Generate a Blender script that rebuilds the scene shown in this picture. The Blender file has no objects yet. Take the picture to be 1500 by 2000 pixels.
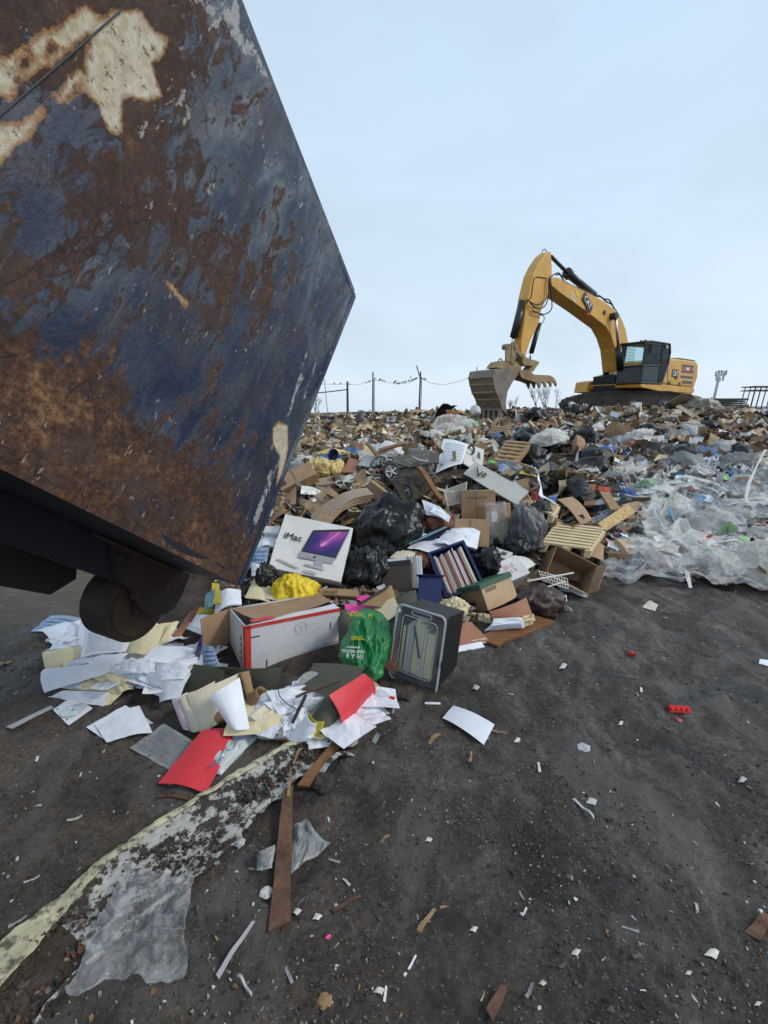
import bpy, bmesh, math, random
import numpy as np
from math import radians as R, sin, cos, pi, sqrt, atan2
from mathutils import Vector, Matrix, noise, Euler, Quaternion
RNG = random.Random(7)
scene = bpy.context.scene
COL = scene.collection
V3 = Vector
# ------------------------------------------------------------ camera maths
FPX = 916.0; PITCH = R(12); EYE = V3((0, 0, 1.6)); SP, CP = sin(PITCH), cos(PITCH)
def ray(px, py):
    cx = (px-750)/FPX; cy = -(py-1000)/FPX
    return V3((cx, CP+SP*cy, -SP+CP*cy))
def Z(px, py, z=0.0):
    r = ray(px, py); return EYE + r*((z-1.6)/r.z)
def Y(px, py, y):
    r = ray(px, py); return EYE + r*(y/r.y)
def on_plane(px, py, p0, n):
    r = ray(px, py); return EYE + r*((p0-EYE).dot(n)/r.dot(n))
# ------------------------------------------------------------ object helpers
def tag(o, label=None, cat=None, group=None, kind=None):
    if label: o['label'] = label
    if cat: o['category'] = cat
    if group: o['group'] = group
    if kind: o['kind'] = kind
    return o
def empty(name, M=None, label=None, cat=None, group=None):
    o = bpy.data.objects.new(name, None); COL.objects.link(o); o.empty_display_size = .1
    if M is not None: o.matrix_world = M
    return tag(o, label, cat, group)
def mk(name, V, F, mat, parent=None, smooth=False, cols=None, uvs=None, center=False, M=None):
    V = [tuple(v) for v in V]
    loc = V3((0, 0, 0))
    if center and V:
        a = np.array(V); mn = a.min(0); mx = a.max(0)
        loc = V3(((mn[0]+mx[0])/2, (mn[1]+mx[1])/2, mn[2])); V = [(v[0]-loc.x, v[1]-loc.y, v[2]-loc.z) for v in V]
    me = bpy.data.meshes.new(name); me.from_pydata(V, [], F)
    for m in (mat if isinstance(mat, (list, tuple)) else [mat]): me.materials.append(m)
    if smooth: me.polygons.foreach_set('use_smooth', [True]*len(me.polygons))
    if cols is not None:
        at = me.color_attributes.new('Col', 'FLOAT_COLOR', 'POINT')
        at.data.foreach_set('color', np.array([(c[0], c[1], c[2], 1) for c in cols], dtype=np.float32).ravel())
    if uvs is not None:
        uv = me.uv_layers.new(name='UVMap')
        li = np.zeros(len(me.loops), dtype=np.int32); me.loops.foreach_get('vertex_index', li)
        uv.data.foreach_set('uv', np.array(uvs, dtype=np.float32)[li].ravel())
    me.update()
    o = bpy.data.objects.new(name, me); COL.objects.link(o)
    if parent is not None: o.parent = parent
    if M is not None: o.matrix_local = M
    elif center: o.location = loc
    return o
def bx(V, F, x0, x1, y0, y1, z0, z1, M=None):
    b = len(V)
    for p in ((x0,y0,z0),(x1,y0,z0),(x1,y1,z0),(x0,y1,z0),(x0,y0,z1),(x1,y0,z1),(x1,y1,z1),(x0,y1,z1)):
        V.append(tuple(M @ V3(p)) if M is not None else p)
    for f in ((0,3,2,1),(4,5,6,7),(0,1,5,4),(1,2,6,5),(2,3,7,6),(3,0,4,7)): F.append(tuple(b+i for i in f))
def prism(V, F, poly, w0, w1, ax='y'):
    b = len(V); n = len(poly)
    ar = sum(poly[i][0]*poly[(i+1) % n][1]-poly[(i+1) % n][0]*poly[i][1] for i in range(n))
    if ar < 0: poly = poly[::-1]
    for w in (w0, w1):
        for (u, v) in poly: V.append((u, w, v) if ax == 'y' else ((w, u, v) if ax == 'x' else (u, v, w)))
    flip = (ax != 'y')
    f1 = tuple(b+i for i in range(n)); f2 = tuple(b+n+i for i in reversed(range(n)))
    fs = [f1, f2]+[(b+i, b+n+i, b+n+(i+1) % n, b+(i+1) % n) for i in range(n)]
    for f in fs: F.append(tuple(reversed(f)) if flip else f)
def tube(V, F, pts, r, n=8, cap=True):
    pts = [V3(p) for p in pts]; rs = r if isinstance(r, (list, tuple)) else [r]*len(pts)
    b = len(V); up = V3((0, 0, 1)); prev = None
    for i, p in enumerate(pts):
        d = (pts[min(i+1, len(pts)-1)]-pts[max(i-1, 0)]).normalized()
        if prev is None:
            s = d.cross(up)
            if s.length < 1e-3: s = d.cross(V3((1, 0, 0)))
        else: s = prev - d*prev.dot(d)
        s.normalize(); prev = s; t = d.cross(s)
        for k in range(n):
            a = 2*pi*k/n; V.append(tuple(p+(s*cos(a)+t*sin(a))*rs[i]))
    for i in range(len(pts)-1):
        for k in range(n):
            k2 = (k+1) % n; F.append((b+i*n+k, b+i*n+k2, b+(i+1)*n+k2, b+(i+1)*n+k))
    if cap:
        F.append(tuple(b+k for k in reversed(range(n)))); F.append(tuple(b+(len(pts)-1)*n+k for k in range(n)))
def disc(V, F, c, ax, r, th, n=24):
    c = V3(c); ax = V3(ax).normalized(); tube(V, F, [c-ax*th/2, c+ax*th/2], r, n)
def grid_sheet(fn, nx, ny, th):
    """fn(u,v)->Vector ; a thin closed sheet"""
    P = [[fn(i/nx, j/ny) for i in range(nx+1)] for j in range(ny+1)]
    V = []; uv = []; F = []
    N = []
    for j in range(ny+1):
        for i in range(nx+1):
            du = P[j][min(i+1, nx)]-P[j][max(i-1, 0)]; dv = P[min(j+1, ny)][i]-P[max(j-1, 0)][i]
            N.append(du.cross(dv).normalized())
    for s in (1, 0):
        for j in range(ny+1):
            for i in range(nx+1):
                V.append(P[j][i]-(N[j*(nx+1)+i]*th if s == 0 else V3((0, 0, 0)))); uv.append((i/nx, j/ny))
    n1 = (nx+1)*(ny+1); id_ = lambda i, j, s: j*(nx+1)+i+(0 if s else n1)
    for j in range(ny):
        for i in range(nx):
            F.append((id_(i,j,1), id_(i+1,j,1), id_(i+1,j+1,1), id_(i,j+1,1)))
            F.append((id_(i,j,0), id_(i,j+1,0), id_(i+1,j+1,0), id_(i+1,j,0)))
    for i in range(nx):
        F.append((id_(i,0,0), id_(i+1,0,0), id_(i+1,0,1), id_(i,0,1))); F.append((id_(i,ny,1), id_(i+1,ny,1), id_(i+1,ny,0), id_(i,ny,0)))
    for j in range(ny):
        F.append((id_(0,j,1), id_(0,j+1,1), id_(0,j+1,0), id_(0,j,0))); F.append((id_(nx,j,0), id_(nx,j+1,0), id_(nx,j+1,1), id_(nx,j,1)))
    return V, F, uv
def sheet(name, label, cat, C, mat, th=.0015, bend=0, crump=0, ax='u', parent=None, group=None, n=10, fold=0, M=None, cs=3.0):
    """a sheet through four corner points (p00, p10, p11, p01)"""
    C = [V3(c) for c in C]; sd = RNG.random()*50
    nn = (C[1]-C[0]).cross(C[3]-C[0]).normalized()
    def fn(u, v):
        p = C[0]*(1-u)*(1-v)+C[1]*u*(1-v)+C[2]*u*v+C[3]*(1-u)*v
        t = u if ax == 'u' else v
        o = bend*sin(pi*t) + fold*(1-abs(2*t-1))
        if crump: o += crump*noise.noise(V3((u*cs+sd, v*cs, sd)))+crump*.4*noise.noise(V3((u*cs*3+sd, v*cs*3, sd)))
        p = p+nn*o
        if parent is None and p.z < .25: p.z = max(p.z, gz(p.x, p.y)+th+.002)
        return p
    V, F, uv = grid_sheet(fn, n, n, th)
    o = mk(name, V, F, mat, parent, smooth=False, uvs=uv, center=parent is None, M=M)
    return tag(o, label, cat, group)
def frame3(p0, p1, p2):
    """frame with x along p0->p1, z towards p2, y away"""
    u = p1-p0; w = u.length; u = u/w; v = p2-p0; v = v-u*v.dot(u); h = v.length; v = v/h; d = v.cross(u)
    Mx = Matrix(((u.x, d.x, v.x, p0.x), (u.y, d.y, v.y, p0.y), (u.z, d.z, v.z, p0.z), (0, 0, 0, 1)))
    return Mx, w, h
def text(s, size, mat, M, parent, name='lettering', shear=0, bold=0, depth=.0006, align='CENTER', sx=1):
    cu = bpy.data.curves.new('t', 'FONT'); cu.body = s; cu.size = size; cu.align_x = align; cu.align_y = 'CENTER'; cu.shear = shear; cu.bevel_depth = bold; cu.bevel_resolution = 0; cu.extrude = depth; cu.resolution_u = 3
    ob = bpy.data.objects.new('t', cu); COL.objects.link(ob)
    dg = bpy.context.evaluated_depsgraph_get(); me = bpy.data.meshes.new_from_object(ob.evaluated_get(dg))
    bpy.data.objects.remove(ob); me.materials.clear(); me.materials.append(mat)
    o = bpy.data.objects.new(name, me); COL.objects.link(o); o.parent = parent; o.matrix_local = M @ Matrix.Diagonal((sx, 1, 1, 1))
    return o
XZ = Matrix.Rotation(R(90), 4, 'X')     # text standing in the x-z plane, facing -y
# ------------------------------------------------------------ materials
class NT:
    def __init__(s, m): s.t = m.node_tree; s.t.nodes.clear(); s.n = s.t.nodes
    def __call__(s, ty, **k):
        nd = s.n.new('ShaderNode'+ty)
        for a, b in k.items():
            if a[0] == '_': setattr(nd, a[1:], b)
            else:
                key = int(a[1:]) if a[0] == 'i' and a[1:].isdigit() else a.replace('__', ' ')
                if isinstance(b, bpy.types.NodeSocket): s.t.links.new(b, nd.inputs[key])
                else: nd.inputs[key].default_value = b
        return nd
    def math(s, op, a, b=0.5, c=None, clamp=False):
        k = dict(i0=a, i1=b)
        if c is not None: k['i2'] = c
        nd = s('Math', _operation=op, _use_clamp=clamp, **k); return nd.outputs[0]
    def ramp(s, f, pts):
        nd = s('ValToRGB', i0=f); e = nd.color_ramp.elements
        e[0].position, e[1].position = pts[0][0], pts[-1][0]
        e[0].color = tuple(pts[0][1])+(1,) if not isinstance(pts[0][1], float) else (pts[0][1],)*3+(1,)
        e[1].color = tuple(pts[-1][1])+(1,) if not isinstance(pts[-1][1], float) else (pts[-1][1],)*3+(1,)
        for p, c in pts[1:-1]:
            x = e.new(p); x.color = tuple(c)+(1,) if not isinstance(c, float) else (c,)*3+(1,)
        return nd.outputs[0]
    def mix(s, f, a, b, mode='MIX'):
        nd = s('Mix', _data_type='RGBA', _blend_type=mode)
        for k, v in ((0, f), (6, a), (7, b)):
            if isinstance(v, bpy.types.NodeSocket): s.t.links.new(v, nd.inputs[k])
            else: nd.inputs[k].default_value = (tuple(v)+(1,) if isinstance(v, (tuple, list)) and len(v) == 3 else v)
        return nd.outputs[2]
    def noise(s, vec, sc, det=5, rough=.6, dist=0):
        return s('TexNoise', Vector=vec, Scale=sc, Detail=det, Roughness=rough, Distortion=dist).outputs[0]
    def out(s, sh, disp=None):
        o = s('OutputMaterial'); s.t.links.new(sh, o.inputs[0])
def newmat(name):
    m = bpy.data.materials.new(name); m.use_nodes = True; return m, NT(m)
def rgb(c): return (c[0], c[1], c[2], 1)
def MAT(name, col, rough=.6, var=.25, sc=6, bump=.15, bsc=25, metal=0, dirt=.25, dcol=(.07, .055, .045), objcol=False, vcol=False, stretch=None, spec=.5, bdist=.01, dsc=5, dthr=(.52, .72)):
    m, n = newmat(name); tc = n('TexCoord').outputs['Object']
    if vcol: tc = n('NewGeometry').outputs['Position']
    vec = tc
    if stretch: vec = n('Mapping', Vector=tc, Scale=stretch).outputs[0]
    if objcol: base = n('ObjectInfo').outputs['Color']
    elif vcol: base = n('Attribute', _attribute_name='Col').outputs['Color']
    else: base = n('RGB'); base.outputs[0].default_value = rgb(col); base = base.outputs[0]
    off = n('ObjectInfo').outputs['Random']
    vec2 = n('VectorMath', _operation='ADD', i0=vec, i1=n('CombineXYZ', X=n.math('MULTIPLY', off, 37.), Y=off).outputs[0]).outputs[0]
    a = n.noise(vec2, sc)
    f = n('MapRange', Value=a, **{'i1': .3, 'i2': .7, 'i3': 1-var, 'i4': 1+var}).outputs[0]
    c = n.mix(1.0, base, n('CombineColor', i0=f, i1=f, i2=f).outputs[0], 'MULTIPLY')
    if dirt:
        dn = n.noise(vec2, dsc, 8, .7); df = n('MapRange', Value=dn, i1=dthr[0], i2=dthr[1], i3=0., i4=dirt).outputs[0]
        c = n.mix(df, c, dcol)
    b = n('Bump', Strength=bump, Distance=bdist, Height=n.noise(vec2, bsc, 6)).outputs[0] if bump else None
    k = dict(Base__Color=c, Roughness=rough, Metallic=metal, Specular__IOR__Level=spec)
    p = n('BsdfPrincipled', **k)
    if b is not None: n.t.links.new(b, p.inputs['Normal'])
    n.out(p.outputs[0]); return m
m_card = MAT('cardboard', (.36, .235, .135), .8, .15, 5, .15, 60, dirt=.3, dsc=4)
m_cardo = MAT('cardboard_tinted', (.36, .235, .135), .8, .18, 5, .2, 40, dirt=.45, objcol=True)
m_cardin = MAT('cardboard_inside', (.30, .19, .11), .85, .15, 6, .1, 60, dirt=.2)
m_cardgrey = MAT('grey_brown_cardboard', (.33, .25, .19), .8, .15, 5, .1, 50, dirt=.3)
m_white = MAT('white_board', (.72, .72, .71), .5, .08, 4, .08, 30, dirt=.4, dcol=(.35, .32, .28))
m_whitecard = MAT('white_cardboard', (.56, .56, .58), .6, .1, 4, .1, 30, dirt=.5, dcol=(.3, .27, .24))
m_offwhite = MAT('off_white_board', (.6, .59, .55), .6, .08, 5, .1, 40, dirt=.3, dcol=(.3, .26, .2))
m_paper = MAT('white_paper', (.76, .79, .86), .7, .05, 8, .1, 12, dirt=.14, dcol=(.3, .27, .24), dsc=9)
m_papero = MAT('tinted_paper', (.8, .8, .8), .7, .08, 8, .1, 12, dirt=.3, objcol=True)
m_manila = MAT('manila_card', (.70, .60, .38), .7, .08, 5, .08, 20, dirt=.25, dcol=(.3, .22, .12))
m_grey_manila = MAT('pale_buff_card', (.6, .55, .43), .7, .08, 5, .08, 20, dirt=.25, dcol=(.25, .2, .14))
m_olive = MAT('olive_card', (.065, .065, .045), .65, .12, 6, .08, 30, dirt=.1)
m_oliveb = MAT('brown_card', (.28, .17, .075), .7, .12, 6, .08, 30, dirt=.2)
m_terra = MAT('terracotta_card', (.34, .15, .09), .7, .1, 6, .08, 30, dirt=.2)
m_red = MAT('red_card', (.62, .035, .05), .55, .06, 6, .1, 14, dirt=.12)
m_pink = MAT('pink_card', (.75, .05, .3), .55, .06, 6, .08, 20, dirt=.08)
m_redtrim = MAT('red_print', (.5, .035, .03), .55, .1, 12, .05, 40, dirt=.2, dcol=(.5, .4, .4))
m_navy = MAT('navy_plastic', (.008, .014, .085), .35, .1, 6, .1, 60, dirt=.12, dcol=(.05, .05, .06))
m_navyd = MAT('navy_box_lining', (.01, .014, .06), .6, .1, 6, .1, 60, dirt=.1)
m_green = MAT('green_plastic', (.008, .17, .04), .38, .15, 5, .5, 9, dirt=.05, bdist=.02)
m_yellow = MAT('yellow_plastic', (.68, .5, .01), .4, .15, 5, .5, 10, dirt=.05, bdist=.02)
m_blackbag = MAT('black_bag_plastic', (.005, .0055, .0065), .24, .2, 5, .55, 16, dirt=0, stretch=(1, 1, 2.2), bdist=.012, spec=.38)
m_bago = MAT('tinted_bag_plastic', (.5, .5, .5), .35, .15, 5, .8, 10, dirt=.15, objcol=True, bdist=.025)
m_black = MAT('black_plastic', (.012, .012, .014), .4, .15, 8, .1, 50, dirt=.12)
m_dark = MAT('dark_steel', (.02, .02, .022), .5, .2, 8, .2, 40, dirt=.35, dcol=(.06, .035, .025))
m_ink = MAT('black_print', (.015, .015, .018), .6, .1, 8, 0, dirt=0)
m_greyink = MAT('grey_print', (.42, .42, .44), .6, .1, 8, 0, dirt=0)
m_whiteink = MAT('white_print', (.75, .75, .75), .6, .05, 8, 0, dirt=.1)
m_yellowink = MAT('yellow_print', (.75, .62, .02), .6, .05, 8, 0, dirt=.1)
m_brownink = MAT('brown_print', (.1, .06, .03), .6, .1, 8, 0, dirt=0)
m_redink = MAT('faded_red_print', (.55, .12, .13), .6, .1, 8, 0, dirt=0)
m_blueink = MAT('blue_print', (.05, .14, .35), .6, .1, 8, 0, dirt=0)
m_wood = MAT('raw_wood', (.3, .19, .095), .75, .35, 5, .3, 30, dirt=.4, stretch=(.4, 4, 4), dsc=3)
m_woodo = MAT('tinted_wood', (.3, .19, .1), .75, .35, 5, .3, 30, dirt=.4, stretch=(.5, 4, 4), objcol=True, dsc=3)
m_paleslat = MAT('pale_slat_wood', (.62, .5, .3), .75, .25, 5, .3, 30, dirt=.25, stretch=(.5, 5, 5))
m_redwood = MAT('varnished_wood', (.2, .085, .032), .5, .3, 5, .2, 25, dirt=.2, stretch=(.5, 5, 5))
m_darkwood = MAT('wet_dark_wood', (.12, .06, .035), .7, .5, 4, .5, 25, dirt=.5, dcol=(.03, .022, .018), stretch=(4, 4, .6))
m_osb = MAT('strand_board', (.5, .34, .15), .8, .45, 30, .3, 40, dirt=.1, stretch=(1, 1, 1))
m_foam = MAT('yellow_foam', (.62, .5, .22), .9, .25, 7, .6, 20, dirt=.3, dcol=(.25, .16, .06))
m_vc = MAT('mixed_scraps', (.5, .5, .5), .7, .35, 7, .35, 22, vcol=True, dirt=.35, dsc=3)
m_chip = MAT('ground_chips', (.5, .5, .5), .75, .2, 60, .2, 200, vcol=True, dirt=.2, bdist=.002)
m_blue = MAT('blue_plastic', (.02, .13, .42), .4, .15, 5, .5, 12, dirt=.12, bdist=.015)
m_cab = MAT('cab_grey_paint', (.03, .032, .036), .4, .15, 5, .1, 40, dirt=.3, dcol=(.12, .1, .08))
m_cat = MAT('yellow_machine_paint', (.62, .33, .055), .45, .12, 1.6, .08, 20, dirt=.5, dcol=(.30, .17, .06), dsc=.9)
m_steel = MAT('worn_steel', (.2, .17, .14), .5, .35, 4, .25, 20, metal=.3, dirt=.5, dcol=(.16, .1, .06), dsc=2)
m_chrome = MAT('chrome_rod', (.6, .6, .62), .2, .05, 5, 0, metal=1, dirt=.1)
m_muddy = MAT('muddy_machine_steel', (.27, .19, .1), .75, .3, 2.5, .4, 14, dirt=.6, dcol=(.1, .07, .05), dsc=2)
m_track = MAT('muddy_track_steel', (.05, .038, .03), .8, .4, 4, .5, 14, dirt=.5)
m_grey = MAT('grey_plastic', (.11, .11, .1), .5, .1, 8, .1, 40, dirt=.2)
m_stroller = MAT('grey_green_plastic', (.06, .06, .048), .5, .15, 8, .1, 40, dirt=.3)
m_fabric = MAT('khaki_dark_fabric', (.05, .047, .035), .95, .2, 12, .4, 60, dirt=.2)
m_silver = MAT('silver_plastic', (.4, .4, .42), .35, .1, 8, .05, 40, metal=.4, dirt=.2)
m_leather = MAT('brown_leather', (.045, .025, .02), .45, .2, 8, .4, 30, dirt=.15)
m_wire = MAT('white_coated_wire', (.66, .64, .58), .4, .1, 8, 0, dirt=.2)
m_pole = MAT('weathered_pole', (.06, .055, .05), .8, .3, 3, .3, 10, dirt=.3)
m_tower = MAT('galvanised_mast', (.5, .52, .54), .6, .1, 2, 0, dirt=.1)
m_plaster = MAT('dirty_white_trim', (.045, .036, .03), .7, .5, 9, .8, 30, dirt=.95, dcol=(.46, .46, .43), dsc=15, bdist=.008, dthr=(.47, .52))
m_cream_trim = MAT('cream_trim', (.5, .47, .32), .5, .3, 14, .2, 30, dirt=.9, dcol=(.07, .055, .04), dsc=24, dthr=(.5, .6))
m_skin = MAT('skin', (.45, .26, .18), .5, .1, 8, 0, dirt=0)
m_vest = MAT('hi_vis_cloth', (.6, .6, .12), .8, .1, 8, 0, dirt=.1)
m_bird = MAT('dark_feathers', (.03, .03, .035), .7, .1, 8, 0, dirt=0)
m_redplast = MAT('red_toy_plastic', (.65, .015, .012), .3, .05, 8, 0, dirt=.08)
m_woodgrain = MAT('dark_woodgrain_print', (.055, .035, .026), .55, .55, 9, .15, 30, dirt=.1, stretch=(1, 1, 14))
m_greenlid = MAT('green_lid_card', (.02, .09, .05), .6, .12, 8, .08, 40, dirt=.1)
m_bank = MAT('buff_box_card', (.48, .34, .2), .75, .1, 5, .08, 40, dirt=.15)
m_bankd = MAT('brown_box_card', (.2, .13, .075), .75, .15, 5, .08, 40, dirt=.15, stretch=(1, 1, 8))
m_orange = MAT('orange_card', (.6, .12, .02), .6, .1, 8, .05, 30, dirt=.1)
m_purple = MAT('purple_card', (.06, .03, .16), .5, .1, 8, .05, 30, dirt=.1)
m_yelfold = MAT('mustard_card', (.45, .38, .03), .6, .15, 8, .05, 30, dirt=.2)
m_teal = MAT('teal_card', (.12, .24, .28), .6, .1, 8, .05, 30, dirt=.2)
m_stackg = MAT('grey_green_panels', (.055, .06, .045), .8, .2, 4, .2, 20, dirt=.3, stretch=(.5, .5, 10))

def lines_mat(name, base, ink, rows=34, dens=.5, block=False, dirt=.2):
    m, n = newmat(name); uv = n('TexCoord').outputs['UV']; sx = n('SeparateXYZ', i0=uv)
    fr = n.math('FRACT', n.math('MULTIPLY', sx.outputs[1], float(rows)))
    row = n.math('FLOOR', n.math('MULTIPLY', sx.outputs[1], float(rows)))
    line = n.math('GREATER_THAN', fr, .45)
    words = n.noise(n('CombineXYZ', X=n.math('MULTIPLY', sx.outputs[0], 40.), Y=n.math('MULTIPLY', row, 7.3)).outputs[0], 1., 1)
    w = n.math('GREATER_THAN', words, 1-dens-.08)
    mx = n.math('MULTIPLY', n.math('GREATER_THAN', sx.outputs[0], .1), n.math('LESS_THAN', sx.outputs[0], .9))
    my = n.math('MULTIPLY', n.math('GREATER_THAN', sx.outputs[1], .08), n.math('LESS_THAN', sx.outputs[1], .9))
    f = n.math('MULTIPLY', n.math('MULTIPLY', line, w), n.math('MULTIPLY', mx, my))
    f = n.math('MULTIPLY', f, .65)
    c = n.mix(f, base, ink)
    if block:
        bn = n('TexBrick', Vector=n('Mapping', Vector=uv, Scale=(1, 1.4, 1)).outputs[0], Color1=rgb(base), Color2=(.2, .21, .22, 1), Mortar=rgb(base), Scale=2.3, **{'Mortar__Size': .03, 'Bias': -.2}).outputs[0]
        c = n.mix(.8, c, bn, 'MULTIPLY')
    tc = n('TexCoord').outputs['Object']
    d = n('MapRange', Value=n.noise(tc, 9., 8, .7), i1=.52, i2=.7, i3=0., i4=dirt).outputs[0]
    c = n.mix(d, c, (.25, .22, .19))
    b = n('Bump', Strength=.15, Distance=.01, Height=n.noise(tc, 14., 3)).outputs[0]
    p = n('BsdfPrincipled', Base__Color=c, Roughness=.6, Normal=b); n.out(p.outputs[0]); return m
m_print = lines_mat('printed_paper', (.76, .78, .84), (.15, .15, .18))
m_print2 = lines_mat('faint_printed_paper', (.74, .76, .82), (.4, .4, .5), 26, .4)
m_printpink = lines_mat('pink_printed_form', (.72, .6, .68), (.4, .1, .15), 26, .5)
m_news = lines_mat('newsprint', (.48, .5, .5), (.1, .1, .12), 30, .6, True, .5)
m_blueprint = lines_mat('blue_brochure', (.5, .6, .72), (.03, .12, .35), 5, .8, True, .3)

def film_mat(name, col, alpha, rough=.3, tl=.3):
    m, n = newmat(name); tc = n('TexCoord').outputs['Object']
    nz = n.noise(tc, 14., 6, .65, .8)
    b = n('Bump', Strength=.8, Distance=.02, Height=nz).outputs[0]
    p = n('BsdfPrincipled', Base__Color=rgb(col), Roughness=rough, Normal=b)
    t = n('BsdfTranslucent', Color=rgb(col), Normal=b)
    tr = n('BsdfTransparent', Color=(.95, .96, .97, 1))
    s1 = n('MixShader', i0=tl, i1=p.outputs[0], i2=t.outputs[0])
    n2 = n.noise(tc, 4., 6, .7, 1.)
    f = n('MapRange', Value=n2, i1=.32, i2=.68, i3=max(0, alpha-.3), i4=min(1, alpha+.3)).outputs[0]
    s2 = n('MixShader', i0=f, i1=tr.outputs[0], i2=s1.outputs[0]); n.out(s2.outputs[0]); return m
m_film = film_mat('cloudy_plastic_film', (.92, .90, .85), .42, .35, .4)
m_filmthin = film_mat('thin_clear_film', (.72, .74, .76), .34, .25)
m_filmwhite = film_mat('white_plastic_film', (.95, .94, .90), .84, .26, .4)
m_clear = film_mat('clear_wrap', (.6, .62, .62), .15, .12, .1)
def simple_glass(name, col, f, rough=.05):
    m, n = newmat(name); g = n('BsdfGlossy', Roughness=rough, Color=(.3, .34, .36, 1)); t = n('BsdfTransparent', Color=rgb(col))
    fr = n('Fresnel', IOR=1.45); k = n.math('ADD', fr.outputs[0], f, clamp=True)
    n.out(n('MixShader', i0=k, i1=t.outputs[0], i2=g.outputs[0]).outputs[0]); return m
m_glass = simple_glass('cab_glass', (.74, .86, .86), -.03)
def lid_mat():
    m, n = newmat('clear_lid_plastic'); tc = n('TexCoord').outputs['Object']
    p = n('BsdfPrincipled', Base__Color=(.6, .64, .66, 1), Roughness=.3); t = n('BsdfTransparent', Color=(.97, .98, .98, 1))
    f = n('MapRange', Value=n.noise(tc, 7., 5), i1=.3, i2=.7, i3=.03, i4=.11).outputs[0]
    n.out(n('MixShader', i0=f, i1=t.outputs[0], i2=p.outputs[0]).outputs[0]); return m
m_lid = lid_mat()
def cd_mat():
    m, n = newmat('disc_foil'); tc = n('TexCoord').outputs['Object']
    g = n('TexGradient', _gradient_type='RADIAL', Vector=tc).outputs['Fac']
    s = n.math('FRACT', n.math('MULTIPLY', g, 4.))
    c = n.ramp(s, [(0, (.6, .62, .6)), (.2, (.5, .62, .5)), (.4, (.65, .62, .5)), (.6, (.7, .72, .75)), (.8, (.55, .5, .62)), (1, (.6, .62, .6))])
    n.out(n('BsdfPrincipled', Base__Color=c, Metallic=.7, Roughness=.22).outputs[0]); return m
m_cd = cd_mat()
def screen_mat():   # purple aurora picture printed on the carton
    m, n = newmat('purple_picture_print'); uv = n('TexCoord').outputs['UV']; s = n('SeparateXYZ', i0=uv)
    dx = n.math('SUBTRACT', s.outputs[0], .42); dy = n.math('SUBTRACT', s.outputs[1], .3)
    ang = n.math('ARCTAN2', dy, dx); rad = n.math('SQRT', n.math('ADD', n.math('MULTIPLY', dx, dx), n.math('MULTIPLY', dy, dy)))
    rays = n.noise(n('CombineXYZ', X=n.math('MULTIPLY', ang, 3.), Y=n.math('MULTIPLY', rad, .8)).outputs[0], 1.6, 4)
    up = n.math('SUBTRACT', 1., n.math('ABSOLUTE', n.math('MULTIPLY', n.math('SUBTRACT', ang, 1.1), .8)), clamp=True)
    v = n.math('ADD', n.math('MULTIPLY', rays, up), n('MapRange', Value=rad, i1=0., i2=.35, i3=.35, i4=0.).outputs[0])
    c = n.ramp(v, [(0.05, (.03, .02, .14)), (.3, (.13, .03, .25)), (.5, (.45, .08, .35)), (.75, (.8, .5, .7)), (.95, (.9, .8, .9))])
    n.out(n('BsdfPrincipled', Base__Color=c, Roughness=.3).outputs[0]); return m
m_screen = screen_mat()

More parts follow.
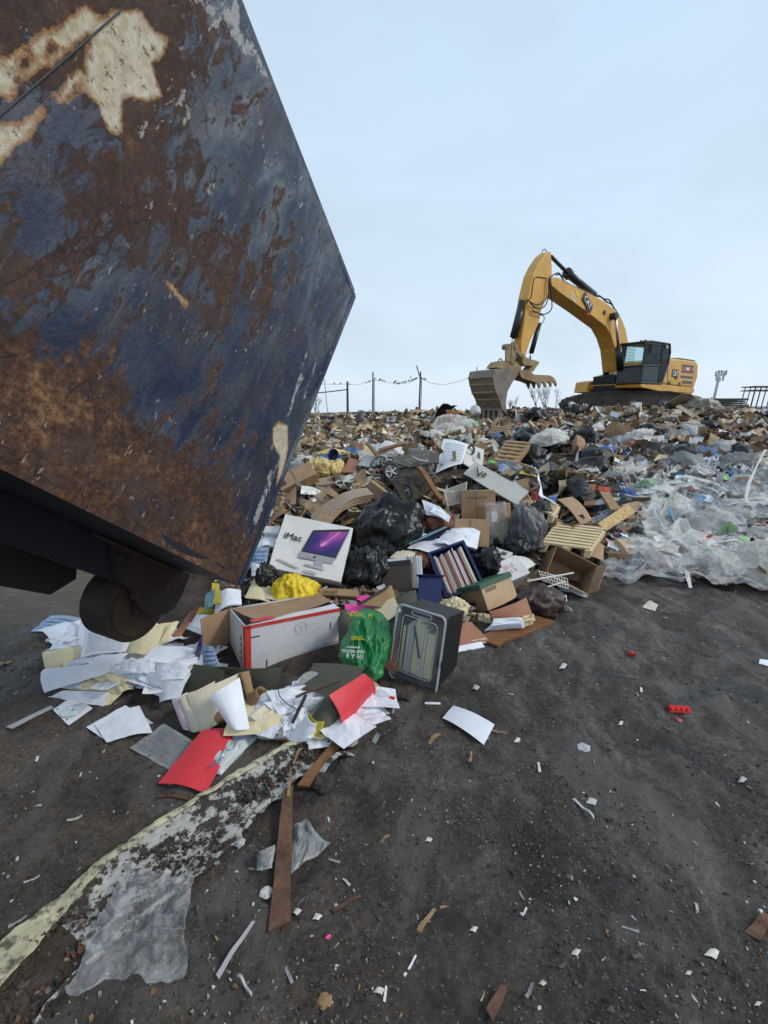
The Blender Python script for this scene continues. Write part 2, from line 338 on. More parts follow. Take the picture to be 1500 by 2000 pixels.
def ground_mat():
    m, n = newmat('wet_muddy_ground'); P = n('NewGeometry').outputs['Position']
    big = n.noise(P, .55, 5, .6, .4); mid = n.noise(P, 3.2, 8, .68, .3)
    st = n('Mapping', Vector=P, Scale=(1.6, .7, 1), Rotation=(0, 0, R(-28))).outputs[0]
    streak = n.noise(st, 2.6, 8, .7, 1.2)
    c = n.ramp(mid, [(.3, (.024, .017, .012)), (.43, (.060, .044, .033)), (.55, (.11, .085, .066)), (.72, (.2, .16, .128))])
    c2 = n.ramp(streak, [(.32, (.016, .014, .013)), (.46, (.045, .04, .037)), (.55, (.09, .083, .078)), (.68, (.21, .2, .19))])
    wx = n('SeparateXYZ', i0=P).outputs[0]
    side = n('MapRange', Value=n.math('ADD', wx, n.math('MULTIPLY', big, 2.)), i1=.4, i2=1.9, i3=.12, i4=.75).outputs[0]
    c = n.mix(side, c, c2)
    fm = n('MapRange', Value=n.noise(P, 45., 8, .8), i1=.35, i2=.65, i3=.4, i4=1.75).outputs[0]
    c = n.mix(1.0, c, n('CombineColor', i0=fm, i1=fm, i2=fm).outputs[0], 'MULTIPLY')
    pt = n.noise(n('Mapping', Vector=P, Scale=(1.5, .8, 1), Rotation=(0, 0, R(20))).outputs[0], 1.7, 7, .62, .8)
    pf = n('MapRange', Value=pt, i1=.53, i2=.58, i3=0., i4=.6).outputs[0]
    c = n.mix(pf, c, n.mix(n.noise(P, 18., 8, .75), (.08, .072, .066), (.22, .21, .2)))
    wet = n('MapRange', Value=n.noise(P, 2.3, 7, .65, .5), i1=.53, i2=.6, i3=0., i4=.7).outputs[0]
    c = n.mix(wet, c, (.02, .018, .017))
    wy = n('SeparateXYZ', i0=P).outputs[1]
    brown = n('MapRange', Value=wx, i1=-.4, i2=-2.2, i3=0., i4=.6).outputs[0]
    bf = n.math('MULTIPLY', brown, n('MapRange', Value=wy, i1=2., i2=3.6, i3=.15, i4=1.).outputs[0])
    c = n.mix(bf, c, (.15, .12, .09))
    spots = n('TexVoronoi', Vector=P, Scale=55.).outputs['Distance']
    sel = n.noise(P, 9., 4)
    k = n.math('MULTIPLY', n.math('LESS_THAN', spots, .16), n.math('GREATER_THAN', sel, .56))
    c = n.mix(n.math('MULTIPLY', k, .6), c, (.25, .24, .23))
    sp3 = n('TexVoronoi', Vector=P, Scale=85.)
    k3 = n.math('MULTIPLY', n.math('LESS_THAN', sp3.outputs['Distance'], .24), n.math('GREATER_THAN', n('SeparateColor', i0=sp3.outputs['Color']).outputs[0], .62))
    c = n.mix(n.math('MULTIPLY', k3, .8), c, n.mix(n('SeparateColor', i0=sp3.outputs['Color']).outputs[1], (.09, .07, .055), (.34, .33, .31)))
    sp2 = n('TexVoronoi', Vector=P, Scale=140.).outputs['Distance']
    k2 = n.math('MULTIPLY', n.math('LESS_THAN', sp2, .2), n.math('GREATER_THAN', n.noise(P, 5., 4), .5))
    c = n.mix(n.math('MULTIPLY', k2, .45), c, (.2, .19, .17))
    h = n.math('ADD', n.noise(P, 14., 10, .75), n.math('MULTIPLY', n.noise(P, 70., 8, .8), .5))
    b = n('Bump', Strength=1., Distance=.035, Height=h).outputs[0]
    rg = n('MapRange', Value=wet, i1=0., i2=.7, i3=.8, i4=.38).outputs[0]
    n.out(n('BsdfPrincipled', Base__Color=c, Roughness=rg, Normal=b).outputs[0]); return m
m_ground = ground_mat()
m_base = MAT('packed_rubbish', (.05, .036, .026), .9, .6, 6, 1., 9, dirt=.5, bdist=.08)  # shadow in the gaps of the heap is put into this dark colour

def hull_mat():
    m, n = newmat('rusted_blue_paint'); tc = n('TexCoord').outputs['Object']
    A = lambda k: n('Attribute', _attribute_name=k).outputs['Fac']
    st = n('Mapping', Vector=tc, Rotation=(0, R(-18), 0), Scale=(1, 1, .38)).outputs[0]
    n1 = n.noise(tc, 2.2, 10, .72, .5); n2 = n.noise(st, 5.5, 10, .75, .6); n3 = n.noise(tc, 26., 8, .75); n4 = n.noise(st, 14., 8, .75, 1.)
    n5 = n.noise(tc, 1.1, 6, .6)
    blue = n.ramp(n2, [(.32, (.008, .013, .036)), (.45, (.016, .029, .068)), (.52, (.045, .066, .1)), (.64, (.14, .17, .2))])
    deep = n.mix(n.math('MULTIPLY', A('deep'), .75), blue, (.006, .013, .042))
    rust = n.ramp(n.math('ADD', n.math('MULTIPLY', n3, .5), n.math('MULTIPLY', n1, .5)), [(.36, (.012, .007, .006)), (.46, (.042, .021, .016)), (.54, (.095, .045, .024)), (.64, (.25, .135, .062))])
    fr = n('MapRange', Value=n.noise(tc, 75., 6, .8), i1=.35, i2=.65, i3=.35, i4=1.7).outputs[0]
    rust = n.mix(1.0, rust, n('CombineColor', i0=fr, i1=fr, i2=fr).outputs[0], 'MULTIPLY')
    maroon = n.mix(.62, rust, (.038, .019, .017))
    rust = n.mix(n.math('POWER', A('warm'), 1.6), maroon, rust)
    # rust amount from the surface map, broken up by noise
    rf = n.math('ADD', A('rust'), n.math('MULTIPLY', n.math('SUBTRACT', n.math('ADD', n.math('MULTIPLY', n1, .3), n.math('ADD', n.math('MULTIPLY', n2, .3), n.math('MULTIPLY', n4, .4))), .5), 4.2))
    rf = n('MapRange', Value=rf, i1=.45, i2=.56, i3=0., i4=1.).outputs[0]
    c = n.mix(rf, deep, rust)
    fade = n('MapRange', Value=n.noise(tc, 3.3, 8, .7, .4), i1=.5, i2=.6, i3=0., i4=.45).outputs[0]
    c = n.mix(fade, c, (.06, .045, .04))
    # scratches
    sc = n('TexVoronoi', _feature='DISTANCE_TO_EDGE', Vector=n('Mapping', Vector=n.mix(.12, tc, n('TexNoise', Vector=tc, Scale=4.).outputs['Color']), Rotation=(0, R(30), 0), Scale=(1, 1, .35)).outputs[0], Scale=9.).outputs['Distance']
    sf = n.math('MULTIPLY', n.math('LESS_THAN', sc, .012), n.math('GREATER_THAN', n.noise(tc, 5., 3), .5))
    c = n.mix(n.math('MULTIPLY', sf, .7), c, (.018, .011, .01))
    fl = n.math('MULTIPLY', n.math('GREATER_THAN', n.noise(st, 38., 4, .7), .64), n.math('GREATER_THAN', n.noise(tc, 3., 3), .5))
    c = n.mix(n.math('MULTIPLY', fl, .7), c, (.3, .29, .27))
    fl2 = n.math('GREATER_THAN', n.noise(tc, 60., 3, .5), .74)
    c = n.mix(n.math('MULTIPLY', fl2, .5), c, (.35, .3, .24))
    # bare cream patches and white scuffs
    e = n.math('MULTIPLY', n.math('SUBTRACT', n.math('ADD', n.math('MULTIPLY', n.noise(st, 9., 9, .78, .4), .7), n.math('MULTIPLY', n.noise(tc, 42., 6, .8), .3)), .5), 2.3)
    cr = n.math('ADD', A('cream'), n.math('MULTIPLY', e, n.math('SUBTRACT', 1.15, n.math('MULTIPLY', A('cream'), .8))))
    edge = n('MapRange', Value=cr, i1=.42, i2=.47, i3=0., i4=1.).outputs[0]
    core = n('MapRange', Value=cr, i1=.52, i2=.74, i3=0., i4=1.).outputs[0]
    cc = n.mix(core, (.27, .14, .055), n.mix(n('MapRange', Value=n3, i1=.4, i2=.6, i3=0., i4=1.).outputs[0], (.42, .35, .23), (.6, .56, .46)))
    pit = n.math('GREATER_THAN', n.noise(tc, 30., 6, .75), .585)
    cc = n.mix(n.math('MULTIPLY', pit, .8), cc, (.11, .055, .03))
    c = n.mix(edge, c, cc)
    wh = n.math('ADD', A('white'), n.math('MULTIPLY', n.math('SUBTRACT', n.math('ADD', n.math('MULTIPLY', n4, .75), n.math('MULTIPLY', n3, .25)), .52), 4.6))
    c = n.mix(n.math('MULTIPLY', n('MapRange', Value=wh, i1=.52, i2=.62, i3=0., i4=1.).outputs[0], .85), c, (.36, .37, .36))
    b = n('Bump', Strength=.5, Distance=.01, Height=n.math('ADD', n3, n.math('MULTIPLY', rf, .3))).outputs[0]
    rg = n('MapRange', Value=rf, i1=0., i2=1., i3=.38, i4=.8).outputs[0]
    n.out(n('BsdfPrincipled', Base__Color=c, Roughness=rg, Normal=b, Specular__IOR__Level=.4).outputs[0]); return m
m_hull = hull_mat()
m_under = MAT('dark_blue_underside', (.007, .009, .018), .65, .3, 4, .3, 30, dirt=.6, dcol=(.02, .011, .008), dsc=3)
m_roller = MAT('rusty_roller_steel', (.022, .012, .008), .7, .4, 5, .3, 30, dirt=.3, dcol=(.06, .03, .015), dsc=4)
m_rustface = MAT('rubbed_rust', (.04, .022, .013), .7, .4, 9, .3, 30, dirt=.5, dcol=(.03, .018, .012), dsc=8)

m_greybag = MAT('grey_bag_plastic', (.11, .115, .12), .3, .3, 5, .8, 10, dirt=.1, bdist=.025)

m_lidrim = MAT('pale_clear_rim', (.42, .46, .49), .3, .1, 6, .05, 20, dirt=.15)
# ------------------------------------------------------------ camera, sky, light
cam = bpy.data.cameras.new('camera'); co = bpy.data.objects.new('camera', cam); COL.objects.link(co)
co.location = EYE; co.rotation_euler = (R(90)-PITCH, 0, 0)
cam.sensor_fit = 'VERTICAL'; cam.sensor_height = 24; cam.lens = 24*FPX/2000; cam.clip_start = .05; cam.clip_end = 3000
scene.camera = co
w = bpy.data.worlds.new('World'); scene.world = w; w.use_nodes = True
n = NT(w); SUN_EL, SUN_ROT = R(38), R(100)
sky = n('TexSky', _sky_type='NISHITA', _sun_disc=False, _sun_elevation=SUN_EL, _sun_rotation=SUN_ROT, _dust_density=2.5)
d = n('TexCoord').outputs['Generated']; s = n('SeparateXYZ', i0=d)
nz = n.noise(n('Mapping', Vector=d, Scale=(1.3, 1.3, 3.2)).outputs[0], 1.5, 6, .55, .5)
cloud = n.ramp(s.outputs[2], [(0, (.66, .76, .86)), (.22, (.60, .73, .86)), (.6, (.52, .67, .83)), (1, (.5, .6, .7))])
grey = n.mix(n('MapRange', Value=nz, i1=.42, i2=.62, i3=0., i4=.5).outputs[0], cloud, (.48, .59, .68))
cl10 = n('VectorMath', _operation='SCALE', i0=grey, Scale=10.0).outputs[0]
skc = n.mix(.88, sky.outputs[0], cl10)
bg = n('Background', Color=skc, Strength=.1)
o = n('OutputWorld'); n.t.links.new(bg.outputs[0], o.inputs[0])
sl = bpy.data.lights.new('sun', 'SUN'); sl.energy = 1.35; sl.angle = R(11); sl.color = (1, .93, .82)
so = bpy.data.objects.new('sun', sl); COL.objects.link(so)
sd = V3((sin(SUN_ROT)*cos(SUN_EL), cos(SUN_ROT)*cos(SUN_EL), sin(SUN_EL)))
so.rotation_euler = sd.to_track_quat('Z', 'Y').to_euler()
scene.view_settings.view_transform = 'Standard'; scene.view_settings.look = 'None'; scene.view_settings.exposure = 0.32
scene.cycles.max_bounces = 6; scene.cycles.transparent_max_bounces = 24; scene.cycles.transmission_bounces = 4
# ------------------------------------------------------------ terrain
CP_ = []
for (px, py, y) in [(600,870,12),(700,870,12),(600,840,16),(700,840,16),(850,840,15),(620,812,26),(750,811,26),(850,811,24),
  (620,900,8.5),(700,893,8.2),(850,868,9),
  (560,1000,4.7),(600,935,5.7),(650,970,5.0),(760,925,5.4),(800,905,5.9),(900,905,5.7),(980,935,5.4),(850,1010,4.7),(950,1060,4.35),(760,1070,4.25),(620,1090,4.05),(520,1100,4.0),
  (720,1160,3.6),(850,1165,3.65),(560,1170,3.4),(900,1195,3.42),(960,1220,3.28),(1010,1165,3.85),(1100,1130,4.15),(600,1230,3.1),(450,1200,3.25),(420,1150,3.6),(450,1060,4.3),
  (1100,1010,5.3),(1100,935,7),(1100,885,9),(1100,845,12.5),(1050,815,16.5),(1000,806,19),(950,835,14),(950,862,10),(1200,803,17),(1300,808,17.5),(1450,812,21),(1400,840,13),(1400,872,9),(1300,905,7.5),(1300,965,6),(1250,1005,5.6),(1250,1085,4.75),(1400,935,6.5),(1450,1005,5.2),(1450,1085,4.5),(1350,1090,4.6),(1200,1050,5.2),
  (1700,1010,5.2),(1750,870,9),(1700,815,20),(1600,1100,4.3),
  (440,900,6.5),(440,850,12),(350,812,24),(200,830,14),(300,900,7)]:
    CP_.append(Y(px, py, y))
TOE = [(90,1345),(140,1400),(300,1430),(420,1500),(600,1450),(745,1420),(790,1350),(900,1300),(960,1258),(1065,1218),(1110,1180),(1170,1158),(1260,1152),(1350,1152),(1420,1178),(1500,1195),(1650,1260),(1850,1300)]
for (px, py) in TOE: CP_.append(Z(px, py, -.02))
for (px, py) in [(60,1230),(150,1180),(230,1140),(0,1100)]: CP_.append(Z(px, py, -.03))
for (px, py) in [(50,1500),(300,1600),(600,1560),(800,1460),(950,1360),(1100,1270),(1200,1210),(1300,1200),(1400,1250),(1500,1300),(0,1350),(0,1200),(750,1700),(1700,1400),(1500,1600),(100,1750)]: CP_.append(Z(px, py, -.14))
for p in [(-3,5.5,.25),(-4.5,5,-.1),(-6,7,.3),(-9,8,0),(-12,14,.9),(-16,22,1.4),(-4,9,.75),(-5.5,12,.85),(0,34,1.62),(-14,34,1.55),(12,26,1.6),(8,21,1.6),(14,20,1.6),(16,30,1.6),(24,26,1.5),(30,36,1.5),(14,12,1.1),(18,9,.6),(10,5,.3),(12,3.8,-.1),(14,16,1.4),(0,46,1.6),(20,46,1.6),(-20,46,1.5),(-3,18,1.15),(2,20,1.5),(5,18,1.55)]:
    CP_.append(V3(p))
CPA = np.array([tuple(p) for p in CP_])
NG = lambda x, y: noise.fractal(V3((x, y, 3.1)), 1.0, 2.1, 4)
GX = np.linspace(-24, 34, 291); GY = np.concatenate([np.linspace(1, 9, 161), np.linspace(9.15, 50, 150)])
XX, YY = np.meshgrid(GX, GY)
num = np.zeros_like(XX); den = np.zeros_like(XX)
for (px_, py_, pz_) in CPA:
    sc_ = 1/(0.25+.02*py_**1.3)
    ww = 1/(((XX-px_)**2+(YY-py_)**2)+.01)**1.9
    num += ww*pz_; den += ww
HH = num/den
for j in range(HH.shape[0]):
    for i in range(HH.shape[1]):
        if HH[j, i] > .0:
            yy = YY[j, i]; a = .05 if yy < 6 else .11
            HH[j, i] += a*NG(XX[j, i]*1.3, yy*1.3)*min(1, HH[j, i]*5)
def T(x, y):
    i = np.searchsorted(GX, x)-1; j = np.searchsorted(GY, y)-1
    if i < 0 or j < 0 or i >= len(GX)-1 or j >= len(GY)-1: return -.2
    fx = (x-GX[i])/(GX[i+1]-GX[i]); fy = (y-GY[j])/(GY[j+1]-GY[j])
    return float(HH[j, i]*(1-fx)*(1-fy)+HH[j, i+1]*fx*(1-fy)+HH[j+1, i]*(1-fx)*fy+HH[j+1, i+1]*fx*fy)
def TN(x, y, e=.15):
    return V3((T(x-e, y)-T(x+e, y), T(x, y-e)-T(x, y+e), 2*e)).normalized()
# heap body
V = []; F = []
for j in range(len(GY)):
    for i in range(len(GX)): V.append((GX[i], GY[j], HH[j, i]-.03))
W_ = len(GX)
for j in range(len(GY)-1):
    for i in range(W_-1):
        if max(HH[j, i], HH[j, i+1], HH[j+1, i], HH[j+1, i+1]) > -.05: F.append((j*W_+i, j*W_+i+1, (j+1)*W_+i+1, (j+1)*W_+i))
used = sorted({i for f in F for i in f}); mp = {a: b for b, a in enumerate(used)}
o = mk('rubbish_heap', [V[i] for i in used], [tuple(mp[i] for i in f) for f in F], m_base, smooth=True)
tag(o, 'packed brown mass of crushed rubbish forming the body of the heap', 'rubbish heap', kind='stuff')
# ground sheet
def graded(lo, a, b, hi, st):
    r = list(np.arange(a, b, st)); v = b; d_ = st
    while v < hi: r.append(v); d_ *= 1.35; v += d_
    r.append(hi); v = a; d_ = st; l = []
    while v > lo: d_ *= 1.35; v -= d_; l.append(max(v, lo))
    return sorted(set(l))+r
gx = graded(-900, -3.0, 3.6, 900, .021); gy = graded(-60, .45, 4.6, 1500, .021)
def gz(x, y):
    if y > 7 or abs(x) > 8: return 0.0
    p = V3((x*.8, y*.8, 0)); z = .022*noise.fractal(p, 1.0, 2, 3)
    q = V3((x*cos(.5)-y*sin(.5), (x*sin(.5)+y*cos(.5))*.55, 4)); z += .022*noise.noise(q*4)+.014*noise.noise(q*11)
    z += .009*noise.noise(V3((x*19, y*23, 1)))+.006*noise.noise(V3((x*40, y*44, 1)))
    t = (x-.35-.42*(y-1)); z -= .016*max(0, 1-abs(t)/.16)*(.6+.4*(1 if (int((y*.9+x*.3)*9) % 2) else 0)); t = (x-1.15-.42*(y-1)); z -= .014*max(0, 1-abs(t)/.14)
    rr = noise.noise(V3((x*6, y*6, 9))); z += .02*max(0, rr-.2)
    return z
V = [(x, y, gz(x, y)) for y in gy for x in gx]; nx = len(gx)
F = [(j*nx+i, j*nx+i+1, (j+1)*nx+i+1, (j+1)*nx+i) for j in range(len(gy)-1) for i in range(nx-1)]
tag(mk('ground', V, F, m_ground, smooth=True), kind='structure')
# ------------------------------------------------------------ the tipped container
Ac = V3((272, -415, 916)).normalized(); Bc = V3((780, 2533, 916)).normalized()
def c2w(v): return V3((v.x, v.z*CP+v.y*SP, -v.z*SP+v.y*CP))
A_ = c2w(Ac); B_ = c2w(Bc); B_ = (B_-A_*B_.dot(A_)).normalized(); N_ = B_.cross(A_)
P1 = EYE+ray(470, 1145)*2.42
CM = Matrix(((A_.x, N_.x, B_.x, P1.x), (A_.y, N_.y, B_.y, P1.y), (A_.z, N_.z, B_.z, P1.z), (0, 0, 0, 1)))
CMi = CM.inverted()
def CL(px, py, off=0.0): return CMi @ on_plane(px, py, P1+N_*off, N_)
HC = CL(695, 577).z; LC = 5.6; WC = 2.3
root = empty('waste_container', CM, 'huge tipped steel container with rusted dark blue paint and bare cream patches', 'waste container')
creams = [[(175,50),(230,18),(275,15),(300,60),(328,75),(318,110),(300,125),(318,185),(290,195),(245,190),(240,265),(215,262),(190,200),(172,185),(170,120),(178,90)],
 [(-60,140),(0,118),(50,92),(90,68),(130,38),(170,12),(188,25),(186,58),(130,100),(80,130),(40,160),(20,190),(-60,180)],
 [(-60,235),(40,243),(160,138),(174,160),(78,245),(60,270),(30,278),(0,318),(-60,330)],
 [(530,835),(545,823),(560,832),(562,880),(548,940),(540,955),(545,890),(532,868)],
 [(320,548),(330,552),(362,590),(360,602),(345,585)]]
holes = [[(45,258),(150,165),(158,170),(56,256)], [(10,140),(60,108),(110,84),(112,94),(60,124),(14,150)]]
whites = [[(360,0),(470,0),(468,60),(455,70),(430,30),(420,60),(400,50),(395,20)], [(455,70),(500,80),(525,150),(505,150),(480,130),(470,100)],
 [(278,262),(300,232),(350,185),(385,148),(386,165),(345,205),(300,240)], [(358,235),(385,200),(398,195),(370,230)], [(532,300),(540,290),(541,305)], [(565,365),(573,353),(576,362),(570,370)],
 [(580,350),(588,345),(586,356)], [(592,335),(600,335),(612,365),(603,350)], [(580,400),(586,397),(586,404)], [(398,370),(418,360),(416,385),(410,385)],
 [(495,1010),(520,935),(545,890),(552,895),(525,960),(500,1030)], [(600,680),(606,680),(560,830),(555,830)], [(615,700),(618,700),(596,780),(592,780)]]
def toloc(P): return np.array([[CL(a, b).x, CL(a, b).z] for a, b in P])
creams = [toloc(p) for p in creams]; holes = [toloc(p) for p in holes]; whites = [toloc(p) for p in whites]
def sdf(poly, X, Z_):
    d = np.full(X.shape, 9.); ins = np.zeros(X.shape, bool); n_ = len(poly)
    for i in range(n_):
        a = poly[i]; b = poly[(i+1) % n_]; e = b-a; t = np.clip(((X-a[0])*e[0]+(Z_-a[1])*e[1])/max(1e-9, (e**2).sum()), 0, 1)
        d = np.minimum(d, np.hypot(X-a[0]-t*e[0], Z_-a[1]-t*e[1]))
        c = ((a[1] > Z_) != (b[1] > Z_)); 
        with np.errstate(divide='ignore', invalid='ignore'): xi = (b[0]-a[0])*(Z_-a[1])/(b[1]-a[1])+a[0]
        ins ^= (c & (X < xi))
    return np.where(ins, d, -d)
NXc, NZc = 300, 130
xs = -LC*(np.linspace(1, 0, NXc+1)**1.25); zs = np.linspace(0, HC, NZc+1)
X, Zz = np.meshgrid(xs, zs)
cream = np.zeros_like(X); white = np.zeros_like(X)
for p in creams: cream = np.maximum(cream, np.clip(.5+sdf(p, X, Zz)/.05, 0, 1))
for p in holes: cream = np.minimum(cream, 1-np.clip(.5+sdf(p, X, Zz)/.02, 0, 1))
for p in whites: white = np.maximum(white, np.clip(.5+sdf(p, X, Zz)/.06, 0, .75))
# rust map: heavy low and to the left, light near the rear edge and the middle
rust = np.zeros_like(X); tot = np.zeros_like(X)
deep = np.zeros_like(X); warm = np.zeros_like(X)
for (px, py, r_, dp, wm) in [(60,800,.8,.2,1),(200,900,.95,0,1),(380,1040,1.0,0,1),(450,1100,1.0,0,1),(330,950,.9,0,.9),(150,700,.6,.3,.8),(60,500,.6,.2,.7),(300,720,.12,1,.4),(480,800,.18,1,.3),(520,900,.15,1,.2),(480,1000,.45,.8,.6),(560,700,.25,.7,.2),(380,820,.35,.9,.6),(600,560,.28,.2,.1),(640,520,.12,.1,.1),(560,460,.35,.1,.1),(520,300,.2,.1,.1),(600,400,.12,.1,.1),(420,560,.6,.2,.2),(460,400,.5,.1,.1),(330,420,.62,.1,.2),(180,400,.55,.1,.3),(220,330,.65,.1,.2),(60,380,.4,.2,.3),(120,620,.5,.5,.6),(100,200,.45,.2,.2),(40,60,.75,.1,.3),(350,100,.7,.1,.1),(420,250,.3,.1,.1),(250,560,.45,.6,.4),(500,620,.5,.3,.2),(210,600,.4,.6,.4),(0,900,.95,0,1),(250,30,.6,.1,.2),(450,100,.3,.1,.1)]:
    c = CL(px, py); ww = 1/((X-c.x)**2+(Zz-c.z)**2+.004)**1.6
    rust += ww*r_; deep += ww*dp; warm += ww*wm; tot += ww
rust /= tot; deep /= tot; warm /= tot
V = []; 
for j in range(NZc+1):
    for i in range(NXc+1):
        x_, z_ = X[j, i], Zz[j, i]
        fl = min(1, -x_/.08, z_/.05, (HC-z_)/.05)
        dn = noise.noise(V3((x_*1.3, 0, z_*1.3)))*.016+noise.noise(V3((x_*5, 3, z_*5)))*.006
        V.append((x_, dn*max(0, fl), z_))
F = [(j*(NXc+1)+i, (j+1)*(NXc+1)+i, (j+1)*(NXc+1)+i+1, j*(NXc+1)+i+1) for j in range(NZc) for i in range(NXc)]
panel = mk('side_panel', V, F, m_hull, root, smooth=True)
for nm, arr in (('cream', cream), ('white', white), ('rust', rust), ('deep', deep), ('warm', warm)):
    at = panel.data.attributes.new(nm, 'FLOAT', 'POINT'); at.data.foreach_set('value', arr.astype(np.float32).ravel())
tag(panel, 'rusted blue side with bare cream patches and white scuffs')
def cpart(nm, boxes, mat, label=None):
    V = []; F = []
    for b in boxes: bx(V, F, *b)
    o = mk(nm, V, F, mat, root); return tag(o, label)
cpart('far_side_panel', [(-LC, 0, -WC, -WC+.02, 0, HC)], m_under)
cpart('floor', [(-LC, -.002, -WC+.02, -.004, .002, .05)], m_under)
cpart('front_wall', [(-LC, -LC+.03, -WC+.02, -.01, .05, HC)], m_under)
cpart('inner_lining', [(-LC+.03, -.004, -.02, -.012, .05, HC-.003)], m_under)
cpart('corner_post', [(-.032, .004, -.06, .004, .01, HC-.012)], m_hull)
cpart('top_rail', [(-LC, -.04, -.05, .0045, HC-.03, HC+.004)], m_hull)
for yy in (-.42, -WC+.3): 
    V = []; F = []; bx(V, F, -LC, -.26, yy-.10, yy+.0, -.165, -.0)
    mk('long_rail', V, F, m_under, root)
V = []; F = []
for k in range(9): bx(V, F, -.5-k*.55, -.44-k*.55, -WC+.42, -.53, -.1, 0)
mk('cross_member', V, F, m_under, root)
def roller(name, x, y0, y1, z, r, mat=None):
    V = []; F = []
    prof = [(y0, r*.86), (y0+.006, r), (y1-.006, r), (y1, r*.86)]
    tube(V, F, [(x, y, z) for y, _ in prof], [q for _, q in prof], 40)
    o = mk(name, V, F, mat or m_roller, root, smooth=False); return o
# rail end plate, rollers: positions tuned below
ro = roller('rear_roller', -.13, -.62, -.44, -.24, .185)
V = []; F = []; disc(V, F, (-.13, -.43, -.24), (0, 1, 0), .05, .03, 16); mk('hub_cap', V, F, m_roller, ro)
V = []; F = []; disc(V, F, (-.13, -.4375, -.24), (0, 1, 0), .15, .004, 32); mk('worn_face', V, F, m_rustface, ro)
V = []; F = []
prism(V, F, [(a+.21, b) for a, b in [(-.7, 0), (-.26, 0), (-.145, -.0), (-.14, -.12), (-.15, -.19), (-.19, -.235), (-.25, -.26), (-.32, -.262), (-.4, -.235), (-.47, -.18), (-.6, -.14)]], -.415, -.385)
rb = mk('roller_bracket', V, F, m_roller, root)
for a_, b_ in ((-.05, -.1), (-.4, -.06), (-.22, -.2)): V = []; F = []; disc(V, F, (a_-.02, -.38, b_), (0, 1, 0), .017, .02, 6); mk('bolt', V, F, m_rustface, rb)
V = []; F = []; tube(V, F, [(-.6, -.38, -.012), (-.1, -.38, -.012)], .01, 6); mk('weld_bead', V, F, m_rustface, rb)
roller('rear_roller', -.13, -WC+.3, -WC+.5, -.24, .185)
# the tipping frame of the lorry that carries it
hm = empty('tipping_frame', CM, 'dark steel tipping frame of the lorry under the raised container', 'tipping frame')
V = []; F = []
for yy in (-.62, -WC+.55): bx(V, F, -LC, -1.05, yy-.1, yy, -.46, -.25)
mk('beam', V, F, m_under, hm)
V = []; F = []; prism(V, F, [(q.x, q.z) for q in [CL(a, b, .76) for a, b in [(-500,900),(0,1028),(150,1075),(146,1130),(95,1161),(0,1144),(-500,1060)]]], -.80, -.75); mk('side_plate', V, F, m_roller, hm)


q0, q1 = CL(-20, 242), CL(238, 18)
V = []; F = []; tube(V, F, [(q0.x, .004, q0.z), (q1.x, .004, q1.z)], .0028, 6); mk('dark_seam', V, F, m_dark, root)
def mirror_y(o):
    for c in o.children:
        if c.type == 'MESH': c.data.transform(Matrix.Diagonal((1, -1, 1, 1))); c.data.flip_normals()
        mirror_y(c)
bpy.context.view_layer.update()
mirror_y(root); mirror_y(hm)
# ------------------------------------------------------------ excavator on the crest
YAW = R(40)
pv = Y(1212, 793, 22); XE = V3((cos(YAW), sin(YAW), 0)); YE = V3((-sin(YAW), cos(YAW), 0))
EM = Matrix(((XE.x, YE.x, 0, pv.x), (XE.y, YE.y, 0, pv.y), (0, 0, 1, pv.z), (0, 0, 0, 1))); EMi = EM.inverted()
def ex(px, py, w): q = EMi @ on_plane(px, py, pv+YE*w, YE); return (q.x, q.z)
z5 = lambda P, w: [ex(900+a/5, 480+b/5, w) for a, b in P]
z4 = lambda P, w: [ex(1130+a/4.054, 640+b/4.054, w) for a, b in P]
z25 = lambda P, w: [ex(900+a/2.5, 460+b/2.5, w) for a, b in P]
er = empty('excavator', EM, 'yellow crawler excavator with its boom bent over and bucket down on the rubbish crest', 'excavator')
def ep(name, polys, mat, parent=er, label=None, bevel=0):
    V = []; F = []
    for (P, w0, w1) in polys: prism(V, F, P, w0, w1)
    o = mk(name, V, F, mat, parent)
    if bevel:
        b = o.modifiers.new('b', 'BEVEL'); b.width = bevel; b.segments = 2; b.limit_method = 'ANGLE'
    return tag(o, label)
def et(name, P, w, r, mat, parent=er, n=12):
    V = []; F = []; tube(V, F, [(a, w, b) for a, b in P], r, n); return mk(name, V, F, mat, parent, smooth=True)
px = lambda P, w: [ex(a, b, w) for a, b in P]
boomP = px([(1077,548),(1086,541),(1093,543),(1108,553),(1160,577),(1185,592),(1200,604),(1213,621),(1222,642),(1227,668),(1222,700),(1217,724),(1207,726),(1205,705),(1201,680),(1194,657),(1184,638),(1140,604),(1092,570),(1078,558)], -.32)
boom = ep('boom', [(boomP, -.32, .32)], m_cat, bevel=.02)
stickP = px([(1076,492),(1072,491),(1064,498),(1052,516),(1042,536),(1037,556),(1032,576),(1028,600),(1023,636),(1018,668),(1018,692),(1026,696),(1036,666),(1053,630),(1058,604),(1072,574),(1078,546),(1078,520)], -.24)
stick = ep('stick', [(stickP, -.24, .14)], m_cat, bevel=.02)
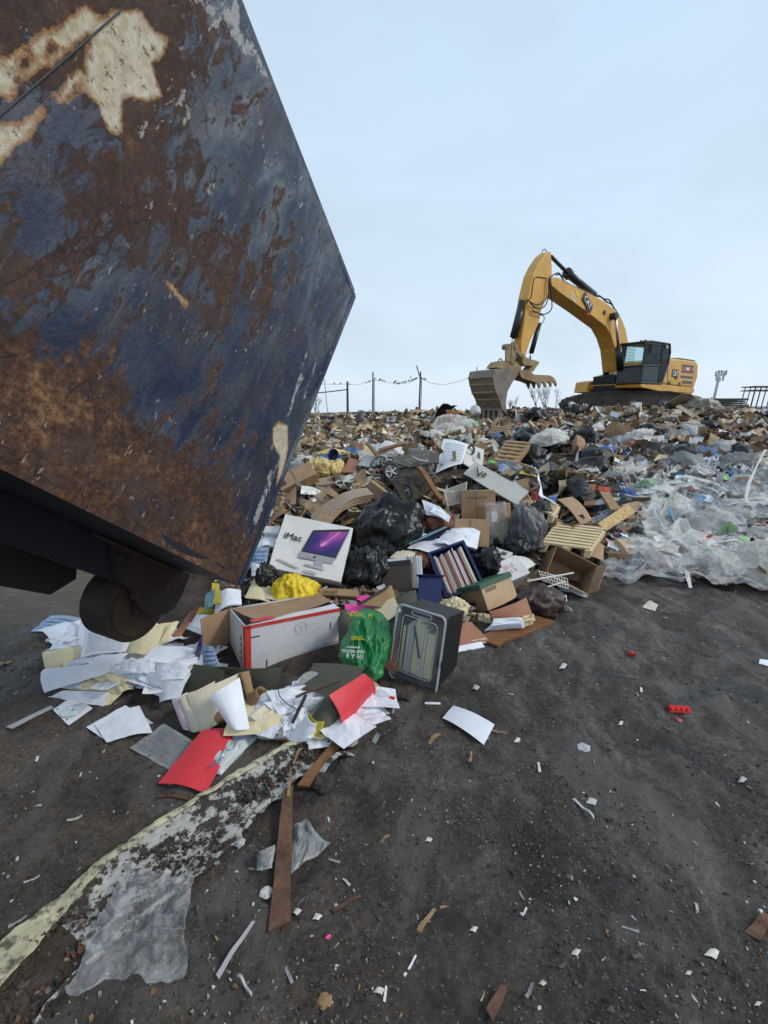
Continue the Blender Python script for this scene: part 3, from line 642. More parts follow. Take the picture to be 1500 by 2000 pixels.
# steel edge plates along the stick and the boom sides
et('weld_seam', z5([(640, 560), (690, 500), (715, 320), (745, 303), (840, 318)], -.255), -.25, .018, m_dark, stick, 6)
bk = z5([(330,1210),(430,1195),(530,1240),(555,1262),(500,1340),(457,1420),(440,1540),(452,1645),(405,1600),(380,1500),(345,1430),(325,1350),(312,1280)], -.62)
bucket = ep('bucket', [(bk, -.59, .32)], m_steel, label='dirt-caked steel bucket with ribs across its back', bevel=.015)
ep('side_plate', [(bk, -.62, -.592), (bk, .322, .35)], m_steel, bucket)
bkb = z5([(330,1212),(312,1280),(325,1350),(345,1430),(380,1500),(405,1600)], -.62)
V = []; F = []
for (a, b) in bkb[1:]: tube(V, F, [(a-.01, -.6, b), (a-.01, .33, b)], .035, 6)
mk('rib', V, F, m_muddy, bucket)
V = []; F = []
for k in range(5):
    yy = -.52+k*.2; a, b = bkb[-1]; bx(V, F, a-.05, a+.12, yy-.05, yy+.05, b-.28, b+.02, None)
mk('tooth', V, F, m_steel, bucket)
V = []; F = []
for (cx_, cy_, w_) in ((385, 1130, -.2), (300, 1195, .15)):
    a, b = z5([(cx_, cy_)], w_)[0]
    tube(V, F, [(a+.09*cos(t), w_, b+.09*sin(t)) for t in np.linspace(0, 2*pi, 13)], .022, 6, False)
mk('lifting_eye', V, F, m_muddy, bucket)
cp = z5([(345,1190),(390,1130),(430,1120),(520,1120),(560,1150),(600,1190),(565,1265),(430,1205)], -.3)
ep('coupler', [(cp, -.3, .12)], m_muddy, label='mud-stained linkage plates above the bucket', bevel=.02)
lk = ep('linkage', [(z5([(445,975),(465,960),(490,970),(485,1130),(445,1130)], -.33), -.33, -.27), (z5([(500,960),(540,955),(560,1010),(640,1085),(620,1110),(540,1040),(530,1150),(490,1150)], -.34), -.34, -.26), (z5([(480,970),(520,970),(520,1160),(480,1150)], -.1), -.1, -.05)], m_muddy, bevel=.01)
for a, b, w0, w1, r in ((466, 985, -.34, -.1, .09), (525, 985, -.37, -.1, .1), (605, 1085, -.35, .1, .08), (580, 1240, -.36, .1, .09)):
    V = []; F = []; u, v = z5([(a, b)], -.3)[0]; tube(V, F, [(u, w0, v), (u, w1, v)], r, 14); mk('pin', V, F, m_muddy, lk)
th = z5([(575,1250),(600,1220),(640,1212),(680,1225),(715,1258),(800,1262),(870,1266),(905,1285),(928,1315),(939,1345),(935,1374),(918,1345),(893,1325),(884,1330),(880,1378),(866,1332),(838,1325),(826,1385),(808,1332),(785,1330),(770,1392),(752,1345),(700,1322),(640,1305),(600,1290)], -.32)
ep('thumb', [(th, -.32, -.26), (th, .1, .16), (th, -.12, -.06), (z5([(600,1225),(680,1230),(715,1262),(900,1292),(880,1316),(700,1318),(610,1285)], -.3), -.28, .14)], m_muddy, label='toothed steel thumb held open beside the bucket')
ep('thumb_link', [(z5([(590,1100),(640,1090),(700,1110),(765,1130),(765,1160),(720,1175),(620,1170)], -.2), -.2, .1), (z5([(735,1140),(765,1145),(710,1230),(665,1225)], -.22), -.22, .12)], m_muddy, bevel=.01)
et('bucket_cylinder', z5([(603, 545), (517, 890)], -.05), -.05, .13, m_black); et('cylinder_rod', z5([(517, 890), (497, 975)], -.05), -.05, .05, m_chrome)
et('thumb_cylinder', z5([(766, 760), (688, 1045)], -.05), -.05, .085, m_black); et('cylinder_rod', z5([(688, 1045), (676, 1100)], -.05), -.05, .035, m_chrome)
et('stick_cylinder', z5([(1035, 262), (1058, 285)], 0), 0, .19, m_black); et('stick_cylinder', z5([(1045, 272), (1300, 480)], 0), 0, .135, m_black); et('cylinder_rod', z5([(882, 105), (1045, 268)], 0), 0, .065, m_dark)
et('boom_cylinder', z25([(769, 545), (777, 655)], -.5), -.5, .13, m_black); et('cylinder_rod', z25([(756, 395), (769, 548)], -.5), -.5, .055, m_chrome)
et('boom_cylinder', z25([(698, 560), (716, 725)], .5), .5, .14, m_black); et('cylinder_rod', z25([(687, 468), (699, 562)], .5), .5, .055, m_dark)
u, v = z25([(755, 393)], -.5)[0]
V = []; F = []; tube(V, F, [(u, -.56, v), (u, .5, v)], .14, 16); tube(V, F, [(z25([(702, 376)], -.34)[0][0], -.36, z25([(702, 376)], -.34)[0][1]), (z25([(702, 376)], -.34)[0][0], .3, z25([(702, 376)], -.34)[0][1])], .09, 14); mk('boom_pin', V, F, m_dark, er)
def hose(P, w, r=.022):
    pts = z5(P, w); cu = []
    for i in range(len(pts)-1):
        p0 = pts[max(i-1, 0)]; p1 = pts[i]; p2 = pts[i+1]; p3 = pts[min(i+2, len(pts)-1)]
        for t in (0, .25, .5, .75):
            cu.append(tuple(.5*((2*p1[k])+(-p0[k]+p2[k])*t+(2*p0[k]-5*p1[k]+4*p2[k]-p3[k])*t*t+(-p0[k]+3*p1[k]-3*p2[k]+p3[k])*t**3) for k in (0, 1)))
    cu.append(pts[-1]); return et('hose', cu, w, r, m_black, er, 6)
hose([(920, 275), (875, 320), (880, 450), (890, 600), (850, 655), (790, 668), (700, 635)], -.34); hose([(900, 290), (860, 340), (855, 480), (790, 560), (720, 570), (640, 525)], -.34)
hose([(905, 285), (866, 330), (862, 470), (820, 590), (740, 610), (680, 560)], -.36); hose([(770, 672), (812, 690), (808, 740), (772, 765)], -.3, .015)
hose([(910, 280), (960, 268), (1010, 345), (1110, 400), (1290, 475)], -.25, .025); hose([(930, 285), (975, 285), (1020, 360), (1120, 415), (1290, 490)], -.15, .025)
hose([(1320, 490), (1350, 487), (1400, 520), (1450, 530), (1490, 600)], -.25, .03); hose([(1330, 495), (1370, 500), (1420, 545), (1470, 570), (1500, 615)], -.1, .03)
hose([(1500, 610), (1545, 680), (1590, 780), (1610, 870), (1625, 930)], -.25, .02); hose([(790, 80), (800, 42), (822, 36), (838, 60)], 0, .014)
hose([(1425, 1200), (1450, 1130), (1490, 1100)], .2, .02); hose([(1460, 1290), (1480, 1240), (1500, 1210)], .1, .02)
# lettering on the boom
def shield(cx, cy, w, s, ang, parent):
    u, v = z5([(cx, cy)], w)[0]; M0 = Matrix.Translation((u, w, v)) @ Matrix.Rotation(-ang, 4, 'Y')
    V = []; F = []; prism(V, F, [(-.2*s, .3*s), (1.1*s, .36*s), (1.15*s, -.4*s), (.7*s, -.8*s), (.1*s, -.45*s)], -.012, 0); mk('emblem_red', V, F, m_redtrim, parent, M=M0)
    V = []; F = []; prism(V, F, [(-.98*s, .5*s), (1.0*s, .5*s), (1.02*s, -.34*s), (.55*s, -.66*s), (.1*s, -.38*s), (-1.0*s, -.36*s)], -.02, -.012); mk('emblem_black', V, F, m_ink, parent, M=M0)
    text('CAT', .78*s, m_whiteink, M0 @ Matrix.Translation((0, -.03, .02)) @ XZ, parent, 'lettering', bold=.022*s)
shield(1232, 560, -.335, .39, R(-32), boom)
u, v = z5([(1105, 480)], -.32)[0]
V = []; F = []; prism(V, F, [(u-.25, v+.1), (u+.2, v-.1), (u+.2, v-.15), (u-.25, v+.04)], -.328, -.32); prism(V, F, [(u-.2, v-.02), (u+.15, v-.2), (u+.15, v-.26), (u-.2, v-.1)], -.328, -.32); mk('faded_sticker', V, F, m_wire, boom)
V = []; F = []; prism(V, F, [(u+.12, v+.12), (u+.2, v+.2), (u+.3, v-.02), (u+.2, v-.04)], -.33, -.322); mk('faded_sticker', V, F, m_yellowink, boom)
# house
HW = -1.4
base = ep('platform', [(z4([(492,437),(650,445),(915,476),(918,512),(900,520),(650,506),(495,472)], HW), HW, 1.4)], m_cat, bevel=.03)
hood = ep('engine_cover', [(z4([(652,445),(712,290),(720,250),(762,243),(800,246),(935,266),(950,292),(943,400),(915,478)], HW), HW, 1.35)], m_cat, bevel=.09)
ep('hood_top', [(z4([(725,246),(765,238),(815,240),(812,248),(765,247),(728,256)], HW+.3), HW+.3, 1.0), (z4([(825,243),(925,258),(920,266),(820,250)], HW+.3), HW+.3, 1.1)], m_cab)
for P in ([(820,290),(910,300),(910,318),(820,308)], [(815,336),(910,345),(910,362),(815,355)], [(808,377),(905,388),(905,405),(808,396)], [(822,418),(898,425),(898,448),(822,441)]):
    q = z4(P, HW); o = ep('vent', [(q, HW-.012, HW+.02)], m_cab, hood)
ep('sticker', [(z4([(820,312),(850,315),(850,334),(820,331)], HW), HW-.01, HW)], m_redtrim, hood); ep('sticker', [(z4([(852,316),(875,318),(875,337),(852,335)], HW), HW-.01, HW)], m_whiteink, hood); ep('sticker', [(z4([(877,318),(905,322),(905,341),(877,338)], HW), HW-.01, HW)], m_redtrim, hood)
ep('sticker', [(z4([(725,405),(785,410),(785,452),(725,447)], HW), HW-.01, HW)], m_yelfold, hood)
for P in ([(712,425),(726,427),(726,452),(712,450)], [(790,432),(806,434),(806,458),(790,456)]): ep('latch', [(z4(P, HW), HW-.02, HW)], m_black, hood)
def z4c(a, b, w): return z4([(a, b)], w)[0]
u, v = z4c(763, 366, HW); M0 = Matrix.Translation((u, HW-.01, v))
V = []; F = []; prism(V, F, [(-.36, .19), (.38, .19), (.38, -.13), (.15, -.27), (-.05, -.14), (-.36, -.14)], -.008, 0); mk('emblem_black', V, F, m_ink, hood, M=M0)
text('CAT', .33, m_whiteink, M0 @ Matrix.Translation((0, -.012, 0)) @ XZ, hood, bold=.008)
q = z4([(702, 300), (706, 300), (706, 445), (702, 445)], HW); ep('panel_gap', [(q, HW-.008, HW)], m_dark, hood)
ep('tool_box', [(z4([(80,430),(150,417),(205,414),(208,515),(150,520),(62,512)], .75), .75, 1.35)], m_cat, bevel=.03)
ep('swing_frame', [(z4([(205,385),(300,360),(330,450),(330,500),(205,500)], .1), -.35, .6)], m_dark)
ep('turntable', [(z4([(330,486),(800,500),(800,530),(330,530)], -.6), -.6, .6)], m_dark)
# cab
cabP = z4([(532,112),(575,108),(722,130),(725,200),(706,298),(655,445),(492,437)], HW); CW = -.42
cab = empty('cab'); cab.parent = er
V = []; F = []
def bar(a, b, wa, wb, r=.045): tube(V, F, [(a[0], wa, a[1]), (b[0], wb, b[1])], r, 4)
for w_ in (HW, CW):
    for i in range(len(cabP)): bar(cabP[i], cabP[(i+1) % len(cabP)], w_, w_)
for p in cabP: bar(p, p, HW, CW)
mid = [(cabP[2][0]*.42+cabP[1][0]*.58, 0), (cabP[5][0]*.2+cabP[6][0]*.8, 0)]
d_top = (cabP[1][0]*.36+cabP[2][0]*.64, cabP[1][1]*.36+cabP[2][1]*.64); d_bot = (cabP[6][0]*.15+cabP[5][0]*.85, cabP[6][1]*.15+cabP[5][1]*.85)
bar(d_top, d_bot, HW, HW, .05)
mf = (cabP[6][0]*.58+cabP[0][0]*.42, cabP[6][1]*.58+cabP[0][1]*.42); mr = (d_bot[0]*.55+d_top[0]*.45, d_bot[1]*.55+d_top[1]*.45)
bar(mf, mf, HW, CW, .04); bar(mf, mr, HW, HW, .04)
mk('cab_frame', V, F, m_cab, cab)
V = []; F = []; prism(V, F, [cabP[0], cabP[1], cabP[2], (cabP[2][0], cabP[2][1]-.06), (cabP[0][0], cabP[0][1]-.06)], HW, CW); mk('cab_roof', V, F, m_cab, cab)
V = []; F = []
lowp = [mf, (mf[0]+.02, mf[1]), (cabP[6][0]+.02, cabP[6][1]), cabP[6]]; prism(V, F, lowp, HW, CW); mk('front_panel', V, F, m_cab, cab)
V = []; F = []; prism(V, F, [(cabP[4][0], cabP[4][1]-.25), cabP[5], cabP[6], mf], CW-.02, CW); prism(V, F, [cabP[5], cabP[6], (cabP[6][0], cabP[6][1]+.12), (cabP[5][0], cabP[5][1]+.12)], HW, CW); mk('cab_wall', V, F, m_cab, cab)
V = []; F = []; prism(V, F, [cabP[0], (cabP[0][0]+.008, cabP[0][1]), (mf[0]+.008, mf[1]), mf], HW, CW); mk('windscreen', V, F, m_glass, cab)
V = []; F = []; prism(V, F, [cabP[0], d_top, mr, mf], HW, HW+.008); mk('door_window', V, F, m_glass, cab)
V = []; F = []; prism(V, F, [mf, mr, d_bot, cabP[6]], HW, HW+.006); mk('lower_door_window', V, F, simple_glass('dusty_glass', (.25, .28, .28), .15, .3), cab)
V = []; F = []; prism(V, F, [d_top, cabP[2], cabP[3], cabP[4], cabP[5], d_bot], HW, HW+.006); mk('rear_side_window', V, F, m_glass, cab)
V = []; F = []
for k in range(14):
    t = .08+k*.062; a = (mf[0]*t+cabP[0][0]*(1-t)-.03, mf[1]*t+cabP[0][1]*(1-t)); tube(V, F, [(a[0], HW+.35, a[1]), (a[0], CW, a[1])], .008, 4)
mk('window_guard', V, F, m_dark, cab)
u, v = z4c(690, 152, HW); V = []; F = []; bx(V, F, u-.15, u+.15, HW-.06, HW-.05, v-.07, v+.07); mk('number_plate', V, F, m_cab, cab); text('326', .17, m_whiteink, Matrix.Translation((u, HW-.062, v)) @ XZ, cab)
u, v = z4c(560, 165, HW-.15); V = []; F = []; bx(V, F, u-.02, u+.02, HW-.28, HW-.1, v-.17, v+.17); mk('mirror', V, F, m_black, cab)
u, v = z4c(530, 98, HW+.1); V = []; F = []; tube(V, F, [(u, HW+.1, v), (u, HW+.1, v-.1)], .07, 10); tube(V, F, [(u+.1, HW+.3, v+.02), (u+.1, HW+.3, v-.1)], .05, 8); mk('work_lamp', V, F, m_black, cab)
u, v = z4c(600, 330, -.9)
V = []; F = []; bx(V, F, u-.28, u+.25, -1.15, -.65, v-.3, v-.12); bx(V, F, u+.18, u+.32, -1.13, -.67, v-.12, v+.5); bx(V, F, u-.6, u-.5, -1.1, -.7, v-.4, v+.05); o = mk('seat', V, F, m_black, cab)
b = o.modifiers.new('b', 'BEVEL'); b.width = .05; b.segments = 2
# the driver
def skin(name, verts, edges, radii, mat, M=None, parent=None, sub=2):
    me = bpy.data.meshes.new(name); me.from_pydata(verts, edges, []); o = bpy.data.objects.new(name, me); COL.objects.link(o)
    sm = o.modifiers.new('s', 'SKIN')
    for i, r in enumerate(radii): me.skin_vertices[0].data[i].radius = (r if isinstance(r, tuple) else (r, r))
    me.skin_vertices[0].data[0].use_root = True
    ss = o.modifiers.new('ss', 'SUBSURF'); ss.levels = ss.render_levels = sub; me.materials.append(mat)
    dg = bpy.context.evaluated_depsgraph_get(); m2 = bpy.data.meshes.new_from_object(o.evaluated_get(dg)); m2.materials.clear(); m2.materials.append(mat)
    o.modifiers.clear(); o.data = m2
    if parent: o.parent = parent
    if M: o.matrix_local = M
    return o
pr = empty('person', EM @ Matrix.Translation((u, -.9, v-.12)), 'driver in a yellow vest sitting inside the dark cab', 'person')
vs = [(0,0,.08),(.02,0,.3),(.03,0,.5),(.0,0,.6),(-.02,0,.68),(-.02,0,.8),(0,-.1,.06),(-.4,-.12,.08),(-.45,-.12,-.3),(0,.1,.06),(-.4,.12,.08),(-.45,.12,-.3),(.02,-.2,.48),(-.05,-.25,.22),(-.32,-.2,.2),(.02,.2,.48),(-.05,.25,.22),(-.32,.2,.2)]
es = [(0,1),(1,2),(2,3),(3,4),(4,5),(0,6),(6,7),(7,8),(0,9),(9,10),(10,11),(2,12),(12,13),(13,14),(2,15),(15,16),(16,17)]
skin('body', vs, es, [.15,.15,.15,.06,.09,.075,.09,.075,.05,.09,.075,.05,.07,.05,.04,.07,.05,.04], m_skin, parent=pr)
skin('vest', [(0,0,.04),(.02,0,.3),(.03,0,.5),(.02,-.2,.48),(-.04,-.245,.3),(.02,.2,.48),(-.04,.245,.3)], [(0,1),(1,2),(2,3),(3,4),(2,5),(5,6)], [.17,.17,.165,.085,.065,.085,.065], m_vest, parent=pr)
skin('hair', [(-.0,0,.77),(.0,0,.84)], [(0,1)], [.095,.07], m_ink, parent=pr)
# undercarriage
UY = R(6); XU = V3((cos(UY), sin(UY), 0)); YU = V3((-sin(UY), cos(UY), 0)); UM = Matrix(((XU.x, YU.x, 0, pv.x), (XU.y, YU.y, 0, pv.y), (0, 0, 1, pv.z), (0, 0, 0, 1)))
UMl = EMi @ UM; UMi = UM.inverted()
def ux(px_, py_, w): q = UMi @ on_plane(px_, py_, pv+YU*w, YU); return (q.x, q.z)
tp = [ux(a, b, -1.55) for a, b in [(1099,792),(1101,782),(1112,775),(1140,769),(1200,766),(1300,766),(1330,771),(1344,782),(1349,797),(1346,812),(1336,822),(1300,828),(1130,826),(1104,806)]]
for w0 in (-1.55, .95):
    sh = Matrix.Translation((1.1 if w0 > 0 else .35, 0, 0)) @ Matrix.Diagonal((.93, 1, 1, 1)) if w0 > 0 else Matrix.Translation((.25, 0, 0)) @ Matrix.Diagonal((.96, 1, 1, 1))
    V = []; F = []; prism(V, F, tp, w0+.05, w0+.55); o = mk('track', V, F, m_track, er, M=UMl @ sh)
    V = []; F = []; L = []
    for i in range(len(tp)):
        a = V3((tp[i][0], 0, tp[i][1])); b = V3((tp[(i+1) % len(tp)][0], 0, tp[(i+1) % len(tp)][1])); L.append((a, b))
    for a, b in L:
        k = max(1, int((b-a).length/.17)); dr = (b-a).normalized(); nr = V3((-dr.z, 0, dr.x)); ctr = V3((sum(p[0] for p in tp)/len(tp), 0, sum(p[1] for p in tp)/len(tp)))
        for q in range(k):
            c = a+(b-a)*((q+.5)/k); nn = nr if (c-ctr).dot(nr) > 0 else -nr
            Mx = Matrix(((dr.x, 0, nn.x, c.x), (dr.y, 1, nn.y, w0+.3), (dr.z, 0, nn.z, c.z), (0, 0, 0, 1))); bx(V, F, -.075, .075, -.3, .3, -.01, .035, Mx); bx(V, F, -.012, .012, -.3, .3, .035, .06, Mx)
    mk('track_shoe', V, F, m_track, o)
    V = []; F = []
    for (a, b, r_) in ((1122, 795, .36), (1331, 797, .4)):
        u, v = ux(a, b, -1.55); disc(V, F, (u, w0, v), (0, 1, 0), r_, .12, 24); disc(V, F, (u, w0-.06, v), (0, 1, 0), r_*.45, .1, 12)
    mk('wheel', V, F, m_dark, o)
# ------------------------------------------------------------ poles, cables, birds, mast, cage, shrubs
def pole(p, q, y, r, label):
    V = []; F = []; a = Y(*p, y); b = Y(*q, y); a.z -= 1.2; tube(V, F, [a, (a+b)/2, b], [r, r*.9, r*.75], 8)
    return tag(mk('pole', V, F, m_pole, center=True), label, 'pole', 'poles behind the heap')
pole((679, 811), (678.5, 745), 60, .16, 'thick short pole with a level bar fixed to its left'); pole((728, 809), (728.5, 727), 60, .11, 'slim pole second from the left behind the heap')
pole((818, 808), (821.5, 726), 60, .12, 'slightly leaning pole with a short slanted stick at its top'); pole((931.5, 800), (931.5, 717), 60, .07, 'thin pole half hidden by the excavator bucket')
V = []; F = []; tube(V, F, [Y(600, 769.5, 60), Y(640, 765.5, 60), Y(677, 761, 60)], .07, 6); tag(mk('bar', V, F, m_pole, center=True), 'level bar running from the thick short pole to the container edge', 'bar')
V = []; F = []; tube(V, F, [Y(820, 736, 59.8), Y(813.5, 714, 59.8)], .07, 6); tag(mk('stick', V, F, m_pole, center=True), 'short slanted stick fixed to the top of the leaning pole', 'stick')
def cable(P, y, r, label):
    V = []; F = []; tube(V, F, [Y(a, b, y) for a, b in P], r, 4); tag(mk('cable', V, F, m_pole, center=True), label, 'cable')
cable([(633, 740), (636, 765), (638, 790), (641, 810)], 58, .035, 'thin cable hanging down beside the container edge'); cable([(731, 740), (731, 775), (731.5, 808)], 60.3, .04, 'slack cable hanging down the second pole'); cable([(823.5, 738), (823, 770), (821, 808)], 60.3, .04, 'slack cable hanging down the leaning pole')
cable([(630, 750), (655, 751), (678, 750), (700, 752), (728, 742), (745, 744), (775, 750), (800, 748), (821, 736)], 60, .016, 'sagging top line of the bird net between the left poles'); cable([(823, 738), (840, 748), (866, 752), (900, 744), (931, 730)], 60, .02, 'sagging line from the leaning pole to the thin pole')
bV = []; bF = []
me0 = None
for (a, b, sz) in [(653,750.5,.9),(665,751,.9),(715,749,.8),(720,747,.8),(723,746,.8),(733,741,.9),(742,744,1.3),(747,745,.9),(751,746,.8),(771,749,1.5),(776,750.5,1.1),(780,751,1.1),(786,748.5,.9),(790,748,.9),(793,747.5,.9),(799,746,1.1),(804,744.5,1),(807,743,1),(810,742,1),(813,741,1),(802,738,.8),(824,740,.9),(828,742,1.0),(831,743.5,1.0),(683,752,.7),(929,729,1.1)]:
    if me0 is None:
        V = []; F = []; tube(V, F, [(-.2, 0, .02), (-.1, 0, .06), (0, 0, .12), (.08, 0, .2), (.12, 0, .24), (.17, 0, .24)], [.01, .05, .08, .055, .045, .008], 8)
        o = mk('bird', V, F, m_bird, smooth=True); me0 = o
    else: o = me0.copy(); COL.objects.link(o)
    o.location = Y(a, b, 60); o.scale = (sz*.95,)*3; o.rotation_euler = (0, 0, RNG.choice([.3, 2.8, -.5])); tag(o, 'small dark bird perched in a row on the sagging line', 'bird', 'birds perched on the lines')
mt = empty('mobile_mast', Matrix.Translation(Y(1391, 800, 160)), 'pale slender telephone mast far off with antennas on top', 'mast')
k_ = 160*1.02/916
V = []; F = []; tube(V, F, [(0, 0, -3), (.5*k_, 0, 20*k_), (4*k_, 0, 60*k_)], [3.2*k_, 2.6*k_, 2.2*k_], 10); mk('mast_tube', V, F, m_tower, mt)
V = []; F = []
for a, b in [(-5, 60), (0, 62), (5, 62), (10, 60), (13, 62), (-3, 52), (3, 50), (9, 52)]: bx(V, F, (a-1+3)*k_, (a+.8+3)*k_, -.3, .3, (b)*k_, (b+9)*k_)
bx(V, F, -3*k_, 14*k_, -.2, .2, 61*k_, 62.5*k_); bx(V, F, -1*k_, 12*k_, -.2, .2, 68*k_, 69*k_); mk('antenna', V, F, m_tower, mt)
V = []; F = []; tube(V, F, [Y(705, 812, 90), Y(705, 801, 90)], .08, 6)
for q in (802, 804): tube(V, F, [Y(699, q, 90), Y(711, q, 90)], .07, 4)
tag(mk('aerial', V, F, m_pole, center=True), 'tiny aerial on the skyline between the two left poles', 'aerial')
V = []; F = []; a = Y(1387, 815, 24)
for k in range(9):
    zz = a.z+k*.105; dx = .05*RNG.random(); bx(V, F, a.x+dx, a.x+1.65+dx+(.12 if k == 8 else 0), a.y, a.y+1.2, zz, zz+.085)
tag(mk('panel_stack', V, F, m_stackg, center=True), 'stack of dark grey-green panels on the skyline at the right', 'stack of panels')
V = []; F = []; a = Y(1382, 830, 25); b = Y(1560, 797, 25); bx(V, F, a.x, b.x+3, a.y, a.y+.6, a.z-.3, b.z); tag(mk('retaining_wall', V, F, m_dark, center=True), 'low dark wall running along the skyline under the cage', 'wall')
V = []; F = []; c0 = Y(1465, 797, 24.6); k_ = 24.6/916
for i in range(8):
    tube(V, F, [(c0.x+i*.28, c0.y, c0.z), (c0.x+i*.28+.12, c0.y, c0.z+40*k_)], .025, 5); tube(V, F, [(c0.x+i*.28+.15, c0.y+.9, c0.z), (c0.x+i*.28+.27, c0.y+.9, c0.z+40*k_)], .025, 5)
for zz in (2, 33, 40):
    for dy in (0, .9): tube(V, F, [(c0.x-.05+zz*.003, c0.y+dy, c0.z+zz*k_), (c0.x+2.4, c0.y+dy, c0.z+zz*k_)], .03, 5)
    tube(V, F, [(c0.x+zz*.003, c0.y, c0.z+zz*k_), (c0.x+.15, c0.y+.9, c0.z+zz*k_)], .03, 5)
tag(mk('metal_cage', V, F, m_dark, center=True), 'dark metal cage frame standing on the wall at the right edge', 'cage')
def shrub(cx, cy, y, h, wd, n_, label):
    V = []; F = []; r_ = random.Random(int(cx)); b0 = Y(cx, cy, y)
    def br(p, d, l, r, lv):
        q = p+d*l; tube(V, F, [p, q], [r, r*.6], 4, False)
        if lv:
            for _ in range(3): br(p+d*l*r_.uniform(.5, 1), (d+V3((r_.uniform(-.6, .6), r_.uniform(-.4, .4), r_.uniform(-.1, .5)))).normalized(), l*r_.uniform(.5, .8), r*.6, lv-1)
    for _ in range(n_): br(b0+V3((r_.uniform(-wd, wd), r_.uniform(-1, 1), -.6)), V3((r_.uniform(-.3, .3), 0, 1)).normalized(), h*.5, .035, 3)
    tag(mk('bare_shrub', V, F, m_pole, center=True), label, 'shrub', 'bare shrubs behind the heap')
shrub(1066, 800, 40, 2.4, 1.1, 6, 'bare shrub showing over the crest right of the bucket'); shrub(1008, 803, 40, 1.6, .4, 3, 'small bare shrub close beside the lowered bucket'); shrub(618, 812, 50, 2.8, 1.2, 5, 'bare shrub low on the skyline beside the container')
# ============================================================ single pieces of rubbish
def cbox(name, label, cat, p0, p1, p2, d, mat, group=None, part='box_body', bev=.004, open_=None, t=.006, inner=None):
    Mx, w_, h_ = frame3(p0, p1, p2); r = empty(name, Mx, label, cat, group)
    V = []; F = []
    if open_ is None: bx(V, F, 0, w_, 0, d, 0, h_)
    else:
        if 'x0' not in open_: bx(V, F, 0, t, 0, d, 0, h_)
        if 'x1' not in open_: bx(V, F, w_-t, w_, 0, d, 0, h_)
        if 'y0' not in open_: bx(V, F, t, w_-t, 0, t, 0, h_)
        if 'y1' not in open_: bx(V, F, t, w_-t, d-t, d, 0, h_)
        if 'z0' not in open_: bx(V, F, t, w_-t, t, d-t, 0, t)
        if 'z1' not in open_: bx(V, F, t, w_-t, t, d-t, h_-t, h_)
    o = mk(part, V, F, mat, r)
    if open_ is None:
        bm = bmesh.new(); bm.from_mesh(o.data); bmesh.ops.subdivide_edges(bm, edges=bm.edges, cuts=5, use_grid_fill=True)
        sd_ = RNG.random()*40
        for v in bm.verts:
            q = v.co*4+V3((sd_, 0, 0)); v.co += V3((noise.noise(q), noise.noise(q+V3((9, 0, 0))), noise.noise(q+V3((0, 9, 0)))))*.006
        bm.to_mesh(o.data); bm.free()
    if bev and open_ is None:
        b = o.modifiers.new('b', 'BEVEL'); b.width = bev; b.segments = 2; b.limit_method = 'ANGLE'; b.angle_limit = R(50)
    return r, w_, h_
def pbox(name, parent, mat, *b, label=None):
    V = []; F = []; bx(V, F, *b); return tag(mk(name, V, F, mat, parent), label)
def flap(parent, C, mat, bend=.01, name='flap', th=.004, crump=.004): return sheet(name, None, None, C, mat, th, bend, crump, parent=parent, n=6)
def poly(name, parent, mat, P, w0, w1, ax='y'):
    V = []; F = []; prism(V, F, P, w0, w1, ax); return mk(name, V, F, mat, parent)

# --- computer carton
r, w_, h_ = cbox('computer_carton', 'white carton printed with a purple-screened desktop computer, leaning back on the heap', 'carton', Y(523,1108,3.62), Y(665,1137,3.60), Y(552,1003,3.97), .20, m_white)
text('iMac', .085, m_ink, Matrix.Translation((.125*w_/.6, -.0085, h_*.60)) @ XZ, r, 'lettering', bold=.0006)
def q2(u, v): return (u*w_, v*h_)
poly('picture_frame', r, m_ink, [q2(.37,.36), q2(.855,.36), q2(.955,.955), q2(.455,.80)], -.009, -.0075)
o = sheet('picture_screen', None, None, [V3((q2(.40,.40)[0], -.010, q2(.40,.40)[1])), V3((q2(.845,.405)[0], -.010, q2(.845,.405)[1])), V3((q2(.935,.90)[0], -.010, q2(.935,.90)[1])), V3((q2(.475,.765)[0], -.010, q2(.475,.765)[1]))], m_screen, .0008, parent=r, n=2)
poly('picture_bezel', r, m_silver, [q2(.352,.27), q2(.835,.27), q2(.857,.375), q2(.368,.375)], -.0095, -.0078)
poly('picture_bezel', r, m_silver, [q2(.857,.36), q2(.868,.36), q2(.968,.95), q2(.957,.955)], -.0095, -.0078)
poly('picture_stand', r, m_silver, [q2(.60,.18), q2(.72,.17), q2(.70,.27), q2(.60,.27)], -.009, -.0078); poly('picture_stand', r, m_greyink, [q2(.46,.16), q2(.74,.13), q2(.73,.175), q2(.48,.19)], -.0088, -.0076)
poly('picture_keyboard', r, m_greyink, [q2(.06,.15), q2(.33,.08), q2(.44,.085), q2(.12,.175)], -.0085, -.0076); poly('picture_mouse', r, m_greyink, [q2(.46,.055), q2(.52,.03), q2(.64,.03), q2(.66,.06), q2(.55,.085)], -.0088, -.0076)
V = []; F = []; tube(V, F, [(q2(.575,.325)[0]+.007*cos(t), -.0105+.0*t, q2(.575,.325)[1]+.007*sin(t)) for t in np.linspace(0, 6, 8)], .004, 5); mk('small_emblem', V, F, m_ink, r)
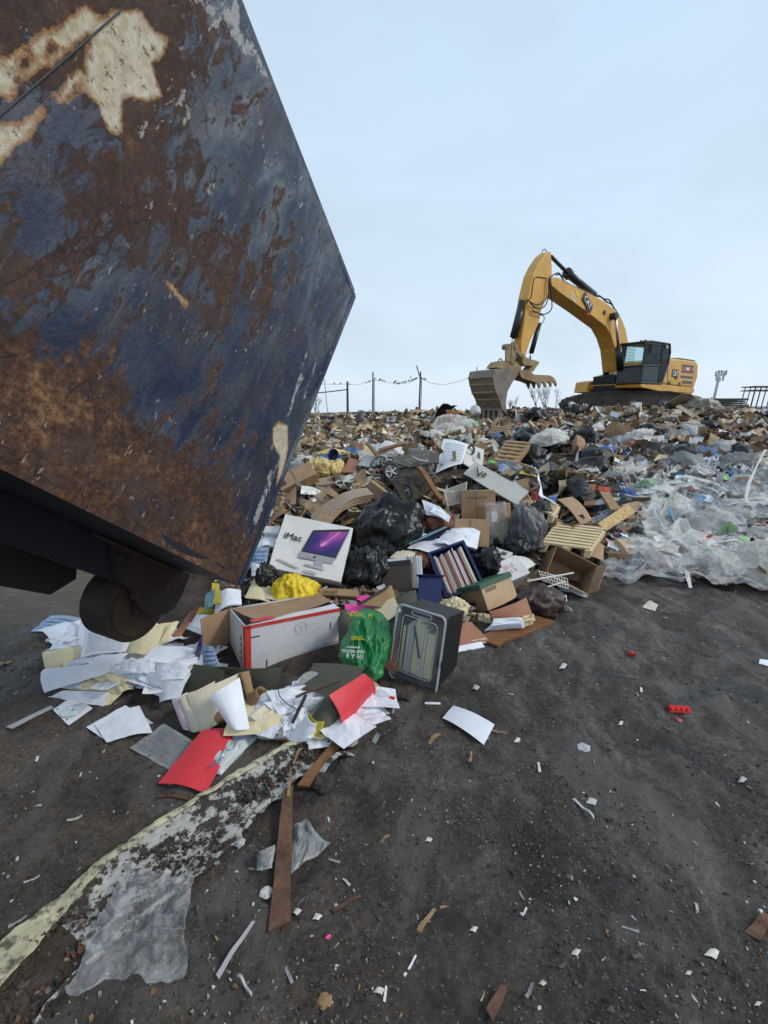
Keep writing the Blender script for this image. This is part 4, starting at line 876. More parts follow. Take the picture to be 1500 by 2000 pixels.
# --- the big white carton with red edges
r, w_, h_ = cbox('large_white_carton', 'large white cardboard box with red printed edges and torn bottom, standing in front', 'cardboard box', Z(480,1322,.0), Y(662,1276,2.98), Z(474,1224,.33), .34, m_whitecard, open_=['z1'], t=.006)
for b in [(-.001,.035,-.0035,-.0005,.0,h_),(0,w_,-.0035,-.0005,h_-.022,h_+.0005)]: pbox('red_stripe', r, m_redtrim, *b)
pbox('red_stripe', r, m_redtrim, -.004,-.0008,0,.03,0,h_)
pbox('printed_end', r, m_offwhite, -.003,-.0006,.031,.32,.01,h_-.01, label='narrow printed end of the box')
for k in range(9): pbox('print_bar', r, m_ink, -.0045,-.0032,.06,.075+.02*(k % 2),.06+k*.022,.072+k*.022)
for b in [(.02,.09,h_-.085,h_-.077),(w_-.075,w_-.067,h_-.14,h_-.09),(.13,.138,.03,.08)]: pbox('slot', r, m_ink, b[0], b[1], -.0012, -.0006, b[2], b[3])
pbox('crease', r, m_greyink, .045, w_-.01, -.0011, -.0005, .13, .1315)
V = []; F = []
for rr in (.045, .036): tube(V, F, [(w_*.56+rr*cos(t), -.001, h_-.085+rr*.95*sin(t)) for t in np.linspace(0, 2*pi, 25)], .0012, 4, False)
poly('seal_print', r, m_greyink, [(w_*.56-.018, h_-.07), (w_*.56+.02, h_-.07), (w_*.56+.012, h_-.085), (w_*.56+.012, h_-.115), (w_*.56-.002, h_-.115), (w_*.56-.002, h_-.085)], -.0012, -.0006); mk('seal_print', V, F, m_greyink, r)
# torn bottom layer
pts = [(.12, 0)]+[(.12+i*(w_-.13)/16, .025+.085*i/16+.012*(RNG.random()-.5)*2) for i in range(17)]+[(w_-.008, 0)]
poly('torn_layer', r, m_grey if False else MAT('torn_grey_card', (.34,.33,.35), .9, .15, 12, .3, 60, dirt=.3), pts, -.0018, -.0006)
flap(r, [V3((0,.34,h_)), V3((w_,.34,h_)), V3((w_*.97,.10,h_+.02)), V3((.10,.05,h_-.01))], m_cardin, .015)
flap(r, [V3((.006,.0,h_)), V3((w_,.0,h_)), V3((w_*.98,.06,h_+.012)), V3((.06,.09,h_-.03))], m_whitecard, .004)
pbox('red_label', r, m_redtrim, .05, .2, .025, .07, h_+.004, h_+.006)
flap(r, [V3((-.002,.34,0.0)), V3((-.002,.34,h_)), V3((-.20,.27,h_-.01)), V3((-.2,.25,-.0))], m_cardin, .01)
# --- clear lidded tub
r, w_, h_ = cbox('storage_tub', 'black plastic storage tub with a clear lid, standing on its side full of folders', 'storage tub', Z(770,1312,.01), Z(852,1345,.0), Z(787,1183,.43), .26, m_black, open_=['y0'], t=.008, part='tub_body')
V = []; F = []
def rrect(x0, x1, z0, z1, rd, k=5):
    P = []
    for cx, cz, a0 in ((x1-rd, z0+rd, -90), (x1-rd, z1-rd, 0), (x0+rd, z1-rd, 90), (x0+rd, z0+rd, 180)):
        for i in range(k+1): a = R(a0+90*i/k); P.append((cx+rd*cos(a), cz+rd*sin(a)))
    return P
prism(V, F, rrect(-.02, w_+.02, -.03, h_+.02, .04), -.03, -.022); lid = mk('lid', V, F, m_lid, r)
V = []; F = []
P_ = rrect(-.016, w_+.016, -.026, h_+.016, .038); tube(V, F, [(a, -.032, b) for a, b in P_+P_[:1]], .007, 6, False)
P_ = rrect(.03, w_-.03, .035, h_-.04, .025); tube(V, F, [(a, -.031, b) for a, b in P_+P_[:1]], .003, 6, False)
P_ = rrect(w_*.3, w_*.75, h_-.025, h_+.0, .01); tube(V, F, [(a, -.033, b) for a, b in P_+P_[:1]], .003, 6, False)
mk('lid_rim', V, F, m_lidrim, lid)
V = []; F = []; tube(V, F, [(w_*.38, -.035, -.005), (w_*.5, -.04, -.028), (w_*.88, -.045, -.03), (w_*.93, -.04, -.005)], .010, 8); mk('lid_clip', V, F, m_black, r); pbox('lid_clip', r, m_black, w_-.005, w_+.03, -.034, -.0, .145, .185)
pbox('rim', r, m_black, w_-.002, w_+.016, -.018, .02, .0, h_)
for k, (a, b, m_) in enumerate([(.03, .065, m_manila), (.067, .08, m_offwhite), (.085, .11, m_greyink), (.115, .15, m_manila), (.152, .18, m_grey_manila), (.185, .2, m_offwhite), (.203, .25, m_manila)]):
    if b < w_: pbox('stored_folder', r, m_, a, min(b, w_-.012), -.004*(k % 3)-.008, .2, .035, h_-.05-.022*abs(k-3))
V = []; F = []
for k in range(22): bx(V, F, .055, .063, -.02, -.012, .05+k*.0145, .058+k*.0145)
mk('spiral_binding', V, F, m_ink, r)
V = []; F = []; tube(V, F, [(.11, -.021, h_*.78), (.17, -.021, h_*.35)], .005, 6); mk('pen', V, F, m_ink, r)

def bag_mesh(name, seed, rad=(1, 1, 1), amp=.16, sub=5, knot=True, stretchy=.5):
    bm = bmesh.new(); bmesh.ops.create_icosphere(bm, subdivisions=sub, radius=1)
    for v in bm.verts:
        d_ = v.co.normalized(); s_ = V3((seed*7.3, seed*3.1, seed))
        big = noise.noise(d_*1.3+s_)*.28+noise.noise(d_*2.6+s_)*.14
        th_ = atan2(d_.y, d_.x); q = V3((cos(th_)*2.2, sin(th_)*2.2, d_.z*stretchy))*2.1+s_+noise.noise_vector(d_*2+s_)*.7
        rg = abs(noise.noise(q*.8)); rg2 = abs(noise.noise(V3((d_.x*6, d_.y*3.5, d_.z*4.5))+s_+noise.noise_vector(d_*2.4)*.8)); rg3 = abs(noise.noise(V3((d_.x*9, d_.y*16, d_.z*8))+s_+noise.noise_vector(d_*5)*.6))
        r_ = 1+big+amp*(rg*1.5-.3)+amp*.5*(rg2-.2)+amp*.16*(rg3-.2)
        p = d_*r_
        if knot and d_.z > .8: p += V3((0, 0, 1))*((d_.z-.8)/.2)**2*.28; f = 1-.5*((d_.z-.8)/.2); p.x *= f; p.y *= f
        if p.z < -.45: p.z = -.45+(p.z+.45)*.3
        v.co = V3((p.x*rad[0], p.y*rad[1], (p.z+.5)*rad[2]))
    me = bpy.data.meshes.new(name); bm.to_mesh(me); bm.free(); me.polygons.foreach_set('use_smooth', [True]*len(me.polygons)); return me
def bag(label, p, rad, mat, seed, rot=(0, 0, 0), name='rubbish_bag', cat='bag', group=None, sub=5, amp=.16, knot=True, stretchy=.5):
    me = bag_mesh(name, seed, rad, amp, sub, knot, stretchy); me.materials.append(mat); o = bpy.data.objects.new(name, me); COL.objects.link(o); o.location = p; o.rotation_euler = rot
    return tag(o, label, cat, group)
p = Y(757,1078,4.22); bag('huge glossy black rubbish bag bulging above the computer carton', p, (.34, .28, .34), m_blackbag, 1.2, (0, .15, .5), knot=False, amp=.06, sub=6)
bag('slumped black rubbish bag squeezed under the huge one', Y(718,1150,3.85), (.24, .2, .27), m_blackbag, 2.7, (0, .3, 1), knot=False, sub=6, amp=.1)
bag('small black bag scrap beside the yellow bag', Y(528,1165,3.42), (.10, .08, .17), m_blackbag, 3.1, (0, -.2, 1), amp=.3)
bag('crumpled yellow plastic bag below the computer carton', Y(575,1172,3.30), (.17, .12, .13), m_yellow, 4.3, (0, .1, .3), amp=.3, name='plastic_bag', knot=False)
# --- green shopping bag with lettering
def green_bag():
    P = [(692,1197),(712,1188),(738,1193),(757,1210),(766,1243),(760,1275),(750,1300),(748,1322),(730,1330),(710,1316),(685,1302),(664,1290),(664,1262),(678,1235),(684,1213)]
    c = Z(712, 1270, .17); y0 = c.y
    nu, nv = 44, 44; V = []; F = []
    cx = sum(a for a, b in P)/len(P); cy = sum(b for a, b in P)/len(P)
    ang = sorted([(atan2(b-cy, a-cx), sqrt((a-cx)**2+(b-cy)**2)) for a, b in P])
    def rad(t):
        for i in range(len(ang)):
            a0, r0 = ang[i-1]; a1, r1 = ang[i]
            if i == 0: a0 -= 2*pi
            if a0 <= t <= a1: f = (t-a0)/(a1-a0+1e-9); f = f*f*(3-2*f); return r0*(1-f)+r1*f
        a0, r0 = ang[-1]; a1, r1 = ang[0]; a1 += 2*pi; f = (t-a0)/(a1-a0); return r0*(1-f)+r1*f
    NA, NR = 72, 22
    def surf(side):
        b = len(V)
        for i in range(NR+1):
            for k in range(NA):
                t = -pi+2*pi*k/NA; s_ = i/NR; rr = rad(t)*s_; px_, py_ = cx+rr*cos(t), cy+rr*sin(t)
                h0 = sqrt(max(0, 1-s_**2.5))*.04*side
                q = V3((px_*.06, py_*.022, 2.0)); wr = (1-abs(noise.noise(q+noise.noise_vector(q)*.5)))**3*.045+(1-abs(noise.noise(q*2.3)))**4*.02
                dep = c.y+(py_-1260)*-.0035 - h0*(1) - wr*(1 if side > 0 else 0)*min(1, (1-s_)*5)
                V.append(Y(px_, py_, dep))
        for i in range(NR):
            for k in range(NA):
                k2 = (k+1) % NA; f = (b+i*NA+k, b+i*NA+k2, b+(i+1)*NA+k2, b+(i+1)*NA+k); F.append(f if side > 0 else tuple(reversed(f)))
    surf(1); surf(-1)
    o = mk('shopping_bag', V, F, m_green, center=True, smooth=True); tag(o, 'green plastic shopping bag with yellow and white lettering beside the tub', 'shopping bag')
    bm = bmesh.new(); bm.from_mesh(o.data); bmesh.ops.remove_doubles(bm, verts=bm.verts, dist=.0015); bm.to_mesh(o.data); bm.free(); o.data.polygons.foreach_set('use_smooth', [True]*len(o.data.polygons))
    return o, c
gb, gc = green_bag()
def bag_text(s, px_, py_, ang, size, mat, dy=-.135, mirror=False):
    p = Y(px_, py_, gc.y+(py_-1260)*-.0035+dy)
    M = gb.matrix_world.inverted() @ Matrix.Translation(p) @ Matrix.Rotation(R(-8), 4, 'X') @ Matrix.Rotation(-ang, 4, 'Y') @ XZ
    return text(s, size, mat, M, gb, depth=.0008, bold=.0006)
bpy.context.view_layer.update()
bag_text("DOLL  M", 706, 1201, R(-6), .036, m_yellowink, -.075); bag_text("\"DOD", 698, 1246, R(178), .028, m_yellowink, -.12)
bag_text("I'M A B", 693, 1281, R(176), .034, m_whiteink, -.10); bag_text("AND RECYCL", 689, 1272, R(176), .022, m_whiteink, -.115); bag_text("REMEMBER ME", 690, 1264, R(176), .012, m_whiteink, -.12)
# --- file boxes
r, w_, h_ = cbox('file_box', 'navy plastic file box packed with red, white and cream folders, tipped towards the tub', 'file box', Y(873,1168,3.60), Y(944,1143,3.62), Y(858,1075,3.95), .34, m_navy, open_=['y0'], t=.008)
pbox('rim', r, m_navy, -.012, .012, -.012, .02, -.01, h_+.012); pbox('rim', r, m_navy, w_-.012, w_+.012, -.012, .02, -.01, h_+.012); pbox('rim', r, m_navy, .012, w_-.012, -.012, .02, h_-.01, h_+.012); pbox('rim', r, m_navy, .012, w_-.012, -.012, .02, -.01, .012)
x = .022; k = 0
cols = [m_offwhite, m_paper, m_grey_manila, m_redtrim, m_manila, m_paper, m_manila, m_offwhite, m_redink, m_paper, m_manila, m_paper, m_redtrim, m_paper]
while x < w_-.03:
    th_ = RNG.uniform(.006, .016); top = h_-RNG.uniform(.03, .075); yo = RNG.uniform(-.03, .02)
    V = []; F = []; bx(V, F, x, x+th_*.8, yo, .3, .025+RNG.random()*.02, top); mk('folder', V, F, cols[k % len(cols)], r); x += th_+.002; k += 1
r, w_, h_ = cbox('file_box', 'empty navy plastic file box lying behind the tub', 'file box', Y(815,1190,3.42), Y(862,1192,3.40), Y(812,1128,3.62), .3, m_navy, open_=['z1'], t=.007)
flap(r, [V3((0,.0,h_)), V3((w_,.0,h_)), V3((w_+.03,-.02,h_+.02)), V3((-.02,-.03,h_+.01))], m_navy, .0)
r, w_, h_ = cbox('woodgrain_box', 'dark wood-grain cardboard box stuffed with papers beside the black bag', 'box', Y(712,1168,3.66), Y(805,1160,3.60), Y(703,1103,3.82), .26, m_woodgrain, open_=['z1'], t=.006)
for k in range(9): sheet('paper', None, None, [V3((.02,.03+k*.024,h_-.05)), V3((w_-.03,.03+k*.024,h_-.05)), V3((w_-.03-.01*k,.02+k*.022,h_+.012+.02*RNG.random())), V3((.03+.01*k,.02+k*.022,h_+.01+.03*RNG.random()))], RNG.choice([m_paper, m_offwhite, m_greyink, m_ink]), .004, .004, parent=r, n=4)
pbox('box_edge', r, m_ink, -.003, w_+.003, -.004, -.001, h_-.04, h_+.001)
r = empty('magazine_stack', None, 'upright magazines and papers wedged right of the wood-grain box', 'magazines')
for k in range(5):
    C = [Y(800+k*5,1148,3.66-k*.01), Y(804+k*5,1150,3.64-k*.01), Y(801+k*5.2,1089,3.85), Y(797+k*5.2,1086,3.88)]
    a, b, c_, d_ = C; V = [a, b, c_, d_]+[q+V3((.03, .2, -.05)) for q in C]; F = [(0,1,2,3),(7,6,5,4),(0,4,5,1),(1,5,6,2),(2,6,7,3),(3,7,4,0)]; mk('magazine', V, F, [m_print, m_offwhite, m_grey_manila, m_paper, m_print2][k], r)
# --- archive boxes
r, w_, h_ = cbox('archive_box', 'buff and brown archive box with a dark green lid, tipped on its side', 'archive box', Y(954,1193,3.36), Y(1012,1166,3.55), Y(940,1148,3.42), .30, m_bank)
pbox('green_lid', r, m_greenlid, -.008, w_+.008, -.008, .308, h_-.012, h_+.03); pbox('end_panel', r, m_bankd, -.004, -.0008, .0, .3, .0, h_-.013, label='brown striped end of the box')
pbox('hand_hole', r, m_ink, -.0055, -.0042, .11, .19, h_*.3, h_*.3+.03); pbox('hand_hole', r, m_bankd, w_*.1, w_*.45, -.0045, -.0008, h_-.05, h_-.02)
r, w_, h_ = cbox('archive_box', 'white archive box with faded red print, lying open under the broken wire rack', 'archive box', Y(985,1142,3.72), Y(1034,1120,3.85), Y(958,1106,3.85), .3, m_offwhite)
pbox('front_face', r, m_whitecard, -.001, w_+.001, -.012, -.0075, -.001, h_+.001); text('23 LE\nB 1 X', .05, m_redink, Matrix.Translation((w_*.5, -.0135, h_*.5)) @ XZ, r, 'faded_print')
flap(r, [V3((w_,.0,h_)), V3((w_,.0,.04)), V3((w_+.14,.03,.06)), V3((w_+.12,.05,h_-.02))], m_offwhite, .01)
r, w_, h_ = cbox('open_cardboard_box', 'empty brown cardboard box lying on its side with its mouth facing out', 'cardboard box', Y(1067,1118,4.0), Y(1148,1160,3.92), Y(1098,1070,4.15), .30, m_cardin, open_=['y0'])
pbox('top_face', r, m_card, -.002, w_+.002, -.002, .3, h_+.0006, h_+.005); flap(r, [V3((w_,.0,h_)), V3((w_,.0,0)), V3((w_+.03,-.11,.02)), V3((w_+.04,-.10,h_))], m_card, .006); flap(r, [V3((0,0,0)), V3((w_,0,0)), V3((w_-.01,-.09,-.05)), V3((.01,-.09,-.06))], m_cardin, .006)
# --- cartons behind
def carton(label, p0, p1, p2, d, mat=m_card, tape=True, extra=None, name='cardboard_box', group=None, bev=.006):
    r, w_, h_ = cbox(name, label, 'cardboard box', p0, p1, p2, d, mat, bev=bev, group=group)
    if tape: pbox('tape_strip', r, m_cardgrey, w_*.47, w_*.53, -.0085, -.007, .0, h_)
    if extra: extra(r, w_, h_)
    return r, w_, h_
def ex1(r, w_, h_): text('THIS END UP', .035, m_brownink, Matrix.Translation((w_*.45, -.009, h_*.83)) @ XZ, r, 'faded_print')
carton('largest plain brown carton standing behind the clear-wrapped one', Y(901,1046,4.55), Y(968,1046,4.5), Y(905,958,4.62), .42, extra=ex1)
def ex2(r, w_, h_):
    pbox('label_sticker', r, m_print, w_*.18, w_*.42, -.0095, -.0078, h_*.55, h_*.8)
    sheet('clear_wrap', None, None, [V3((-.02,-.02,0)), V3((w_*.9,-.025,0)), V3((w_*.75,-.02,h_+.02)), V3((-.02,-.02,h_+.02))], m_clear, .001, .01, .02, parent=r, n=16)
carton('brown carton wrapped in torn clear film with a white label', Y(954,1064,4.32), Y(1003,1059,4.4), Y(958,985,4.42), .36, extra=ex2, tape=False)
carton('smaller brown carton in front of the largest plain one', Y(886,1066,4.22), Y(955,1070,4.2), Y(888,1012,4.32), .3)
carton('long brown carton lying beside the container edge', Y(549,958,5.2), Y(618,925,5.3), Y(552,925,5.4), .5, extra=lambda r, w_, h_: pbox('print_bar', r, m_brownink, w_*.05, w_*.2, -.009, -.0075, h_*.2, h_*.5))
carton('crushed brown carton with a handle slot and torn flap', Y(607,1003,4.6), Y(662,965,4.75), Y(590,985,4.75), .32, extra=lambda r, w_, h_: (pbox('handle_slot', r, m_brownink, w_*.6, w_*.8, -.0095, -.0078, h_*.3, h_*.42), pbox('label_sticker', r, m_paper, w_*.3, w_*.42, -.0095, -.0078, h_*.55, h_*.8)))
carton('flat pale cardboard tray behind the crushed carton', Y(618,948,5.3), Y(700,934,5.5), Y(622,934,5.5), .35, m_cardgrey, tape=False)
r, w_, h_ = carton('shallow brown box leaning under the folded pushchair', Y(722,938,4.95), Y(772,975,4.75), Y(713,924,5.1), .3, tape=False); 
pbox('front_edge', r, m_cardgrey, -.002, w_+.002, -.014, -.0075, h_-.002, h_+.012)
sheet('cardboard_sheet', 'tall tan cardboard panel leaning left of the shallow box', 'cardboard', [Y(680,965,5.1), Y(715,960,5.1), Y(714,915,5.3), Y(700,922,5.3)], m_card, .005, .01)
sheet('cardboard_sheet', 'small upright flap of brown cardboard beside the crushed carton', 'cardboard', [Y(552,990,4.8), Y(578,985,4.8), Y(578,950,5.0), Y(555,975,5.0)], m_cardin, .005, .01)
sheet('cardboard_sheet', 'brown cardboard panel standing between container and white carton', 'cardboard', [Y(522,1028,4.4), Y(556,1000,4.5), Y(552,985,4.7), Y(524,1003,4.7)], m_cardin, .005, .01)
r = empty('flattened_cartons', None, 'sheaf of flattened cardboard cartons bowing over the white carton', 'cardboard sheets')
for k in range(6):
    d_ = k*.006; sheet('flat_carton', None, None, [Y(606,1006+k*3.4,4.5-.04*k), Y(640,1012+k*3,4.3-.03*k), Y(730-k*2,966+k*3,4.6), Y(716-k*3,952+k*2,4.85)], [m_cardgrey, m_card][k % 2], .006, .06, .01, parent=r, n=8, ax='v')
# --- long white printed carton
r, w_, h_ = cbox('long_white_carton', 'long white printed carton lying open over the brown boxes', 'carton', Y(905,925,5.25), Y(1008,985,4.75), Y(904,888,5.45), .02, m_offwhite)
pbox('red_label', r, m_redink, w_*.32, w_*.42, -.0095, -.0078, h_*.35, h_*.62); text('10', .09, m_ink, Matrix.Translation((w_*.26, -.0095, h_*.5)) @ XZ, r, 'number_print', bold=.002)
sheet('inner_panel', None, None, [Y(852,930,5.2), Y(1003,1000,4.9), Y(1008,975,5.2), Y(905,905,5.5)], m_cardgrey, .005, .01, parent=None).parent = r; 
bpy.context.view_layer.update(); ob = r.children[-1]; ob.matrix_local = r.matrix_world.inverted() @ Matrix.Translation(ob.location)
o = sheet('instruction_panel', 'big white printed panel covered in columns of small text, behind the pushchair', 'printed panel', [Y(850,925,5.45), Y(903,905,5.5), Y(915,868,5.9), Y(866,857,6.0)], lines_mat('dense_printed_panel', (.72,.75,.78), (.12,.16,.25), 16, .8), .004, .02)
r = empty('printed_carton', None, 'white carton end printed with a black curved handle, beside the text panel', 'carton')
o = sheet('printed_face', None, None, [Y(905,905,5.55), Y(940,925,5.5), Y(946,878,5.95), Y(910,866,6.0)], m_offwhite, .01, .0); o.parent = r; o['category'] = ''; del o['category']
V = []; F = []; tube(V, F, [Y(914,876,5.9), Y(917,871,5.9), Y(922,870,5.9), Y(926,875,5.88), Y(925,883,5.83), Y(920,889,5.78)], .014, 6); mk('handle_print', V, F, m_ink, r)
V = []; F = []; a = [Y(930,893,5.68), Y(938,898,5.64), Y(937,884,5.76), Y(933,882,5.78)]; V = [tuple(q+V3((0, -.015, 0))) for q in a]; mk('picture_print', V, [(0,1,2,3)], m_grey, r)
# --- wire rack
r = empty('wire_rack', None, 'pale wire shelf rack standing between the cartons and the pushchair', 'wire rack')
V = []; F = []
A0, A1, A2, A3 = Y(868,958,4.85), Y(912,942,4.85), Y(906,980,4.65), Y(874,988,4.62)
for k in range(15): t = k/14; tube(V, F, [A0.lerp(A3, t), A1.lerp(A2, t)], .0035, 5)
tube(V, F, [A0, A1, A2, A3, A0], .006, 6); mk('wire_grid', V, F, m_wire, r)
r = empty('wire_basket', None, 'broken white wire basket with a loose rod in front of the open box', 'wire basket')
V = []; F = []
A0, A1, A2, A3 = Y(1052,1115,3.85), Y(1108,1130,3.85), Y(1110,1150,3.72), Y(1060,1134,3.72)
for k in range(11): t = k/10; tube(V, F, [A0.lerp(A1, t), A3.lerp(A2, t)], .003, 5)
for k in range(4): t = k/3; tube(V, F, [A0.lerp(A3, t), A1.lerp(A2, t)], .003, 5)
mk('wire_grid', V, F, m_wire, r); V = []; F = []; tube(V, F, [Y(1030,1135,3.62), Y(1120,1119,3.72)], .008, 8); mk('rod', V, F, m_wire, r)
V = []; F = []; tube(V, F, [Y(1070,1146,3.55), Y(1103,1136,3.6)], .006, 8); mk('rod', V, F, m_wire, r)
# --- pushchair
r = empty('pushchair', None, 'folded grey-green pushchair lying on its side on the heap', 'pushchair')
def wheel(a, b, y, rad, tilt, nm='wheel'):
    c = Y(a, b, y); ax = V3(tilt).normalized(); s1 = ax.cross(V3((0, 0, 1))).normalized(); s2 = ax.cross(s1)
    V = []; F = []; tube(V, F, [c+(s1*cos(t)+s2*sin(t))*rad*.86 for t in np.linspace(0, 2*pi, 25)], rad*.16, 8, False); w0 = mk(nm, V, F, m_black, r, smooth=True)
    V = []; F = []; tube(V, F, [c+(s1*cos(t)+s2*sin(t))*rad*.68 for t in np.linspace(0, 2*pi, 25)], rad*.07, 6, False); disc(V, F, c, ax, rad*.2, rad*.3, 12)
    for k in range(5):
        t = 2*pi*k/5; tube(V, F, [c+(s1*cos(t)+s2*sin(t))*rad*.1, c+(s1*cos(t)+s2*sin(t))*rad*.7], rad*.11, 6)
    mk('spoked_rim', V, F, m_silver, w0)
wheel(765,921,5.05,.10,(.35,-1,.35)); wheel(787,963,4.85,.105,(-.1,-1,.35)); wheel(738,903,5.25,.10,(-.5,-.45,.9)); wheel(774,938,5.0,.065,(.1,-1,.2))
sheet('hood_panel', None, None, [Y(757,893,5.3), Y(770,915,5.15), Y(835,908,5.3), Y(838,886,5.6)], m_stroller, .02, .07, .01, parent=r, n=12)
sheet('hood_panel', None, None, [Y(793,876,5.7), Y(800,900,5.4), Y(858,905,5.45), Y(850,883,5.75)], m_stroller, .02, .06, .0, parent=r, n=12)
sheet('seat_fabric', None, None, [Y(772,915,5.2), Y(790,960,4.95), Y(848,940,5.15), Y(840,905,5.4)], m_fabric, .05, .05, .03, parent=r, n=12)
sheet('tray', None, None, [Y(800,876,5.6), Y(802,892,5.45), Y(822,888,5.5), Y(822,873,5.65)], m_grey, .015, .02, parent=r, n=6)
bag_later = True
sheet('seat_fabric', None, None, [Y(745,925,5.1), Y(790,985,4.75), Y(845,955,4.95), Y(830,900,5.3)], m_fabric, .08, .08, .05, parent=r, n=14)
V = []; F = []
for P, q in (([(750,905),(760,900),(800,912),(850,902)],5.15),([(775,950),(800,935),(845,925),(853,935)],5.0),([(742,900),(750,915),(768,935),(786,960)],5.05),([(818,905),(828,925),(852,925)],5.1),([(795,960),(825,940),(850,930)],4.95)):
    tube(V, F, [Y(a, b, q) for a, b in P], .014, 8)
mk('frame_tube', V, F, m_grey, r)
V = []; F = []
for P, q, rr in (([(806,893),(820,900),(836,902)],5.05,.016),([(846,905),(838,925),(842,938)],5.05,.01),([(840,910),(832,925),(826,938)],5.1,.01)): tube(V, F, [Y(a, b, q) for a, b in P], rr, 6)
mk('arm_rest', V, F, m_silver, r)
def beam(name, label, cat, a, b, wd, th, mat, nrm=None, group=None, seg=6, bendy=.01, taper=1):
    """a board between two world points, with slight bends and a splintered end"""
    d_ = b-a; L = d_.length; d_.normalize(); up = V3(nrm) if nrm else V3((0, -.3, 1)); s_ = d_.cross(up).normalized(); t_ = s_.cross(d_)
    V = []; F = []; sd_ = RNG.random()*30
    for i in range(seg+1):
        f = i/seg; c = a+d_*L*f+t_*bendy*noise.noise(V3((f*2, sd_, 0)))*2; w2 = wd*(1+(taper-1)*f)/2*(1+.12*noise.noise(V3((f*5, sd_, 4))))
        e = (RNG.uniform(-1, 1)*wd*.25 if i in (0, seg) else 0)
        V += [c-s_*w2+d_*e, c+s_*w2-d_*e, c+s_*w2+t_*th-d_*e, c-s_*w2+t_*th+d_*e]
    for i in range(seg):
        for k in range(4): F.append((i*4+k, i*4+(k+1) % 4, (i+1)*4+(k+1) % 4, (i+1)*4+k))
    F += [(3, 2, 1, 0), tuple(seg*4+k for k in range(4))]
    return tag(mk(name, V, F, mat, center=True), label, cat, group)
beam('board', 'varnished brown batten lying across the pushchair wheels', 'board', Y(818,915,4.95), Y(862,978,4.6), .05, .03, m_redwood)
beam('board', 'varnished frame rail behind the pushchair', 'board', Y(740,882,5.8), Y(790,870,6.0), .06, .03, m_redwood); beam('board', 'thin varnished rail slanting down to the pushchair wheel', 'board', Y(716,868,6.0), Y(744,900,5.5), .04, .03, m_redwood)
sheet('panel', 'tan panel leaning behind the thin varnished rail', 'panel', [Y(700,898,5.9), Y(735,895,5.8), Y(718,868,6.1), Y(715,868,6.1)], m_manila, .01)
sheet('panel', 'grey framed panel left of the pushchair wheel', 'panel', [Y(698,908,5.6), Y(722,912,5.5), Y(735,893,5.7), Y(716,888,5.8)], m_silver, .01)
sheet('cardboard_sheet', 'stained brown hardboard sheet near the yellow foam', 'cardboard', [Y(667,923,5.6), Y(708,925,5.5), Y(704,900,5.8), Y(682,895,5.9)], m_terra, .01, .01)
bag('lump of pale yellow foam padding behind the cartons', Y(655,928,5.75), (.13, .1, .12), m_foam, 5.5, (0, .2, 1), name='foam_padding', cat='foam', knot=False, amp=.3)
bag('folded yellow foam sheet beside the blue pipe', Y(650,890,6.4), (.2, .1, .06), m_foam, 6.6, (0, 0, .2), name='foam_padding', cat='foam', knot=False, amp=.3)
bag('brown matted insulation lump beyond the long carton', Y(622,928,5.7), (.18, .14, .13), m_foam, 7.1, (0, 0, 2), name='insulation', cat='insulation', knot=False, amp=.4)
V = []; F = []; a = Y(651,886,6.1); dr = V3((-.1, -1, .35)).normalized(); tube(V, F, [a, a+dr*-.35], .065, 18, False); tube(V, F, [a, a+dr*-.35], .054, 18, False); tube(V, F, [a+dr*-.01, a+dr*.0], .068, 18, False); tag(mk('pipe', V, F, m_blue, center=True, smooth=True), 'open end of a blue pipe poking out beside the foam', 'pipe')
bag('crumpled blue rag beside the yellow foam', Y(630,905,5.9), (.09, .07, .06), m_blue, 8.1, name='rag', cat='rag', knot=False, amp=.4)
# --- pallets and boards to the right
def pallet(label, P, n_=8, th=.02, name='pallet', group=None, mat=m_paleslat, gap=.5):
    a, b, c_, d_ = P; r = empty(name, None, label, 'pallet', group); nn = (b-a).cross(d_-a).normalized()
    for k in range(n_):
        t = (k+.5)/n_; hw = gap/n_/2; V = []
        for s_, o_ in ((t-hw, 0), (t+hw, 0)):
            p0, p1 = a.lerp(d_, s_), b.lerp(c_, s_); V += [p0, p1]
        V = [V[0], V[1], V[3], V[2]]; V = [tuple(v) for v in V]+[tuple(v-nn*th) for v in V]
        mk('slat', V, [(0,1,2,3),(7,6,5,4),(0,4,5,1),(1,5,6,2),(2,6,7,3),(3,7,4,0)], mat, r)
    for k in range(3):
        t = k/2; p0, p1 = a.lerp(b, t*.96+.02), d_.lerp(c_, t*.96+.02); u_ = (b-a).normalized()*.03
        V = [p0-nn*th-u_, p0-nn*th+u_, p1-nn*th+u_, p1-nn*th-u_]; V = [tuple(v) for v in V]+[tuple(V3(v)-nn*.08) for v in V]
        mk('bearer', V, [(0,1,2,3),(7,6,5,4),(0,4,5,1),(1,5,6,2),(2,6,7,3),(3,7,4,0)], mat, r)
    return r
pallet('pale new wooden pallet lying tilted left of the clear film', [Y(1060,1060,4.35), Y(1152,1072,4.3), Y(1182,1030,4.85), Y(1090,1018,4.95)])
pallet('small light pallet wedged under white sheets above the clear bag', [Y(1022,985,5.0), Y(1078,1004,4.8), Y(1092,985,5.2), Y(1035,965,5.4)], 6)
pallet('weathered orange pallet leaning on the slope behind the long carton', [Y(966,900,6.6), Y(1000,905,6.5), Y(1038,862,7.6), Y(990,858,7.8)], 6, mat=m_wood)
sheet('strand_board', 'strip of golden strand board leaning behind the pale pallet', 'strand board', [Y(1168,1022,4.9), Y(1184,1036,4.8), Y(1241,1000,5.2), Y(1226,983,5.35)], m_osb, .02)
